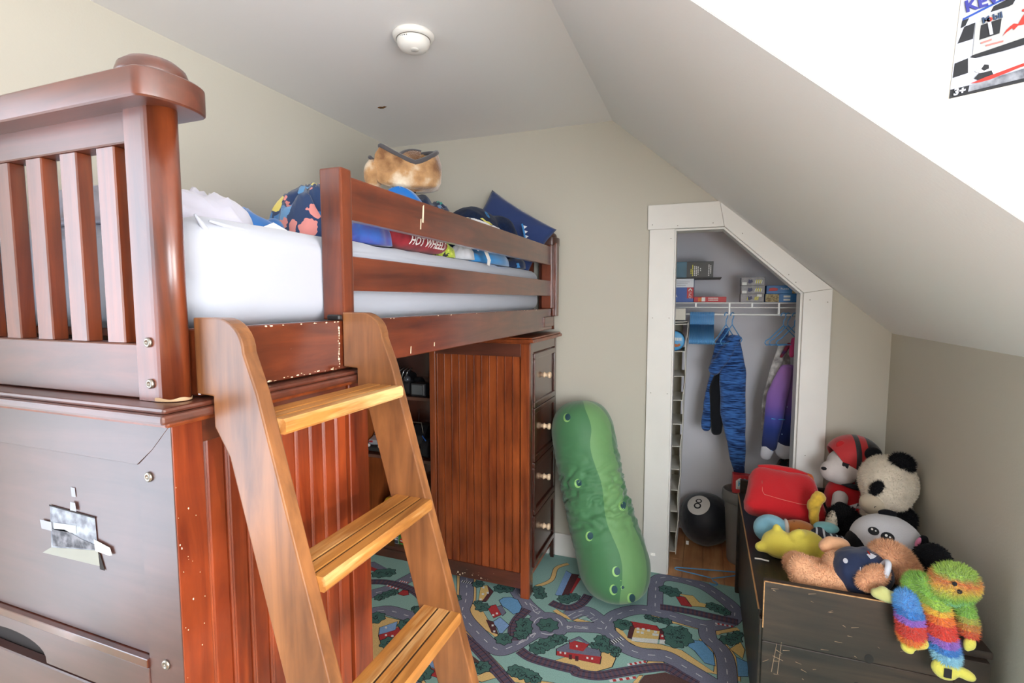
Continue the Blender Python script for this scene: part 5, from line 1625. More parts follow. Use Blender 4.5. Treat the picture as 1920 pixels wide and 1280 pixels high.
pk = thing('pink_top', 'pink top with a navy collar hanging beside the galaxy top', 'top', (0.44, 2.95, 1.0))
PINK = mat('pink_cloth', 'c43c74', 0.85, sheen=0.3)
cloth_part('strap', PINK, pk, [[(gp_(1477, 636, -0.01), 0.013), (gp_(1474, 652, -0.015), 0.013), (gp_(1474, 664, -0.02), 0.013)]], voxel=0.006, y0=2.945, flatten=0.8, seed=17, disp=0.003)
cloth_part('collar', mat('red_navy_cloth', '8c2432', 0.85, color2='1c2a5c', vscale=22), pk, [[(gp_(1469, 645, 0.0), 0.012), (gp_(1463, 656, 0.0), 0.013), (gp_(1456, 668, 0.0), 0.010)]], voxel=0.006, y0=2.955, flatten=0.8, seed=18, disp=0.003)
cloth_part('body', mat('plum_cloth', '4a2c62', 0.85, sheen=0.3), pk, [[(gp_(1500, 650, 0.10), 0.030), (gp_(1502, 720, 0.10), 0.036)]], y0=2.99, seed=19)

# things on the closet floor
bin_ = thing('waste_bin', 'grey plastic waste bin standing behind the toy chest', 'bin', (0.215, 2.985, 0.0))
GP = mat('bin_grey', '85827f', 0.5)
BM_ = Matrix.Translation((0.222, 2.985, 0)) @ Matrix.Diagonal((1.0, 0.82, 1, 1))
lathe('tub', GP, bin_, [(0.082, 0.0), (0.086, 0.01), (0.103, 0.29), (0.105, 0.295), (0.105, 0.31), (0.108, 0.345), (0.109, 0.355), (0.097, 0.35), (0.080, 0.02)], BM_, 36)
lathe('rim', GP, bin_, [(0.112, 0.338), (0.119, 0.342), (0.121, 0.365), (0.119, 0.396), (0.113, 0.402), (0.110, 0.396), (0.110, 0.345)], BM_, 36)
kb = thing('toy_carton', 'small red carton with a white cloud logo resting in the grey bin', 'box', (0.205, 2.95, 0.395))
KM = Matrix.Translation((0.207, 2.945, 0.452)) @ Euler((-0.10, 0.03, 0.03)).to_matrix().to_4x4()
box('carton', mat('carton_scarlet', 'c02a30', 0.45), kb, -0.050, 0.050, -0.035, 0.035, -0.048, 0.048, 0.001, mtx=KM)
cloud = [(-0.034, -0.026), (0.046, -0.024), (0.046, 0.020), (0.030, 0.026), (0.020, 0.020), (0.008, 0.034), (-0.006, 0.028), (-0.014, 0.034), (-0.024, 0.028), (-0.036, 0.016)]
flat('logo_cloud', INKW, kb, cloud, KM @ frame((0, -0.0352, 0), (1, 0, 0), (0, 0, 1)))
text('lettering', mat('print_cyan_letter', '4aa0c8', 0.6), kb, 'KID', 0.038, KM @ frame((0.006, -0.0362, 0.002), (1, 0, 0), (0, 0, 1)), bold=0.001)
text('lettering', mat('print_ink', '3a2a30', 0.6), kb, 'CONNECTION', 0.010, KM @ frame((0.006, -0.0362, -0.020), (1, 0, 0), (0, 0, 1)))
SPK = print_mat('black_red_specks', '15161a', ['15161a', 'd0403a', '15161a', '15161a'], 95, thr=0.35)
cloth('clothes_heap', SPK, 'heap of black clothes with red specks piled behind the toy chest', 'clothes', 0.475, 3.08, 0.105, 0.14, 0.0, 0.60, fold=0.16, fs=12, seed=61, power=0.25)
cloth('black_leggings', SPK, 'black red-specked garment draped between the bin and the toy chest', 'garment', 0.268, 2.815, 0.042, 0.045, 0.0, 0.30, fold=0.1, fs=14, seed=63, power=0.3)

ball = thing('ball_cushion', 'big black ball cushion with a white number disc on the closet floor', 'cushion', (0.01, 3.06, 0.0))
bb_ = blob('cushion', mat('black_nylon', '14161f', 0.55, 0.4, sheen=0.3), ball, [('e', (0.044, 3.097, 0.152), (0.148, 0.146, 0.152))], 0.008, 3)
for v in bb_.data.vertices:
    w = v.co + Vector((0.01, 3.06, 0.0))
    a = math.atan2(w.z - 0.158, w.x - 0.012)
    r_ = math.hypot(w.z - 0.1, w.x - 0.02)
    v.co += v.normal * (0.006 * ridge(w.x, w.z, 7, 2) - 0.003)
    if w.z < 0.003: v.co.z = 0.003
bb_.data.update()
def patch(nm, m, par, body, P, shape, d=None, xd=None, lift=0.0012, rings=5):
    P = Vector(P)
    d = (Vector((0, 0, 1.42)) - P).normalized() if d is None else Vector(d).normalized()
    x = Vector(xd) if xd is not None else Vector((0, 0, 1)).cross(d)
    x = (x - d * x.dot(d)).normalized()
    return decal(nm, m, par, body, frame(P + d * 0.25, x, d.cross(x)), shape, lift, rings)
dN = (-0.22, -0.52, 0.82)
patch('number_disc', mat('disc_white', 'cfcac4', 0.8), ball, bb_, (0.000, 3.01, 0.275), ell(0.062, 0.062, 30), d=dN, xd=(1, -0.25, 0), rings=8)
def ring_patch(cx, cy, r0, r1, n=18):
    o_ = ell(r1, r1 * 0.8, n, cx, cy); i_ = ell(r0, r0 * 0.75, n, cx, cy)
    return o_, i_
INK = mat('print_black', '17161a', 0.7)
for cy, r in ((0.016, 0.0175), (-0.015, 0.020)):
    for k in range(18):
        a0, a1 = 2 * PI * k / 18, 2 * PI * (k + 1) / 18
        q = [(r * math.cos(a0), cy + r * .85 * math.sin(a0)), (r * math.cos(a1), cy + r * .85 * math.sin(a1)), (r * .62 * math.cos(a1), cy + r * .5 * math.sin(a1)), (r * .62 * math.cos(a0), cy + r * .5 * math.sin(a0))]
        if k == 0: acc = []
        acc.append(q)
    tree = bvh_of(bb_); inv = ROOT[ball.name].inverted(); dd = Vector(dN).normalized(); xx = Vector((1, -0.25, 0)); xx = (xx - dd * xx.dot(dd)).normalized()
    FM = frame(Vector((0.000, 3.01, 0.275)) + dd * 0.25, xx, dd.cross(xx))
    vs, fs_ = [], []
    for q in acc:
        b0 = len(vs)
        for x, y in q:
            h, nn, _, _ = tree.ray_cast(inv @ (FM @ Vector((x, y, 0))), -dd, 1.0)
            vs.append(tuple(h + nn * 0.0032))
        fs_.append((b0, b0 + 1, b0 + 2, b0 + 3))
    me = bpy.data.meshes.new('mesh'); me.from_pydata(vs, [], fs_)
    b__ = bmesh.new(); b__.from_mesh(me); bmesh.ops.remove_doubles(b__, verts=b__.verts[:], dist=1e-5); b__.to_mesh(me); b__.free()
    add('number_loop', me, INK, ball, local=True)
box('white_tag', LBL, ball, -0.057, -0.042, 2.966, 2.968, 0.040, 0.062, 0.0004)
tube('seam', mat('black_seam', '2c2f3a', 0.7), ball, [(0.040 + 0.1525 * math.sin(a) * -0.42, 3.095 - 0.1485 * math.cos(a) * 0.92, 0.152 + 0.154 * math.sin(a) * 0.9) for a in np.linspace(-0.75, 0.5, 12)], 0.0018, 6)

# hanger dropped on the floor, half on the rug
fh = bpy.data.objects.new('plastic_hanger', hanger_mesh(0.0032, 0.34, 0.11)); fh.data.materials.append(HBLUE)
fh.location = (0.085, 2.640, 0.0145); fh.rotation_euler = (0.0, math.radians(90), math.radians(-79)); col.objects.link(fh)
ROOT[fh.name] = Matrix.LocRotScale(fh.location, Euler(fh.rotation_euler), None)
props(fh, 'blue plastic hanger lying on the floor at the closet doorway', 'hanger')

# ================================================================ toys on the bookcase shelves
def wheel(par, x, y, z, r, w, m): return lathe('wheel', m, par, [(r * .6, -w / 2), (r * .95, -w / 2), (r, -w / 4), (r, w / 4), (r * .95, w / 2), (r * .6, w / 2)], Matrix.Translation((x, y, z)) @ Matrix.Rotation(PI / 2, 4, 'Y'), 18)
RUB = mat('toy_rubber', '15151a', 0.8, bump=0.6, bscale=200)
tk = thing('toy_truck', 'silver toy truck with black bull bar on the middle shelf', 'toy truck', (-1.66, 2.49, SH[1]))
TX, TY, TZ = -1.665, 2.485, SH[1]
SIL = mat('toy_silver', 'a9adb8', 0.25, coat=0.6, metal=0.3)
prism('body', SIL, tk, [(TY - 0.075, TZ + 0.045), (TY - 0.070, TZ + 0.070), (TY - 0.03, TZ + 0.082), (TY + 0.01, TZ + 0.125), (TY + 0.06, TZ + 0.125), (TY + 0.09, TZ + 0.085), (TY + 0.09, TZ + 0.040), (TY - 0.06, TZ + 0.036)], 'x', TX - 0.055, TX + 0.055, 0.006, 2)
prism('windscreen', mat('toy_glass', '16171d', 0.1, coat=1.0), tk, [(TY - 0.028, TZ + 0.086), (TY + 0.006, TZ + 0.122), (TY + 0.003, TZ + 0.124), (TY - 0.032, TZ + 0.086)], 'x', TX - 0.045, TX + 0.045)
prism('bumper', mat('toy_black', '1b1c20', 0.5), tk, [(TY - 0.098, TZ + 0.016), (TY - 0.100, TZ + 0.040), (TY - 0.080, TZ + 0.048), (TY - 0.06, TZ + 0.030)], 'x', TX - 0.062, TX + 0.062, 0.003)
for x in (-0.035, 0.035):
    lathe('spot_lamp', mat('toy_lamp', 'cfd2d6', 0.2), tk, [(0.009, 0), (0.009, 0.008), (0.006, 0.010)], Matrix.Translation((TX + x, TY - 0.092, TZ + 0.048)) @ Matrix.Rotation(PI / 2, 4, 'X'), 12)
    box('headlamp', mat('toy_red_lamp', '9c2430', 0.3), tk, TX + x - 0.010, TX + x + 0.010, TY - 0.0785, TY - 0.072, TZ + 0.058, TZ + 0.068, 0.001)
    for y in (-0.045, 0.06): wheel(tk, TX + x * 1.5, TY + y, TZ + 0.026, 0.026, 0.026, RUB)
rc_ = thing('toy_buggy', 'black off-road toy buggy with blue trim on the middle shelf beside the dresser', 'toy car', (-1.42, 2.50, SH[1]))
for x in (-1.495, -1.36):
    for y in (2.45, 2.57): wheel(rc_, x, y, SH[1] + 0.052, 0.052, 0.042, RUB)
prism('shell', MATS['toy_black'], rc_, [(2.43, SH[1] + 0.075), (2.45, SH[1] + 0.115), (2.50, SH[1] + 0.16), (2.56, SH[1] + 0.16), (2.60, SH[1] + 0.11), (2.60, SH[1] + 0.06), (2.44, SH[1] + 0.055)], 'x', -1.470, -1.385, 0.006, 2)
tube('roll_cage', mat('toy_blue', '2a66c4', 0.4), rc_, [(-1.385, 2.430, SH[1] + 0.12), (-1.36, 2.425, SH[1] + 0.095), (-1.345, 2.43, SH[1] + 0.06), (-1.35, 2.44, SH[1] + 0.04)], 0.003, 6)
tube('antenna', MATS['toy_black'], rc_, [(-1.46, 2.52, SH[1] + 0.155), (-1.455, 2.52, SH[1] + 0.24)], 0.002, 6)
tube('roll_cage', STEEL, rc_, [(-1.47, 2.44, SH[1] + 0.13), (-1.46, 2.45, SH[1] + 0.185), (-1.40, 2.45, SH[1] + 0.185), (-1.385, 2.44, SH[1] + 0.13)], 0.003, 6)
sp_ = thing('toy_speaker', 'small black boxy speaker on the top shelf next to the dresser', 'speaker', (-1.435, 2.45, SH[2]))
box('case', mat('speaker_black', '26282c', 0.4), sp_, -1.475, -1.385, 2.415, 2.47, SH[2], SH[2] + 0.068, 0.004, 2)
box('grille', mat('speaker_grey', '5f6468', 0.4), sp_, -1.468, -1.405, 2.4125, 2.416, SH[2] + 0.008, SH[2] + 0.060, 0.002)
box('side_rib', mat('speaker_rib', '6d7074', 0.4), sp_, -1.402, -1.392, 2.4125, 2.416, SH[2] + 0.006, SH[2] + 0.062, 0.001)
qd = thing('toy_robot_car', 'dark toy car with silver frame on the top shelf beside the black speaker', 'toy car', (-1.56, 2.50, SH[2]))
for x in (-1.62, -1.515):
    for y in (2.45, 2.55): wheel(qd, x, y, SH[2] + 0.040, 0.040, 0.034, RUB)
prism('chassis', MATS['toy_black'], qd, [(2.44, SH[2] + 0.05), (2.44, SH[2] + 0.08), (2.50, SH[2] + 0.125), (2.56, SH[2] + 0.10), (2.58, SH[2] + 0.05)], 'x', -1.60, -1.535, 0.005)
for k in range(5):
    tube('frame_bar', mat('toy_chrome', 'c4c8cc', 0.2, metal=0.9), qd, [(-1.625 + 0.024 * k, 2.435, SH[2] + 0.085), (-1.615 + 0.024 * k, 2.44, SH[2] + 0.125), (-1.605 + 0.024 * k, 2.47, SH[2] + 0.140)], 0.0035, 6)
lathe('dome', mat('toy_dome', '53565c', 0.3, metal=0.4), qd, [(0.020, 0), (0.020, 0.012), (0.014, 0.024), (0.004, 0.028)], Matrix.Translation((-1.515, 2.43, SH[2] + 0.076)), 16)
gb = thing('board_game', 'green and white game carton with PARK on its spine on the bottom shelf', 'game box', (-1.60, 2.47, SH[0]))
box('carton', mat('game_white', 'd5d8dc', 0.5), gb, -1.628, -1.604, 2.412, 2.60, SH[0], SH[0] + 0.285, 0.001)
box('carton', mat('game_green', '4f8f3c', 0.5, color2='2f5c2c', vscale=30), gb, -1.6035, -1.560, 2.412, 2.60, SH[0], SH[0] + 0.285, 0.001)
face(gb, 'dark_stripe', mat('game_slate', '333944', 0.5), 2.412, -1.6275, -1.6045, SH[0] + 0.002, SH[0] + 0.085)
for z, s in ((SH[0] + 0.052, 'PARK'), (SH[0] + 0.200, 'PARK')):
    text('lettering', INKW if z < 0.2 else INK, gb, s, 0.026, frame((-1.616, 2.4112, z), (0, 0, 1), (-1, 0, 0)), bold=0.0006)
face(gb, 'mauve_patch', mat('game_mauve', '8c6a72', 0.5), 2.412, -1.6275, -1.6045, SH[0] + 0.09, SH[0] + 0.15)
lathe('red_badge', RED, gb, [(0.013, 0), (0.013, 0.0008)], Matrix.Translation((-1.583, 2.412, SH[0] + 0.022)) @ Matrix.Rotation(PI / 2, 4, 'X'), 18)
face(gb, 'badge_bar', INKW, 2.411, -1.592, -1.574, SH[0] + 0.0195, SH[0] + 0.0245)
yt = thing('toy_digger', 'yellow plastic toy scoop behind the game carton on the bottom shelf', 'toy', (-1.67, 2.52, SH[0]))
prism('scoop', mat('toy_yellow', 'b8881e', 0.4), yt, [(-1.715, SH[0] + 0.19), (-1.69, SH[0] + 0.235), (-1.632, SH[0] + 0.25), (-1.632, SH[0] + 0.18), (-1.66, SH[0] + 0.165)], 'y', 2.44, 2.54, 0.004)
prism('base', MATS['toy_yellow'], yt, [(-1.69, SH[0]), (-1.635, SH[0]), (-1.635, SH[0] + 0.10), (-1.65, SH[0] + 0.168), (-1.67, SH[0] + 0.168), (-1.68, SH[0] + 0.08)], 'y', 2.45, 2.56, 0.004)

for o_, d_ in ((bin_, (0.02, -0.03, 0)), (kb, (0.012, -0.03, 0)), (tk, (0.0, -0.085, 0)), (rc_, (0.0, -0.09, 0)), (sp_, (0.03, -0.085, 0)), (qd, (0.040, -0.085, 0)), (gb, (0.06, -0.075, 0)), (yt, (0.045, -0.07, 0))):
    o_.location = o_.location + Vector(d_) + Vector((0, 0, 0.0008 if o_ not in (bin_, kb) else -0.004 if o_ is kb else 0))

# ================================================================ racing poster on the dormer cheek
po = thing('racing_poster', 'glossy racing pack poster with chequered border on the bright dormer wall', 'poster', (0.42, 1.03, 1.74))
PY = 1.0285
def pp(px, py): return (0.356 + (px - 1787) * 0.000654, 1.738 + (180 - py) * 0.000800)
def pq(nm, m, pts, d): return prism(nm, m, po, [pp(*q) for q in pts], 'y', PY - d, PY - d + 0.0004)
PW = mat('poster_white', '9da0aa', 0.6, 0.2)
PK = mat('poster_black', '1a1b1e', 0.6, 0.2)
pq('sheet', PW, [(1785, 181), (1797, -40), (1800, -130), (2080, -150), (2080, 148), (1920, 165)], 0.0)
def quad(nm, m, a, b, c, d_, lay): return pq(nm, m, [a, b, c, d_], lay)
quad('chequer', PK, (1785, 181), (1786, 164), (2080, 128), (2080, 148), 0.0006)
quad('chequer', PK, (1789, 142), (1791, 115), (1816, 108), (1818, 136), 0.0006)
quad('chequer', PK, (1794, 78), (1805, 48), (1825, 43), (1823, 73), 0.0006)
quad('chequer', PK, (1798, 50), (1800, 36), (1813, 33), (1807, 46), 0.0006)
quad('chequer', PK, (1853, 28), (1858, 18), (1903, 2), (1892, 22), 0.0006)
quad('blue_line', mat('poster_blue', '1c3a80', 0.6, 0.2), (1801, 36), (1801, 32), (1903, -4), (1903, 0), 0.0009)
PG = mat('poster_panel', '8c8d8c', 0.6, 0.2)
pq('sponsor_panel', PG, [(1824, 105), (1826, 44), (1900, 18), (2000, -8), (2000, 70), (1920, 84)], 0.0009)
pq('shadow_band', PK, [(1820, 107), (1824, 104), (1920, 84), (2000, 70), (2000, 84), (1880, 104), (1830, 110)], 0.0012)
quad('number_box', PK, (1835, 77), (1836, 50), (1874, 43), (1872, 70), 0.0013)
def prot(px, py): return frame((pp(px, py)[0], PY - 0.0020, pp(px, py)[1]), (1, 0, 0.20), (-0.15, 0, 1))
text('lettering', PW, po, '1', 0.026, prot(1854, 60), bold=0.0008)
text('lettering', mat('poster_navy', '24344c', 0.6, 0.2), po, 'M bil', 0.0125, prot(1856, 40), bold=0.0004)
text('lettering', mat('poster_red', 'a02820', 0.6, 0.2), po, 'o', 0.0125, prot(1851, 41), bold=0.0004)
text('lettering', mat('poster_blue_letter', '2c2f74', 0.6, 0.2), po, 'KEVIN', 0.024, prot(1853, 5), bold=0.0008)
PR = MATS['poster_red']
pq('red_horse', PR, [(1891, 60), (1897, 56), (1905, 58), (1911, 47), (1917, 38), (1910, 36), (1910, 33), (1924, 30), (1935, 22), (1948, 28), (1936, 40), (1930, 58), (1936, 70), (1930, 70), (1922, 60), (1905, 61), (1898, 68), (1895, 64), (1885, 70), (1878, 76), (1884, 66)], 0.0016)
for k, (a, b) in enumerate(((1838, 1858), (1848, 1880))):
    y = 82 + 6 * k
    quad('red_print_line', mat('poster_pink', 'a0605a', 0.6, 0.2), (a, y + 3), (a, y), (b, y - 4), (b, y - 1), 0.0016)
pq('car_body', mat('poster_car', 'b4b5ba', 0.6, 0.2), [(1830, 135), (1850, 122), (1900, 112), (1990, 96), (1990, 128), (1920, 140), (1862, 148)], 0.0013)
pq('car_wheel', PK, [(1842, 132), (1848, 124), (1856, 126), (1857, 133), (1848, 136)], 0.0016)
pq('car_wheel', PK, [(1830, 148), (1838, 140), (1862, 137), (1866, 145), (1838, 152)], 0.0016)
pq('car_stripe', PR, [(1824, 157), (1850, 149), (1916, 132), (1990, 118), (1990, 124), (1916, 138), (1860, 154), (1840, 157)], 0.0019)
pq('road_blur', mat('poster_road', '4a4d54', 0.6, 0.2, color2='7c7f86', vscale=60), [(1820, 172), (1822, 160), (1990, 128), (1990, 150)], 0.0013)
text('lettering', PW, po, '3+', 0.014, frame((pp(1802, 170)[0], PY - 0.0022, pp(1802, 170)[1]), (1, 0, 0.12), (0, 0, 1)), shear=0.2, bold=0.0006)

# ================================================================ long green bolster by the dresser
bo = thing('green_bolster', 'tall green pickle-shaped bolster cushion leaning in the gap beside the dresser', 'cushion', (-0.37, 2.34, BASEZ))
G1, G2 = mat('green_nylon', '467a50', 0.6, 0.4, sheen=0.3, var=0.06, vscale=5), mat('light_green_nylon', '6c9a62', 0.6, 0.4, sheen=0.3)
SPINE = [(Vector((-0.345, 2.315, 0.030)), 0.0), (Vector((-0.362, 2.335, 0.180)), 0.170), (Vector((-0.440, 2.400, 0.385)), 0.168), (Vector((-0.510, 2.455, 0.600)), 0.160), (Vector((-0.550, 2.490, 0.760)), 0.150), (Vector((-0.566, 2.505, 0.915)), 0.0)]
nr, na = 190, 120
def spine(t):
    pts = [p for p, _ in SPINE]
    cum = [0]
    for a, b in zip(pts[:-1], pts[1:]): cum.append(cum[-1] + (b - a).length)
    s = t * cum[-1]
    for i in range(len(pts) - 1):
        if s <= cum[i + 1] + 1e-9:
            u = (s - cum[i]) / (cum[i + 1] - cum[i])
            a, b, c, d = pts[max(0, i - 1)], pts[i], pts[i + 1], pts[min(len(pts) - 1, i + 2)]
            return 0.5 * ((2 * b) + (c - a) * u + (2 * a - 5 * b + 4 * c - d) * u * u + (3 * b - a - 3 * c + d) * u ** 3), s, cum[-1]
vs, fs_, mi = [], [], []
for i in range(nr + 1):
    t = i / nr
    # finer rings towards the round ends
    t = 0.5 - 0.5 * math.cos(PI * t)
    p, s, L = spine(t)
    p2, _, _ = spine(min(1, t + 0.01)); p1, _, _ = spine(max(0, t - 0.01))
    tg_ = (p2 - p1).normalized()
    sx = Vector((1, 0.25, 0)); sx = (sx - tg_ * sx.dot(tg_)).normalized(); sy = tg_.cross(sx)
    e0, e1 = min(1, s / 0.16), min(1, (L - s) / 0.155)
    r = 0.166 * math.sqrt(max(0, 1 - (1 - e0) ** 2)) * math.sqrt(max(0, 1 - (1 - e1) ** 2)) * (1.02 - 0.10 * t)
    for k in range(na):
        a = 2 * PI * k / na + 0.06 * math.sin(i * 0.14) + 0.18 * i / nr
        mid = math.exp(-((t - 0.50) / 0.17) ** 2)
        f1 = ridge(math.cos(a) * 0.16, s * 2.6 + 0.10 * math.sin(a + 0.6) + 0.02 * math.sin(3 * a), 10, 1.7)
        f2 = ridge(math.cos(a) * 0.12 + 4, s * 2.0 - 0.12 * math.sin(a), 12, 5.1)
        w = -mid * (0.016 * max(0, f1 - 0.55) + 0.012 * max(0, f2 - 0.6)) / 0.42 + 0.002 * ridge(math.cos(a) * 0.2, s * 0.7 + math.sin(a) * 0.2, 12, 9)
        rr = r + w * min(1, r / 0.1)
        v = p + (sx * math.cos(a) + sy * math.sin(a)) * rr
        v.z = max(v.z, BASEZ + 0.001)
        vs.append(tuple(v))
for i in range(nr):
    for k in range(na):
        a, b = i * na + k, i * na + (k + 1) % na
        fs_.append((a, b, b + na, a + na))
        mi.append(1 if 91 <= k < 107 and 9 < i < nr - 4 else 0)
me = bpy.data.meshes.new('mesh'); me.from_pydata(vs, [], fs_)
me.polygons.foreach_set('material_index', mi)
bmn = bmesh.new(); bmn.from_mesh(me); bmesh.ops.remove_doubles(bmn, verts=bmn.verts[:], dist=1e-6); bmesh.ops.recalc_face_normals(bmn, faces=bmn.faces[:]); bmn.to_mesh(me); bmn.free()
bol = add('cover', me, [G1, G2], bo, smooth=True)
DOTL, DOTD = mat('dot_light_green', '9ccf7c', 0.6), mat('dot_dark_teal', '2c4f58', 0.6)
for P in ((-0.560, 2.200, 0.894), (-0.506, 2.200, 0.600), (-0.452, 2.200, 0.363), (-0.331, 2.200, 0.222), (-0.341, 2.200, 0.136), (-0.264, 2.200, 0.113), (-0.253, 2.200, 0.036), (-0.310, 2.200, 0.524)):
    patch('dot_rim', DOTL, bo, bol, P, ell(0.0165, 0.021, 18), lift=0.0012, rings=3)
    patch('dot', DOTD, bo, bol, Vector(P) + Vector((0.005, 0, 0.003)), ell(0.013, 0.0165, 18), lift=0.0022, rings=3)
box('care_tag', LBL, bo, -0.196, -0.176, 2.335, 2.336, 0.255, 0.268, 0.0003)

# ================================================================ plush toys on the chest
def plush(name, c, **k): return mat(name, c, 0.95, 0.1, sheen=0.04 if 'black' in name else 0.3, bump=0.35, bscale=260, **k)
WHITE_P, BLACK_P, PEACH_P = plush('plush_cream', 'd6cbb9', var=0.1, vscale=30), plush('plush_black', '131316'), plush('plush_peach', 'dba780', var=0.12, vscale=24)
RED_P, YEL_P, ORG_P = plush('plush_red', 'c1242a'), plush('plush_yellow', 'dfcf58'), plush('plush_orange', 'd9682a')
T = CZ

# soft red cushion leaning on the far end board
rcu = thing('red_cushion', 'soft red cushion with a rolled top edge on the toy chest', 'cushion', (0.335, 2.33, T))
RM = frame((0.330, 2.322, T + 0.114), (0.99, 0.08, -0.10), (0.06, 0.80, 0.60))
me = pillow_mesh(0.30, 0.235, 0.100, RM, puff=0.5, seed=3, amp=0.004)
RI = RM.inverted()
for v in me.vertices:
    q = RI @ v.co
    u, w = q.x / 0.15, q.y / 0.1175
    k = 1 / max(1.0, (abs(u) ** 3.2 + abs(w) ** 3.2) ** (1 / 3.2))
    q.x *= k * (1 - 0.16 * w); q.y *= k
    v.co = RM @ q
rc0 = add('cushion', me, RED_P, rcu, smooth=True)
tube('rolled_edge', RED_P, rcu, [tuple(RM @ Vector((-0.095 + 0.19 * k / 12, 0.104 + 0.010 * math.sin(PI * k / 12), 0.012 + 0.012 * abs(k - 6) / 6))) for k in range(13)], [0.006 + 0.014 * math.sin(PI * (k + 1) / 14) for k in range(13)], 14)
def seam_on(name, m, par, body, mtx, pts, w, lift=0.002):
    """A narrow stitched or printed line laid on a surface."""
    inv = ROOT[root_of(body).name].inverted(); tree = bvh_of(body)
    m2 = inv @ mtx
    d = -(m2.to_3x3() @ Vector((0, 0, 1))).normalized()
    path = []
    for x, y in pts:
        q = m2 @ Vector((x, y, 0))
        h, nn, _, _ = tree.ray_cast(q, d, 1.0)
        if h is None: h, nn = tree.find_nearest(q)[:2]
        path.append(tuple(h + nn * lift * 0.3))
    return add(name, tube_mesh(path, w, 6), m, par, local=True, smooth=True)
STI = mat('pale_stitch', 'd98a7c', 0.8)
FR_ = RM @ Matrix.Translation((0, 0, 0.2))
seam_on('stitched_line', STI, rcu, rc0, FR_, [(-0.09, 0.02), (-0.092, -0.03), (-0.085, -0.045), (-0.03, -0.055), (0.04, -0.06), (0.09, -0.055), (0.10, -0.045), (0.108, 0.0), (0.11, 0.03)], 0.0009)

og = thing('orange_plush', 'curved orange plush limb poking up between the red cushion and the puppy', 'plush toy', (0.50, 2.53, T))
blob('limb', ORG_P, og, [('c', [((0.436, 2.545, 0.640), 0.015), ((0.460, 2.545, 0.632), 0.019), ((0.472, 2.535, 0.590), 0.018), ((0.470, 2.55, 0.545), 0.020), ((0.470, 2.55, T + 0.023), 0.020)])], 0.005, 3)

bbp = thing('shell_plush', 'plush with a sky-blue ball end and brown patchwork end in front of the red cushion', 'plush toy', (0.31, 2.13, T))
b0_ = blob('blue_end', plush('plush_sky', '82b6cc'), bbp, [('e', (0.262, 2.100, T + 0.055), (0.062, 0.055, 0.054))], 0.006, 3)
b1_ = blob('brown_end', plush('plush_brown', 'ad6a33'), bbp, [('e', (0.362, 2.105, T + 0.050), (0.070, 0.052, 0.050), (0, 0.12, -0.15))], 0.006, 3)
blob('white_collar', plush('plush_offwhite', 'd8cfc8'), bbp, [('e', (0.312, 2.100, T + 0.052), (0.012, 0.050, 0.050))], 0.005, 3)
BRL = mat('brown_seam', '5a3418', 0.9)
SMF = frame((0.365, 1.95, T + 0.20), (1, 0.18, 0), (0, 0.6, 1))
for pts in ([(-0.03, 0.03), (0.0, 0.01), (0.03, 0.025), (0.06, 0.0)], [(0.0, 0.01), (0.005, -0.02), (0.035, -0.03)], [(-0.05, -0.02), (0.005, -0.02)]):
    seam_on('patch_seam', BRL, bbp, b1_, SMF, [(x, y - 0.02) for x, y in pts], 0.0012)

yp = thing('yellow_plush', 'small plain yellow plush animal lying on its side in front of the brown plush', 'plush toy', (0.31, 1.985, T))
blob('body', YEL_P, yp, [('e', (0.275, 1.985, T + 0.052), (0.058, 0.050, 0.050)), ('e', (0.360, 1.985, T + 0.058), (0.066, 0.060, 0.056), (0, 0.1, 0)), ('e', (0.405, 1.975, T + 0.048), (0.04, 0.05, 0.045)),
     ('c', [((0.235, 1.975, T + 0.04), 0.022), ((0.213, 1.965, T + 0.040), 0.018)]), ('c', [((0.270, 1.995, T + 0.085), 0.020), ((0.268, 1.995, T + 0.105), 0.015)]), ('c', [((0.325, 1.965, T + 0.095), 0.024), ((0.335, 1.96, T + 0.108), 0.020)])], 0.006, 2)
blob('ear_tip', BLACK_P, yp, [('e', (0.405, 1.930, T + 0.022), (0.024, 0.018, 0.013))], 0.004, 2)
add('white_ribbon', tube_mesh([(0.195, 1.945, T + 0.004), (0.215, 1.942, T + 0.006), (0.240, 1.938, T + 0.005)], 0.003, 6), LBL, yp, smooth=True)

yl = thing('yellow_rag_toy', 'crumpled mustard yellow plush squeezed against the sole of the big panda', 'plush toy', (0.44, 2.16, T))
yb = blob('body', plush('plush_mustard', 'cfa93f', var=0.2, vscale=40), yl, [('c', [((0.430, 2.180, 0.672), 0.025), ((0.414, 2.180, 0.640), 0.024), ((0.416, 2.185, 0.590), 0.018), ((0.424, 2.185, 0.555), 0.018), ((0.428, 2.185, T + 0.020), 0.018)])], 0.006, 3, 0.004, 40)

gp2 = thing('striped_plush', 'dark grey plush with pale stripes and a teal cap beside the yellow plush', 'plush toy', (0.45, 2.05, T))
STP = bpy.data.materials.new('zebra_stripe'); STP.use_nodes = True
N_, L_ = STP.node_tree.nodes, STP.node_tree.links
tc = N_.new('ShaderNodeTexCoord'); wv = N_.new('ShaderNodeTexWave'); wv.inputs['Scale'].default_value = 16; wv.inputs['Distortion'].default_value = 3.0; wv.inputs['Detail'].default_value = 1
L_.new(tc.outputs['Object'], wv.inputs['Vector'])
rp = N_.new('ShaderNodeValToRGB'); rp.color_ramp.elements[0].position = 0.80; rp.color_ramp.elements[0].color = lin('2c2c36'); rp.color_ramp.elements[1].position = 0.84; rp.color_ramp.elements[1].color = lin('c9ccd2')
L_.new(wv.outputs['Fac'], rp.inputs['Fac']); L_.new(rp.outputs['Color'], N_['Principled BSDF'].inputs['Base Color']); N_['Principled BSDF'].inputs['Roughness'].default_value = 0.9
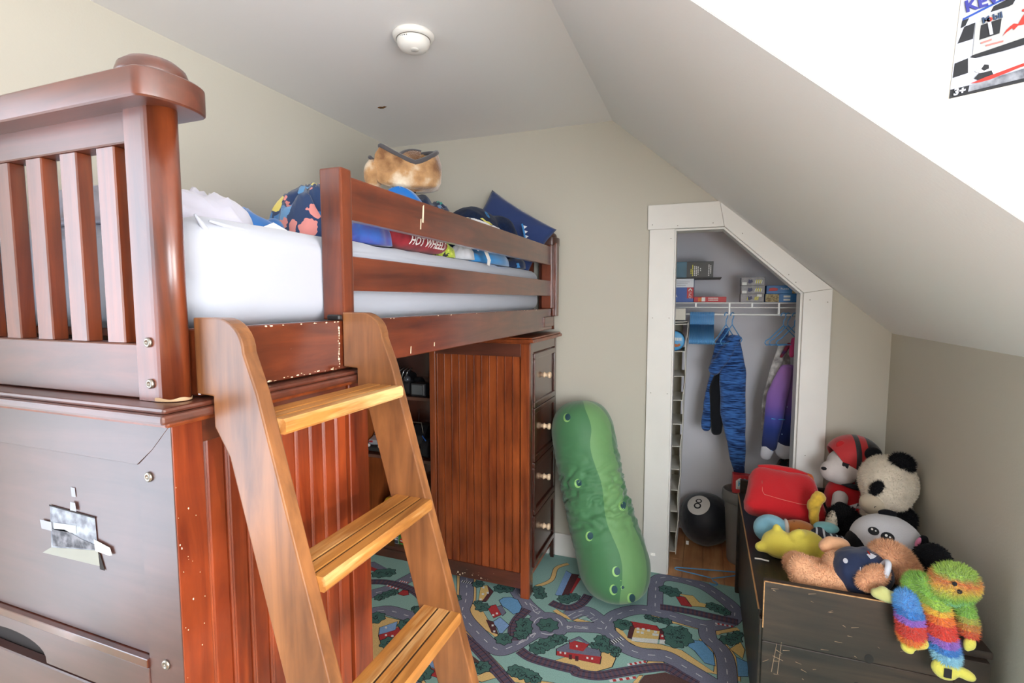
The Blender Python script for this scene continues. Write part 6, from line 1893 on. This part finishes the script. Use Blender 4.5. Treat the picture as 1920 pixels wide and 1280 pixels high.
blob('body', STP, gp2, [('e', (0.410, 2.060, T + 0.062), (0.036, 0.035, 0.040)), ('c', [((0.45, 2.05, T + 0.055), 0.036), ((0.50, 2.04, T + 0.050), 0.030)])], 0.006, 3, 0.003, 40)
blob('teal_cap', plush('plush_teal', '74a9ac'), gp2, [('e', (0.435, 2.085, T + 0.095), (0.042, 0.030, 0.020))], 0.005, 2)

# big sitting panda
pn = thing('panda_plush', 'large cream and black panda plush sitting against the right wall', 'plush toy', (0.62, 2.28, T))
hd = blob('head', WHITE_P, pn, [('e', (0.668, 2.260, 0.735), (0.092, 0.105, 0.100)), ('e', (0.655, 2.22, 0.700), (0.075, 0.08, 0.070))], 0.008, 4)
fur('head_pile', WHITE_P, hd, hd, 9000, 0.008, 0.0011, 1)
bd = blob('torso', WHITE_P, pn, [('e', (0.676, 2.29, 0.618), (0.078, 0.115, 0.105)), ('e', (0.670, 2.25, 0.572), (0.085, 0.10, 0.060))], 0.008, 4)
fur('torso_pile', WHITE_P, bd, bd, 6000, 0.008, 0.0011, 2)
mz = blob('muzzle', plush('plush_muzzle', 'c9bba4'), pn, [('e', (0.603, 2.180, 0.672), (0.042, 0.045, 0.040))], 0.005, 3)
seam_on('mouth_stitch', INK, pn, mz, frame((0.55, 1.9, 0.75), (1, -0.3, 0), (0, 0.25, 1)), [(0.028, -0.020), (0.034, -0.032), (0.030, -0.048), (0.018, -0.058)], 0.0012)
er = blob('ear', BLACK_P, pn, [('e', (0.698, 2.22, 0.822), (0.040, 0.026, 0.034), (0.2, 0.6, 0))], 0.006, 3)
fur('ear_pile', BLACK_P, er, er, 2600, 0.012, 0.0011, 3)
er2 = blob('ear', BLACK_P, pn, [('e', (0.640, 2.34, 0.815), (0.030, 0.026, 0.030))], 0.006, 3)
ep_ = blob('eye_patch', BLACK_P, pn, [('e', (0.616, 2.180, 0.728), (0.022, 0.024, 0.036), (0, 0.35, 0))], 0.005, 3)
fur('eye_pile', BLACK_P, ep_, ep_, 1600, 0.008, 0.001, 4)
ar = blob('arm', BLACK_P, pn, [('c', [((0.700, 2.20, 0.622), 0.046), ((0.655, 2.165, 0.612), 0.050), ((0.615, 2.15, 0.588), 0.044)])], 0.007, 4)
fur('arm_pile', BLACK_P, ar, ar, 7000, 0.012, 0.0011, 5)
lg = blob('leg', BLACK_P, pn, [('c', [((0.660, 2.18, 0.560), 0.046), ((0.585, 2.16, 0.562), 0.050), ((0.530, 2.165, 0.575), 0.056), ((0.510, 2.17, 0.605), 0.052)])], 0.007, 4)
fur('leg_pile', BLACK_P, lg, lg, 9000, 0.012, 0.0011, 6)
so = blob('sole', WHITE_P, pn, [('e', (0.470, 2.155, 0.588), (0.016, 0.034, 0.052), (0, 0.15, 0.25))], 0.005, 3)
seam_on('sole_stitch', INK, pn, so, frame((0.40, 1.9, 0.75), (0.9, -0.4, 0), (0.1, 0.4, 1)), [(0.052, 0.002 - 0.008 * k) for k in range(11)], 0.0009)

# puppy plush with a red hood
pu = thing('puppy_plush', 'white puppy plush in a red and black padded hood beside the big panda', 'plush toy', (0.60, 2.50, T))
PUW = plush('plush_pup_white', 'cfc6c2')
ph_ = blob('head', PUW, pu, [('e', (0.590, 2.48, 0.725), (0.080, 0.080, 0.070)), ('e', (0.525, 2.445, 0.702), (0.044, 0.045, 0.046)), ('e', (0.560, 2.455, 0.690), (0.06, 0.05, 0.045))], 0.007, 5)
HOOD = ramp_mat('hood_stripes', [(0.0, 'b9262a'), (0.30, 'b9262a'), (0.38, '232427'), (0.50, 'b9262a'), (0.62, 'b9262a'), (0.66, '232427')], 'x', -0.06, 0.10, rough=0.7, sheen=0.3)
hm = blob_mesh([('e', (0.612, 2.495, 0.758), (0.106, 0.098, 0.094)), ('e', (0.635, 2.49, 0.725), (0.094, 0.09, 0.085))], 0.007, 4)
bmn = bmesh.new(); bmn.from_mesh(hm)
cut = bmesh.ops.bisect_plane(bmn, geom=bmn.verts[:] + bmn.edges[:] + bmn.faces[:], plane_co=(0.572, 2.46, 0.715), plane_no=(-0.84, -0.14, -0.52), clear_outer=True)
bmn.to_mesh(hm); bmn.free()
hoo = add('hood', hm, HOOD, pu, smooth=True)
sd_ = hoo.modifiers.new('thickness', 'SOLIDIFY'); sd_.thickness = 0.006; sd_.offset = -1
blob('ear', plush('plush_hood_red', 'b9262a'), pu, [('e', (0.556, 2.455, 0.812), (0.022, 0.014, 0.022))], 0.004, 2)
INKP = mat('felt_black', '1a1a1d', 0.9)
patch('ear_spot', INKP, pu, ph_, (0.565, 2.40, 0.757), [(0.014 * math.cos(a) * (1 + 0.2 * math.cos(5 * a)), 0.022 * math.sin(a) * (1 + 0.2 * math.cos(5 * a))) for a in np.linspace(0, 6.28, 20, endpoint=False)], lift=0.002)
patch('nose', INKP, pu, ph_, (0.492, 2.42, 0.716), ell(0.010, 0.007, 12), lift=0.002)
tb = blob('torso', RED_P, pu, [('e', (0.590, 2.49, 0.585), (0.080, 0.07, 0.085)), ('e', (0.600, 2.48, T + 0.045), (0.085, 0.08, 0.045))], 0.007, 4)
tube('collar', mat('collar_charcoal', '2c2d33', 0.7), pu, [(0.592 + 0.062 * math.cos(a), 2.485 + 0.058 * math.sin(a), 0.652 - 0.018 * math.cos(a)) for a in np.linspace(0, 2 * PI, 28, endpoint=False)], 0.011, 8, closed=True)
lgp = blob('leg', PUW, pu, [('c', [((0.555, 2.42, 0.600), 0.030), ((0.540, 2.39, T + 0.03), 0.028)])], 0.006, 3)
patch('leg_spot', INKP, pu, lgp, (0.546, 2.37, 0.585), ell(0.018, 0.014, 14), lift=0.002)
patch('vest_patch', mat('felt_pale', 'c9c5c6', 0.9), pu, tb, (0.625, 2.41, 0.565), [(-0.045, 0.0), (-0.01, 0.022), (0.05, -0.005), (0.04, -0.014)], lift=0.002)

# round-headed panda cushion with big eyes
p2 = thing('panda_cushion', 'round white panda cushion with black ears lying behind the peach bear', 'plush toy', (0.60, 1.97, T))
VEL = plush('plush_white_velvet', 'bdbcc0')
pc = blob('head', VEL, p2, [('e', (0.585, 1.965, 0.622), (0.104, 0.092, 0.090)), ('e', (0.59, 1.97, 0.56), (0.08, 0.08, 0.06))], 0.007, 3)
blob('black_side', BLACK_P, p2, [('e', (0.505, 1.955, 0.590), (0.040, 0.064, 0.064))], 0.006, 3)
e1_ = blob('ear', BLACK_P, p2, [('e', (0.658, 1.890, 0.664), (0.016, 0.012, 0.028), (0, 0.3, 0))], 0.004, 2)
blob('inner_ear', plush('plush_pink', 'cf7a9c'), p2, [('e', (0.645, 1.882, 0.668), (0.007, 0.008, 0.019), (0, 0.3, 0))], 0.003, 2)
blob('ear', BLACK_P, p2, [('e', (0.592, 1.985, 0.712), (0.028, 0.014, 0.013))], 0.004, 2)
for P, r in (((0.568, 1.890, 0.668), 0.018), ((0.530, 1.890, 0.682), 0.015)):
    patch('eye', INKP, p2, pc, P, ell(r, r * 0.85, 18), lift=0.0015)
    patch('eye_glint', INKW, p2, pc, Vector(P) + Vector((-0.004, 0, 0.005)), ell(r * .22, r * .22, 8), lift=0.0028, rings=2)
    patch('eye_glint', INKW, p2, pc, Vector(P) + Vector((0.006, 0, 0.001)), ell(r * .16, r * .16, 8), lift=0.0028, rings=2)

# peach bear in a navy jersey lying over the near end board
br = thing('bear_plush', 'fluffy peach bear plush in a navy jersey lying on its back on the toy chest', 'plush toy', (0.43, 1.74, T))
l1 = blob('leg', PEACH_P, br, [('c', [((0.300, 1.80, 0.575), 0.040), ((0.345, 1.80, 0.570), 0.034), ((0.40, 1.79, 0.575), 0.034)])], 0.007, 3)
l2 = blob('leg', PEACH_P, br, [('c', [((0.300, 1.715, 0.610), 0.036), ((0.312, 1.715, 0.580), 0.044), ((0.355, 1.72, 0.572), 0.046), ((0.420, 1.725, 0.580), 0.044)])], 0.007, 3)
bt = blob('belly', PEACH_P, br, [('e', (0.405, 1.765, 0.600), (0.040, 0.062, 0.050))], 0.007, 3)
JER = mat('navy_jersey', '1d2b4c', 0.6, 0.3, sheen=0.2)
jr = blob('jersey', JER, br, [('e', (0.448, 1.738, 0.610), (0.066, 0.080, 0.068), (0, -0.5, 0)), ('e', (0.486, 1.742, 0.622), (0.058, 0.080, 0.060), (0, -0.4, 0))], 0.006, 4, 0.003, 30)
hb = blob('head', PEACH_P, br, [('e', (0.545, 1.760, 0.652), (0.062, 0.060, 0.048), (0, 0.55, 0.2)), ('e', (0.572, 1.745, 0.632), (0.038, 0.045, 0.040))], 0.007, 4)
a1 = blob('arm', PEACH_P, br, [('c', [((0.488, 1.672, 0.646), 0.024), ((0.468, 1.658, 0.636), 0.028), ((0.452, 1.652, 0.624), 0.024)])], 0.006, 3)
a2 = blob('arm', PEACH_P, br, [('c', [((0.430, 1.835, 0.640), 0.028), ((0.402, 1.83, 0.645), 0.026), ((0.385, 1.82, 0.640), 0.022)])], 0.006, 3)
for k, (o_, n_, l_) in enumerate(((l1, 4000, .006), (l2, 6000, .007), (hb, 8000, .012), (a1, 3000, .009), (bt, 2000, .006))):
    fur('pile', PEACH_P, o_, o_, n_, l_, 0.001, 20 + k)
SLV = mat('sleeve_white', 'c9ccd6', 0.7)
tube('sleeve_band', SLV, br, [(0.496 + 0.012 * math.sin(a), 1.676 + 0.034 * math.cos(a) * 0.6, 0.646 + 0.034 * math.sin(a)) for a in np.linspace(0, 2 * PI, 24, endpoint=False)], 0.008, 8, closed=True)
for k in range(2):
    patch('jersey_mark', SLV, br, jr, (0.440 + 0.006 * k, 1.665, 0.648), [(-0.0012, -0.010), (0.0012, -0.010), (0.0012, 0.010), (-0.0012, 0.010)], lift=0.002, rings=3)
patch('jersey_emblem', SLV, br, jr, (0.470, 1.690, 0.682), [(-0.010, 0.004), (0.0, 0.010), (0.014, 0.006), (0.008, -0.002), (0.0, -0.006)], lift=0.002, rings=3)
patch('jersey_emblem', PR, br, jr, (0.466, 1.690, 0.690), [(-0.006, 0.006), (-0.002, 0.007), (0.004, -0.003), (0.0, -0.002)], lift=0.0026, rings=3)
patch('jersey_number', SLV, br, jr, (0.412, 1.70, 0.655), [(0.006 * math.cos(a), 0.007 * math.sin(a)) for a in np.linspace(0, 6.28, 14, endpoint=False)], lift=0.0016, rings=2)
add('hang_string', tube_mesh([(0.560, 1.700, 0.640), (0.561, 1.690, 0.605), (0.561, 1.680, 0.575)], 0.0012, 6), LBL, br, smooth=True)

# black plush behind the rainbow one
bp_ = thing('black_plush', 'black furry plush with a round paw raised beside the right wall', 'plush toy', (0.60, 1.80, T))
q1 = blob('paw', BLACK_P, bp_, [('e', (0.648, 1.800, 0.635), (0.052, 0.050, 0.062), (0, 0.25, 0)), ('e', (0.628, 1.80, 0.570), (0.05, 0.05, 0.05))], 0.007, 3)
q2 = blob('body', BLACK_P, bp_, [('c', [((0.645, 1.745, 0.560), 0.038), ((0.618, 1.690, 0.548), 0.036), ((0.596, 1.668, 0.545), 0.032)]), ('e', (0.60, 1.72, T + 0.036), (0.055, 0.05, 0.034))], 0.007, 3)
fur('pile', BLACK_P, q1, q1, 3500, 0.006, 0.001, 31)
fur('pile', BLACK_P, q2, q2, 7000, 0.012, 0.001, 32)

# rainbow long-armed plush hanging over the near end board
RB = ['8fc4d8', '3c86cc', '9a6cc4', 'd6402e', 'e07a2c', 'ddb23c', '86b84a']
rn = thing('rainbow_plush', 'shaggy rainbow-striped long-limbed plush draped over the end of the toy chest', 'plush toy', (0.58, 1.60, 0.60))
def bands(name, cols, lo, hi): return ramp_mat(name, [((k + 0.0) / len(cols), c) for k, c in enumerate(cols)], 'z', lo - 0.60, hi - 0.60, rough=0.95, sheen=0.5, jitter=0.012)
R_ARM = bands('rainbow_arm', ['d0a63c', 'e07a2c', 'd6402e', 'd6402e', 'a06cc8', '3c86cc', '5aa0dc'], 0.515, 0.640)
R_LEG = bands('rainbow_leg', ['8fc4d8', '8fc4d8', '3c86cc', '9a6cc4', 'd6402e', 'd6402e', 'e07a2c', 'ddb23c', '9cc04a', '86b84a'], 0.490, 0.680)
R_ARM2 = bands('rainbow_far_arm', ['d6402e', 'd0602c', 'c98a3c', 'b0b04a', '86b84a'], 0.565, 0.640)
R_HEAD = ramp_mat('rainbow_head', [(0.0, '5aa0d0'), (0.22, '7cc4a8'), (0.36, '86b84a'), (0.58, 'b4bc48'), (0.72, 'd8b048'), (0.88, 'd07a40'), (1.0, '9cbc50')], 'z', 0.035, 0.135, rough=0.95, sheen=0.5, const=False, jitter=0.03)
LIME = plush('plush_lime', 'c9c258')
ra = blob('arm', R_ARM, rn, [('c', [((0.520, 1.580, 0.630), 0.024), ((0.524, 1.563, 0.600), 0.026), ((0.530, 1.560, 0.545), 0.027)])], 0.006, 3)
rl_ = blob('leg', R_LEG, rn, [('c', [((0.566, 1.590, 0.672), 0.025), ((0.580, 1.562, 0.630), 0.026), ((0.594, 1.560, 0.560), 0.027), ((0.606, 1.560, 0.510), 0.027)])], 0.006, 3)
rt = blob('torso', R_LEG, rn, [('e', (0.558, 1.612, 0.655), (0.034, 0.036, 0.034))], 0.006, 3)
rh = blob('head', R_HEAD, rn, [('e', (0.622, 1.588, 0.692), (0.050, 0.042, 0.046), (0, -0.25, 0)), ('e', (0.600, 1.582, 0.674), (0.040, 0.036, 0.036))], 0.006, 4)
ra2 = blob('arm', R_ARM2, rn, [('c', [((0.638, 1.580, 0.650), 0.016), ((0.646, 1.567, 0.610), 0.016), ((0.650, 1.562, 0.580), 0.015)])], 0.005, 3)
for k, (o_, m_, n_) in enumerate(((ra, R_ARM, 7000), (rl_, R_LEG, 9000), (rt, R_LEG, 4000), (rh, R_HEAD, 9000), (ra2, R_ARM2, 3000))):
    fur('pile', m_, o_, o_, n_, 0.011, 0.0009, 40 + k, droop=0.45)
blob('hand', LIME, rn, [('e', (0.540, 1.552, 0.530), (0.020, 0.015, 0.014), (0, -0.5, 0)), ('e', (0.520, 1.552, 0.514), (0.017, 0.013, 0.013), (0, 0.6, 0)), ('e', (0.552, 1.552, 0.534), (0.013, 0.012, 0.015))], 0.004, 2)
ft = blob('foot', LIME, rn, [('e', (0.600, 1.550, 0.478), (0.030, 0.018, 0.026), (0, 0.4, 0)), ('e', (0.640, 1.548, 0.478), (0.026, 0.012, 0.014), (0, 0.4, 0))], 0.004, 2)
box('sole_patch', INKP, rn, 0.592, 0.608, 1.5305, 1.5325, 0.468, 0.492, 0.0005)
blob('hand', LIME, rn, [('e', (0.652, 1.558, 0.556), (0.011, 0.010, 0.020)), ('e', (0.645, 1.558, 0.550), (0.009, 0.010, 0.018))], 0.004, 2)
blob('hand', plush('plush_pale_lime', 'b8b878'), rn, [('c', [((0.462, 1.610, 0.618), 0.014), ((0.490, 1.606, 0.616), 0.018), ((0.512, 1.605, 0.616), 0.014)]), ('e', (0.476, 1.606, 0.632), (0.014, 0.012, 0.010))], 0.004, 2)
tube('hidden_arm', R_LEG, rn, [(0.515, 1.608, 0.618), (0.54, 1.612, 0.63), (0.565, 1.615, 0.65)], 0.018, 10)
for p in ((0.606, 1.5455, 0.708), (0.616, 1.5430, 0.691)):
    blob('button_eye', INKP, rn, [('e', p, (0.006, 0.004, 0.006))], 0.002, 1)


bp_.location = bp_.location + Vector((0.008, 0.012, 0.001))
fb.location = fb.location + Vector((0, 0, 0.012))
rn.location = rn.location + Vector((0, -0.012, 0.006))
gp2.location = gp2.location + Vector((0.004, 0, 0.0005))

# ================================================================ let soft things give way where they touch
bpy.context.view_layer.update()
def meshes_of(r):
    return [o for o in [r] + list(r.children_recursive) if o.type == 'MESH' and o.get('kind') != 'stuff']
def solid(o):
    m = o.matrix_world
    return BVHTree.FromPolygons([m @ v.co for v in o.data.vertices], [tuple(p.vertices) for p in o.data.polygons])
RAY = Vector((0.31, 0.17, 0.935)).normalized()
def within(t, p):
    n, q = 0, p.copy()
    while n < 40:
        h = t.ray_cast(q, RAY)
        if h[0] is None: break
        n += 1
        q = h[0] + RAY * 1e-5
    return n % 2 == 1
def yield_to(name, obstacles, centre=None, gap=0.0015, rounds=2):
    """Move the surface of a soft thing out of what it presses on: drawn in level towards its own centre, or to the nearest face."""
    trees = [solid(o) for b in obstacles for o in meshes_of(bpy.data.objects[b])]
    for o in meshes_of(bpy.data.objects[name]):
        m, inv = o.matrix_world, o.matrix_world.inverted()
        for _ in range(rounds):
            for v in o.data.vertices:
                p = m @ v.co
                moved = False
                if centre is not None:
                    c = Vector((centre[0], centre[1], p.z))
                    for k in range(28):
                        near = any(within(t, p) or (t.find_nearest(p, gap)[0] is not None) for t in trees)
                        if not near: break
                        p = p.lerp(c, 0.07)
                        moved = True
                else:
                    for t in trees:
                        h, nn, _, d = t.find_nearest(p, 0.12)
                        if h is None: continue
                        if within(t, p):
                            p = h + (h - p).normalized() * gap if d > 1e-6 else h + nn * gap
                            moved = True
                        elif d < gap:
                            p = h + (p - h).normalized() * gap
                            moved = True
                if moved: v.co = inv @ p
        o.data.update()
yield_to('rumpled_sheet', ['fleece_throw'], (-1.13, 0.78))
yield_to('duvet', ['purple_cloth', 'red_blanket', 'fleece_throw'], (-1.15, 1.36))
yield_to('play_quilt', ['duvet', 'red_blanket', 'lime_cloth', 'quilted_pad'], (-1.10, 1.72))
yield_to('lime_cloth', ['red_blanket'], (-0.885, 1.67))
yield_to('quilted_pad', ['lime_cloth'], (-0.878, 1.79))
yield_to('turquoise_blanket', ['quilted_pad'], (-0.878, 2.06))
yield_to('navy_throw', ['turquoise_blanket', 'dinosaur_pillow'], (-0.862, 2.36))
yield_to('dinosaur_duvet', ['play_quilt', 'dinosaur_pillow', 'turquoise_blanket', 'quilted_pad'], (-1.17, 1.94), gap=0.004)
yield_to('striped_blanket', ['dinosaur_pillow', 'dinosaur_duvet', 'play_quilt', 'red_blanket', 'lime_cloth', 'quilted_pad', 'turquoise_blanket'], (-0.872, 1.96), gap=0.004, rounds=3)
yield_to('pillow', ['mattress', 'navy_throw', 'loft_bed', 'dinosaur_pillow'])
yield_to('clothes_heap', ['waste_bin', 'toy_carton'], (0.49, 3.09))
yield_to('printed_shirt', ['galaxy_top'])
yield_to('pink_top', ['galaxy_top', 'printed_shirt'])
yield_to('hooded_jacket', ['toy_carton'], gap=0.004)
yield_to('red_cushion', ['toy_chest'], gap=0.004)
yield_to('panda_plush', ['toy_chest'])
yield_to('orange_plush', ['puppy_plush', 'red_cushion', 'toy_chest'])
yield_to('shell_plush', ['red_cushion', 'toy_chest'])
yield_to('yellow_rag_toy', ['panda_plush', 'shell_plush', 'red_cushion', 'toy_chest'])
yield_to('yellow_plush', ['shell_plush', 'toy_chest'])
yield_to('striped_plush', ['yellow_plush', 'shell_plush', 'yellow_rag_toy', 'panda_plush', 'toy_chest'])
yield_to('black_plush', ['bear_plush', 'panda_cushion', 'toy_chest'])
yield_to('rainbow_plush', ['toy_chest', 'bear_plush', 'black_plush'])
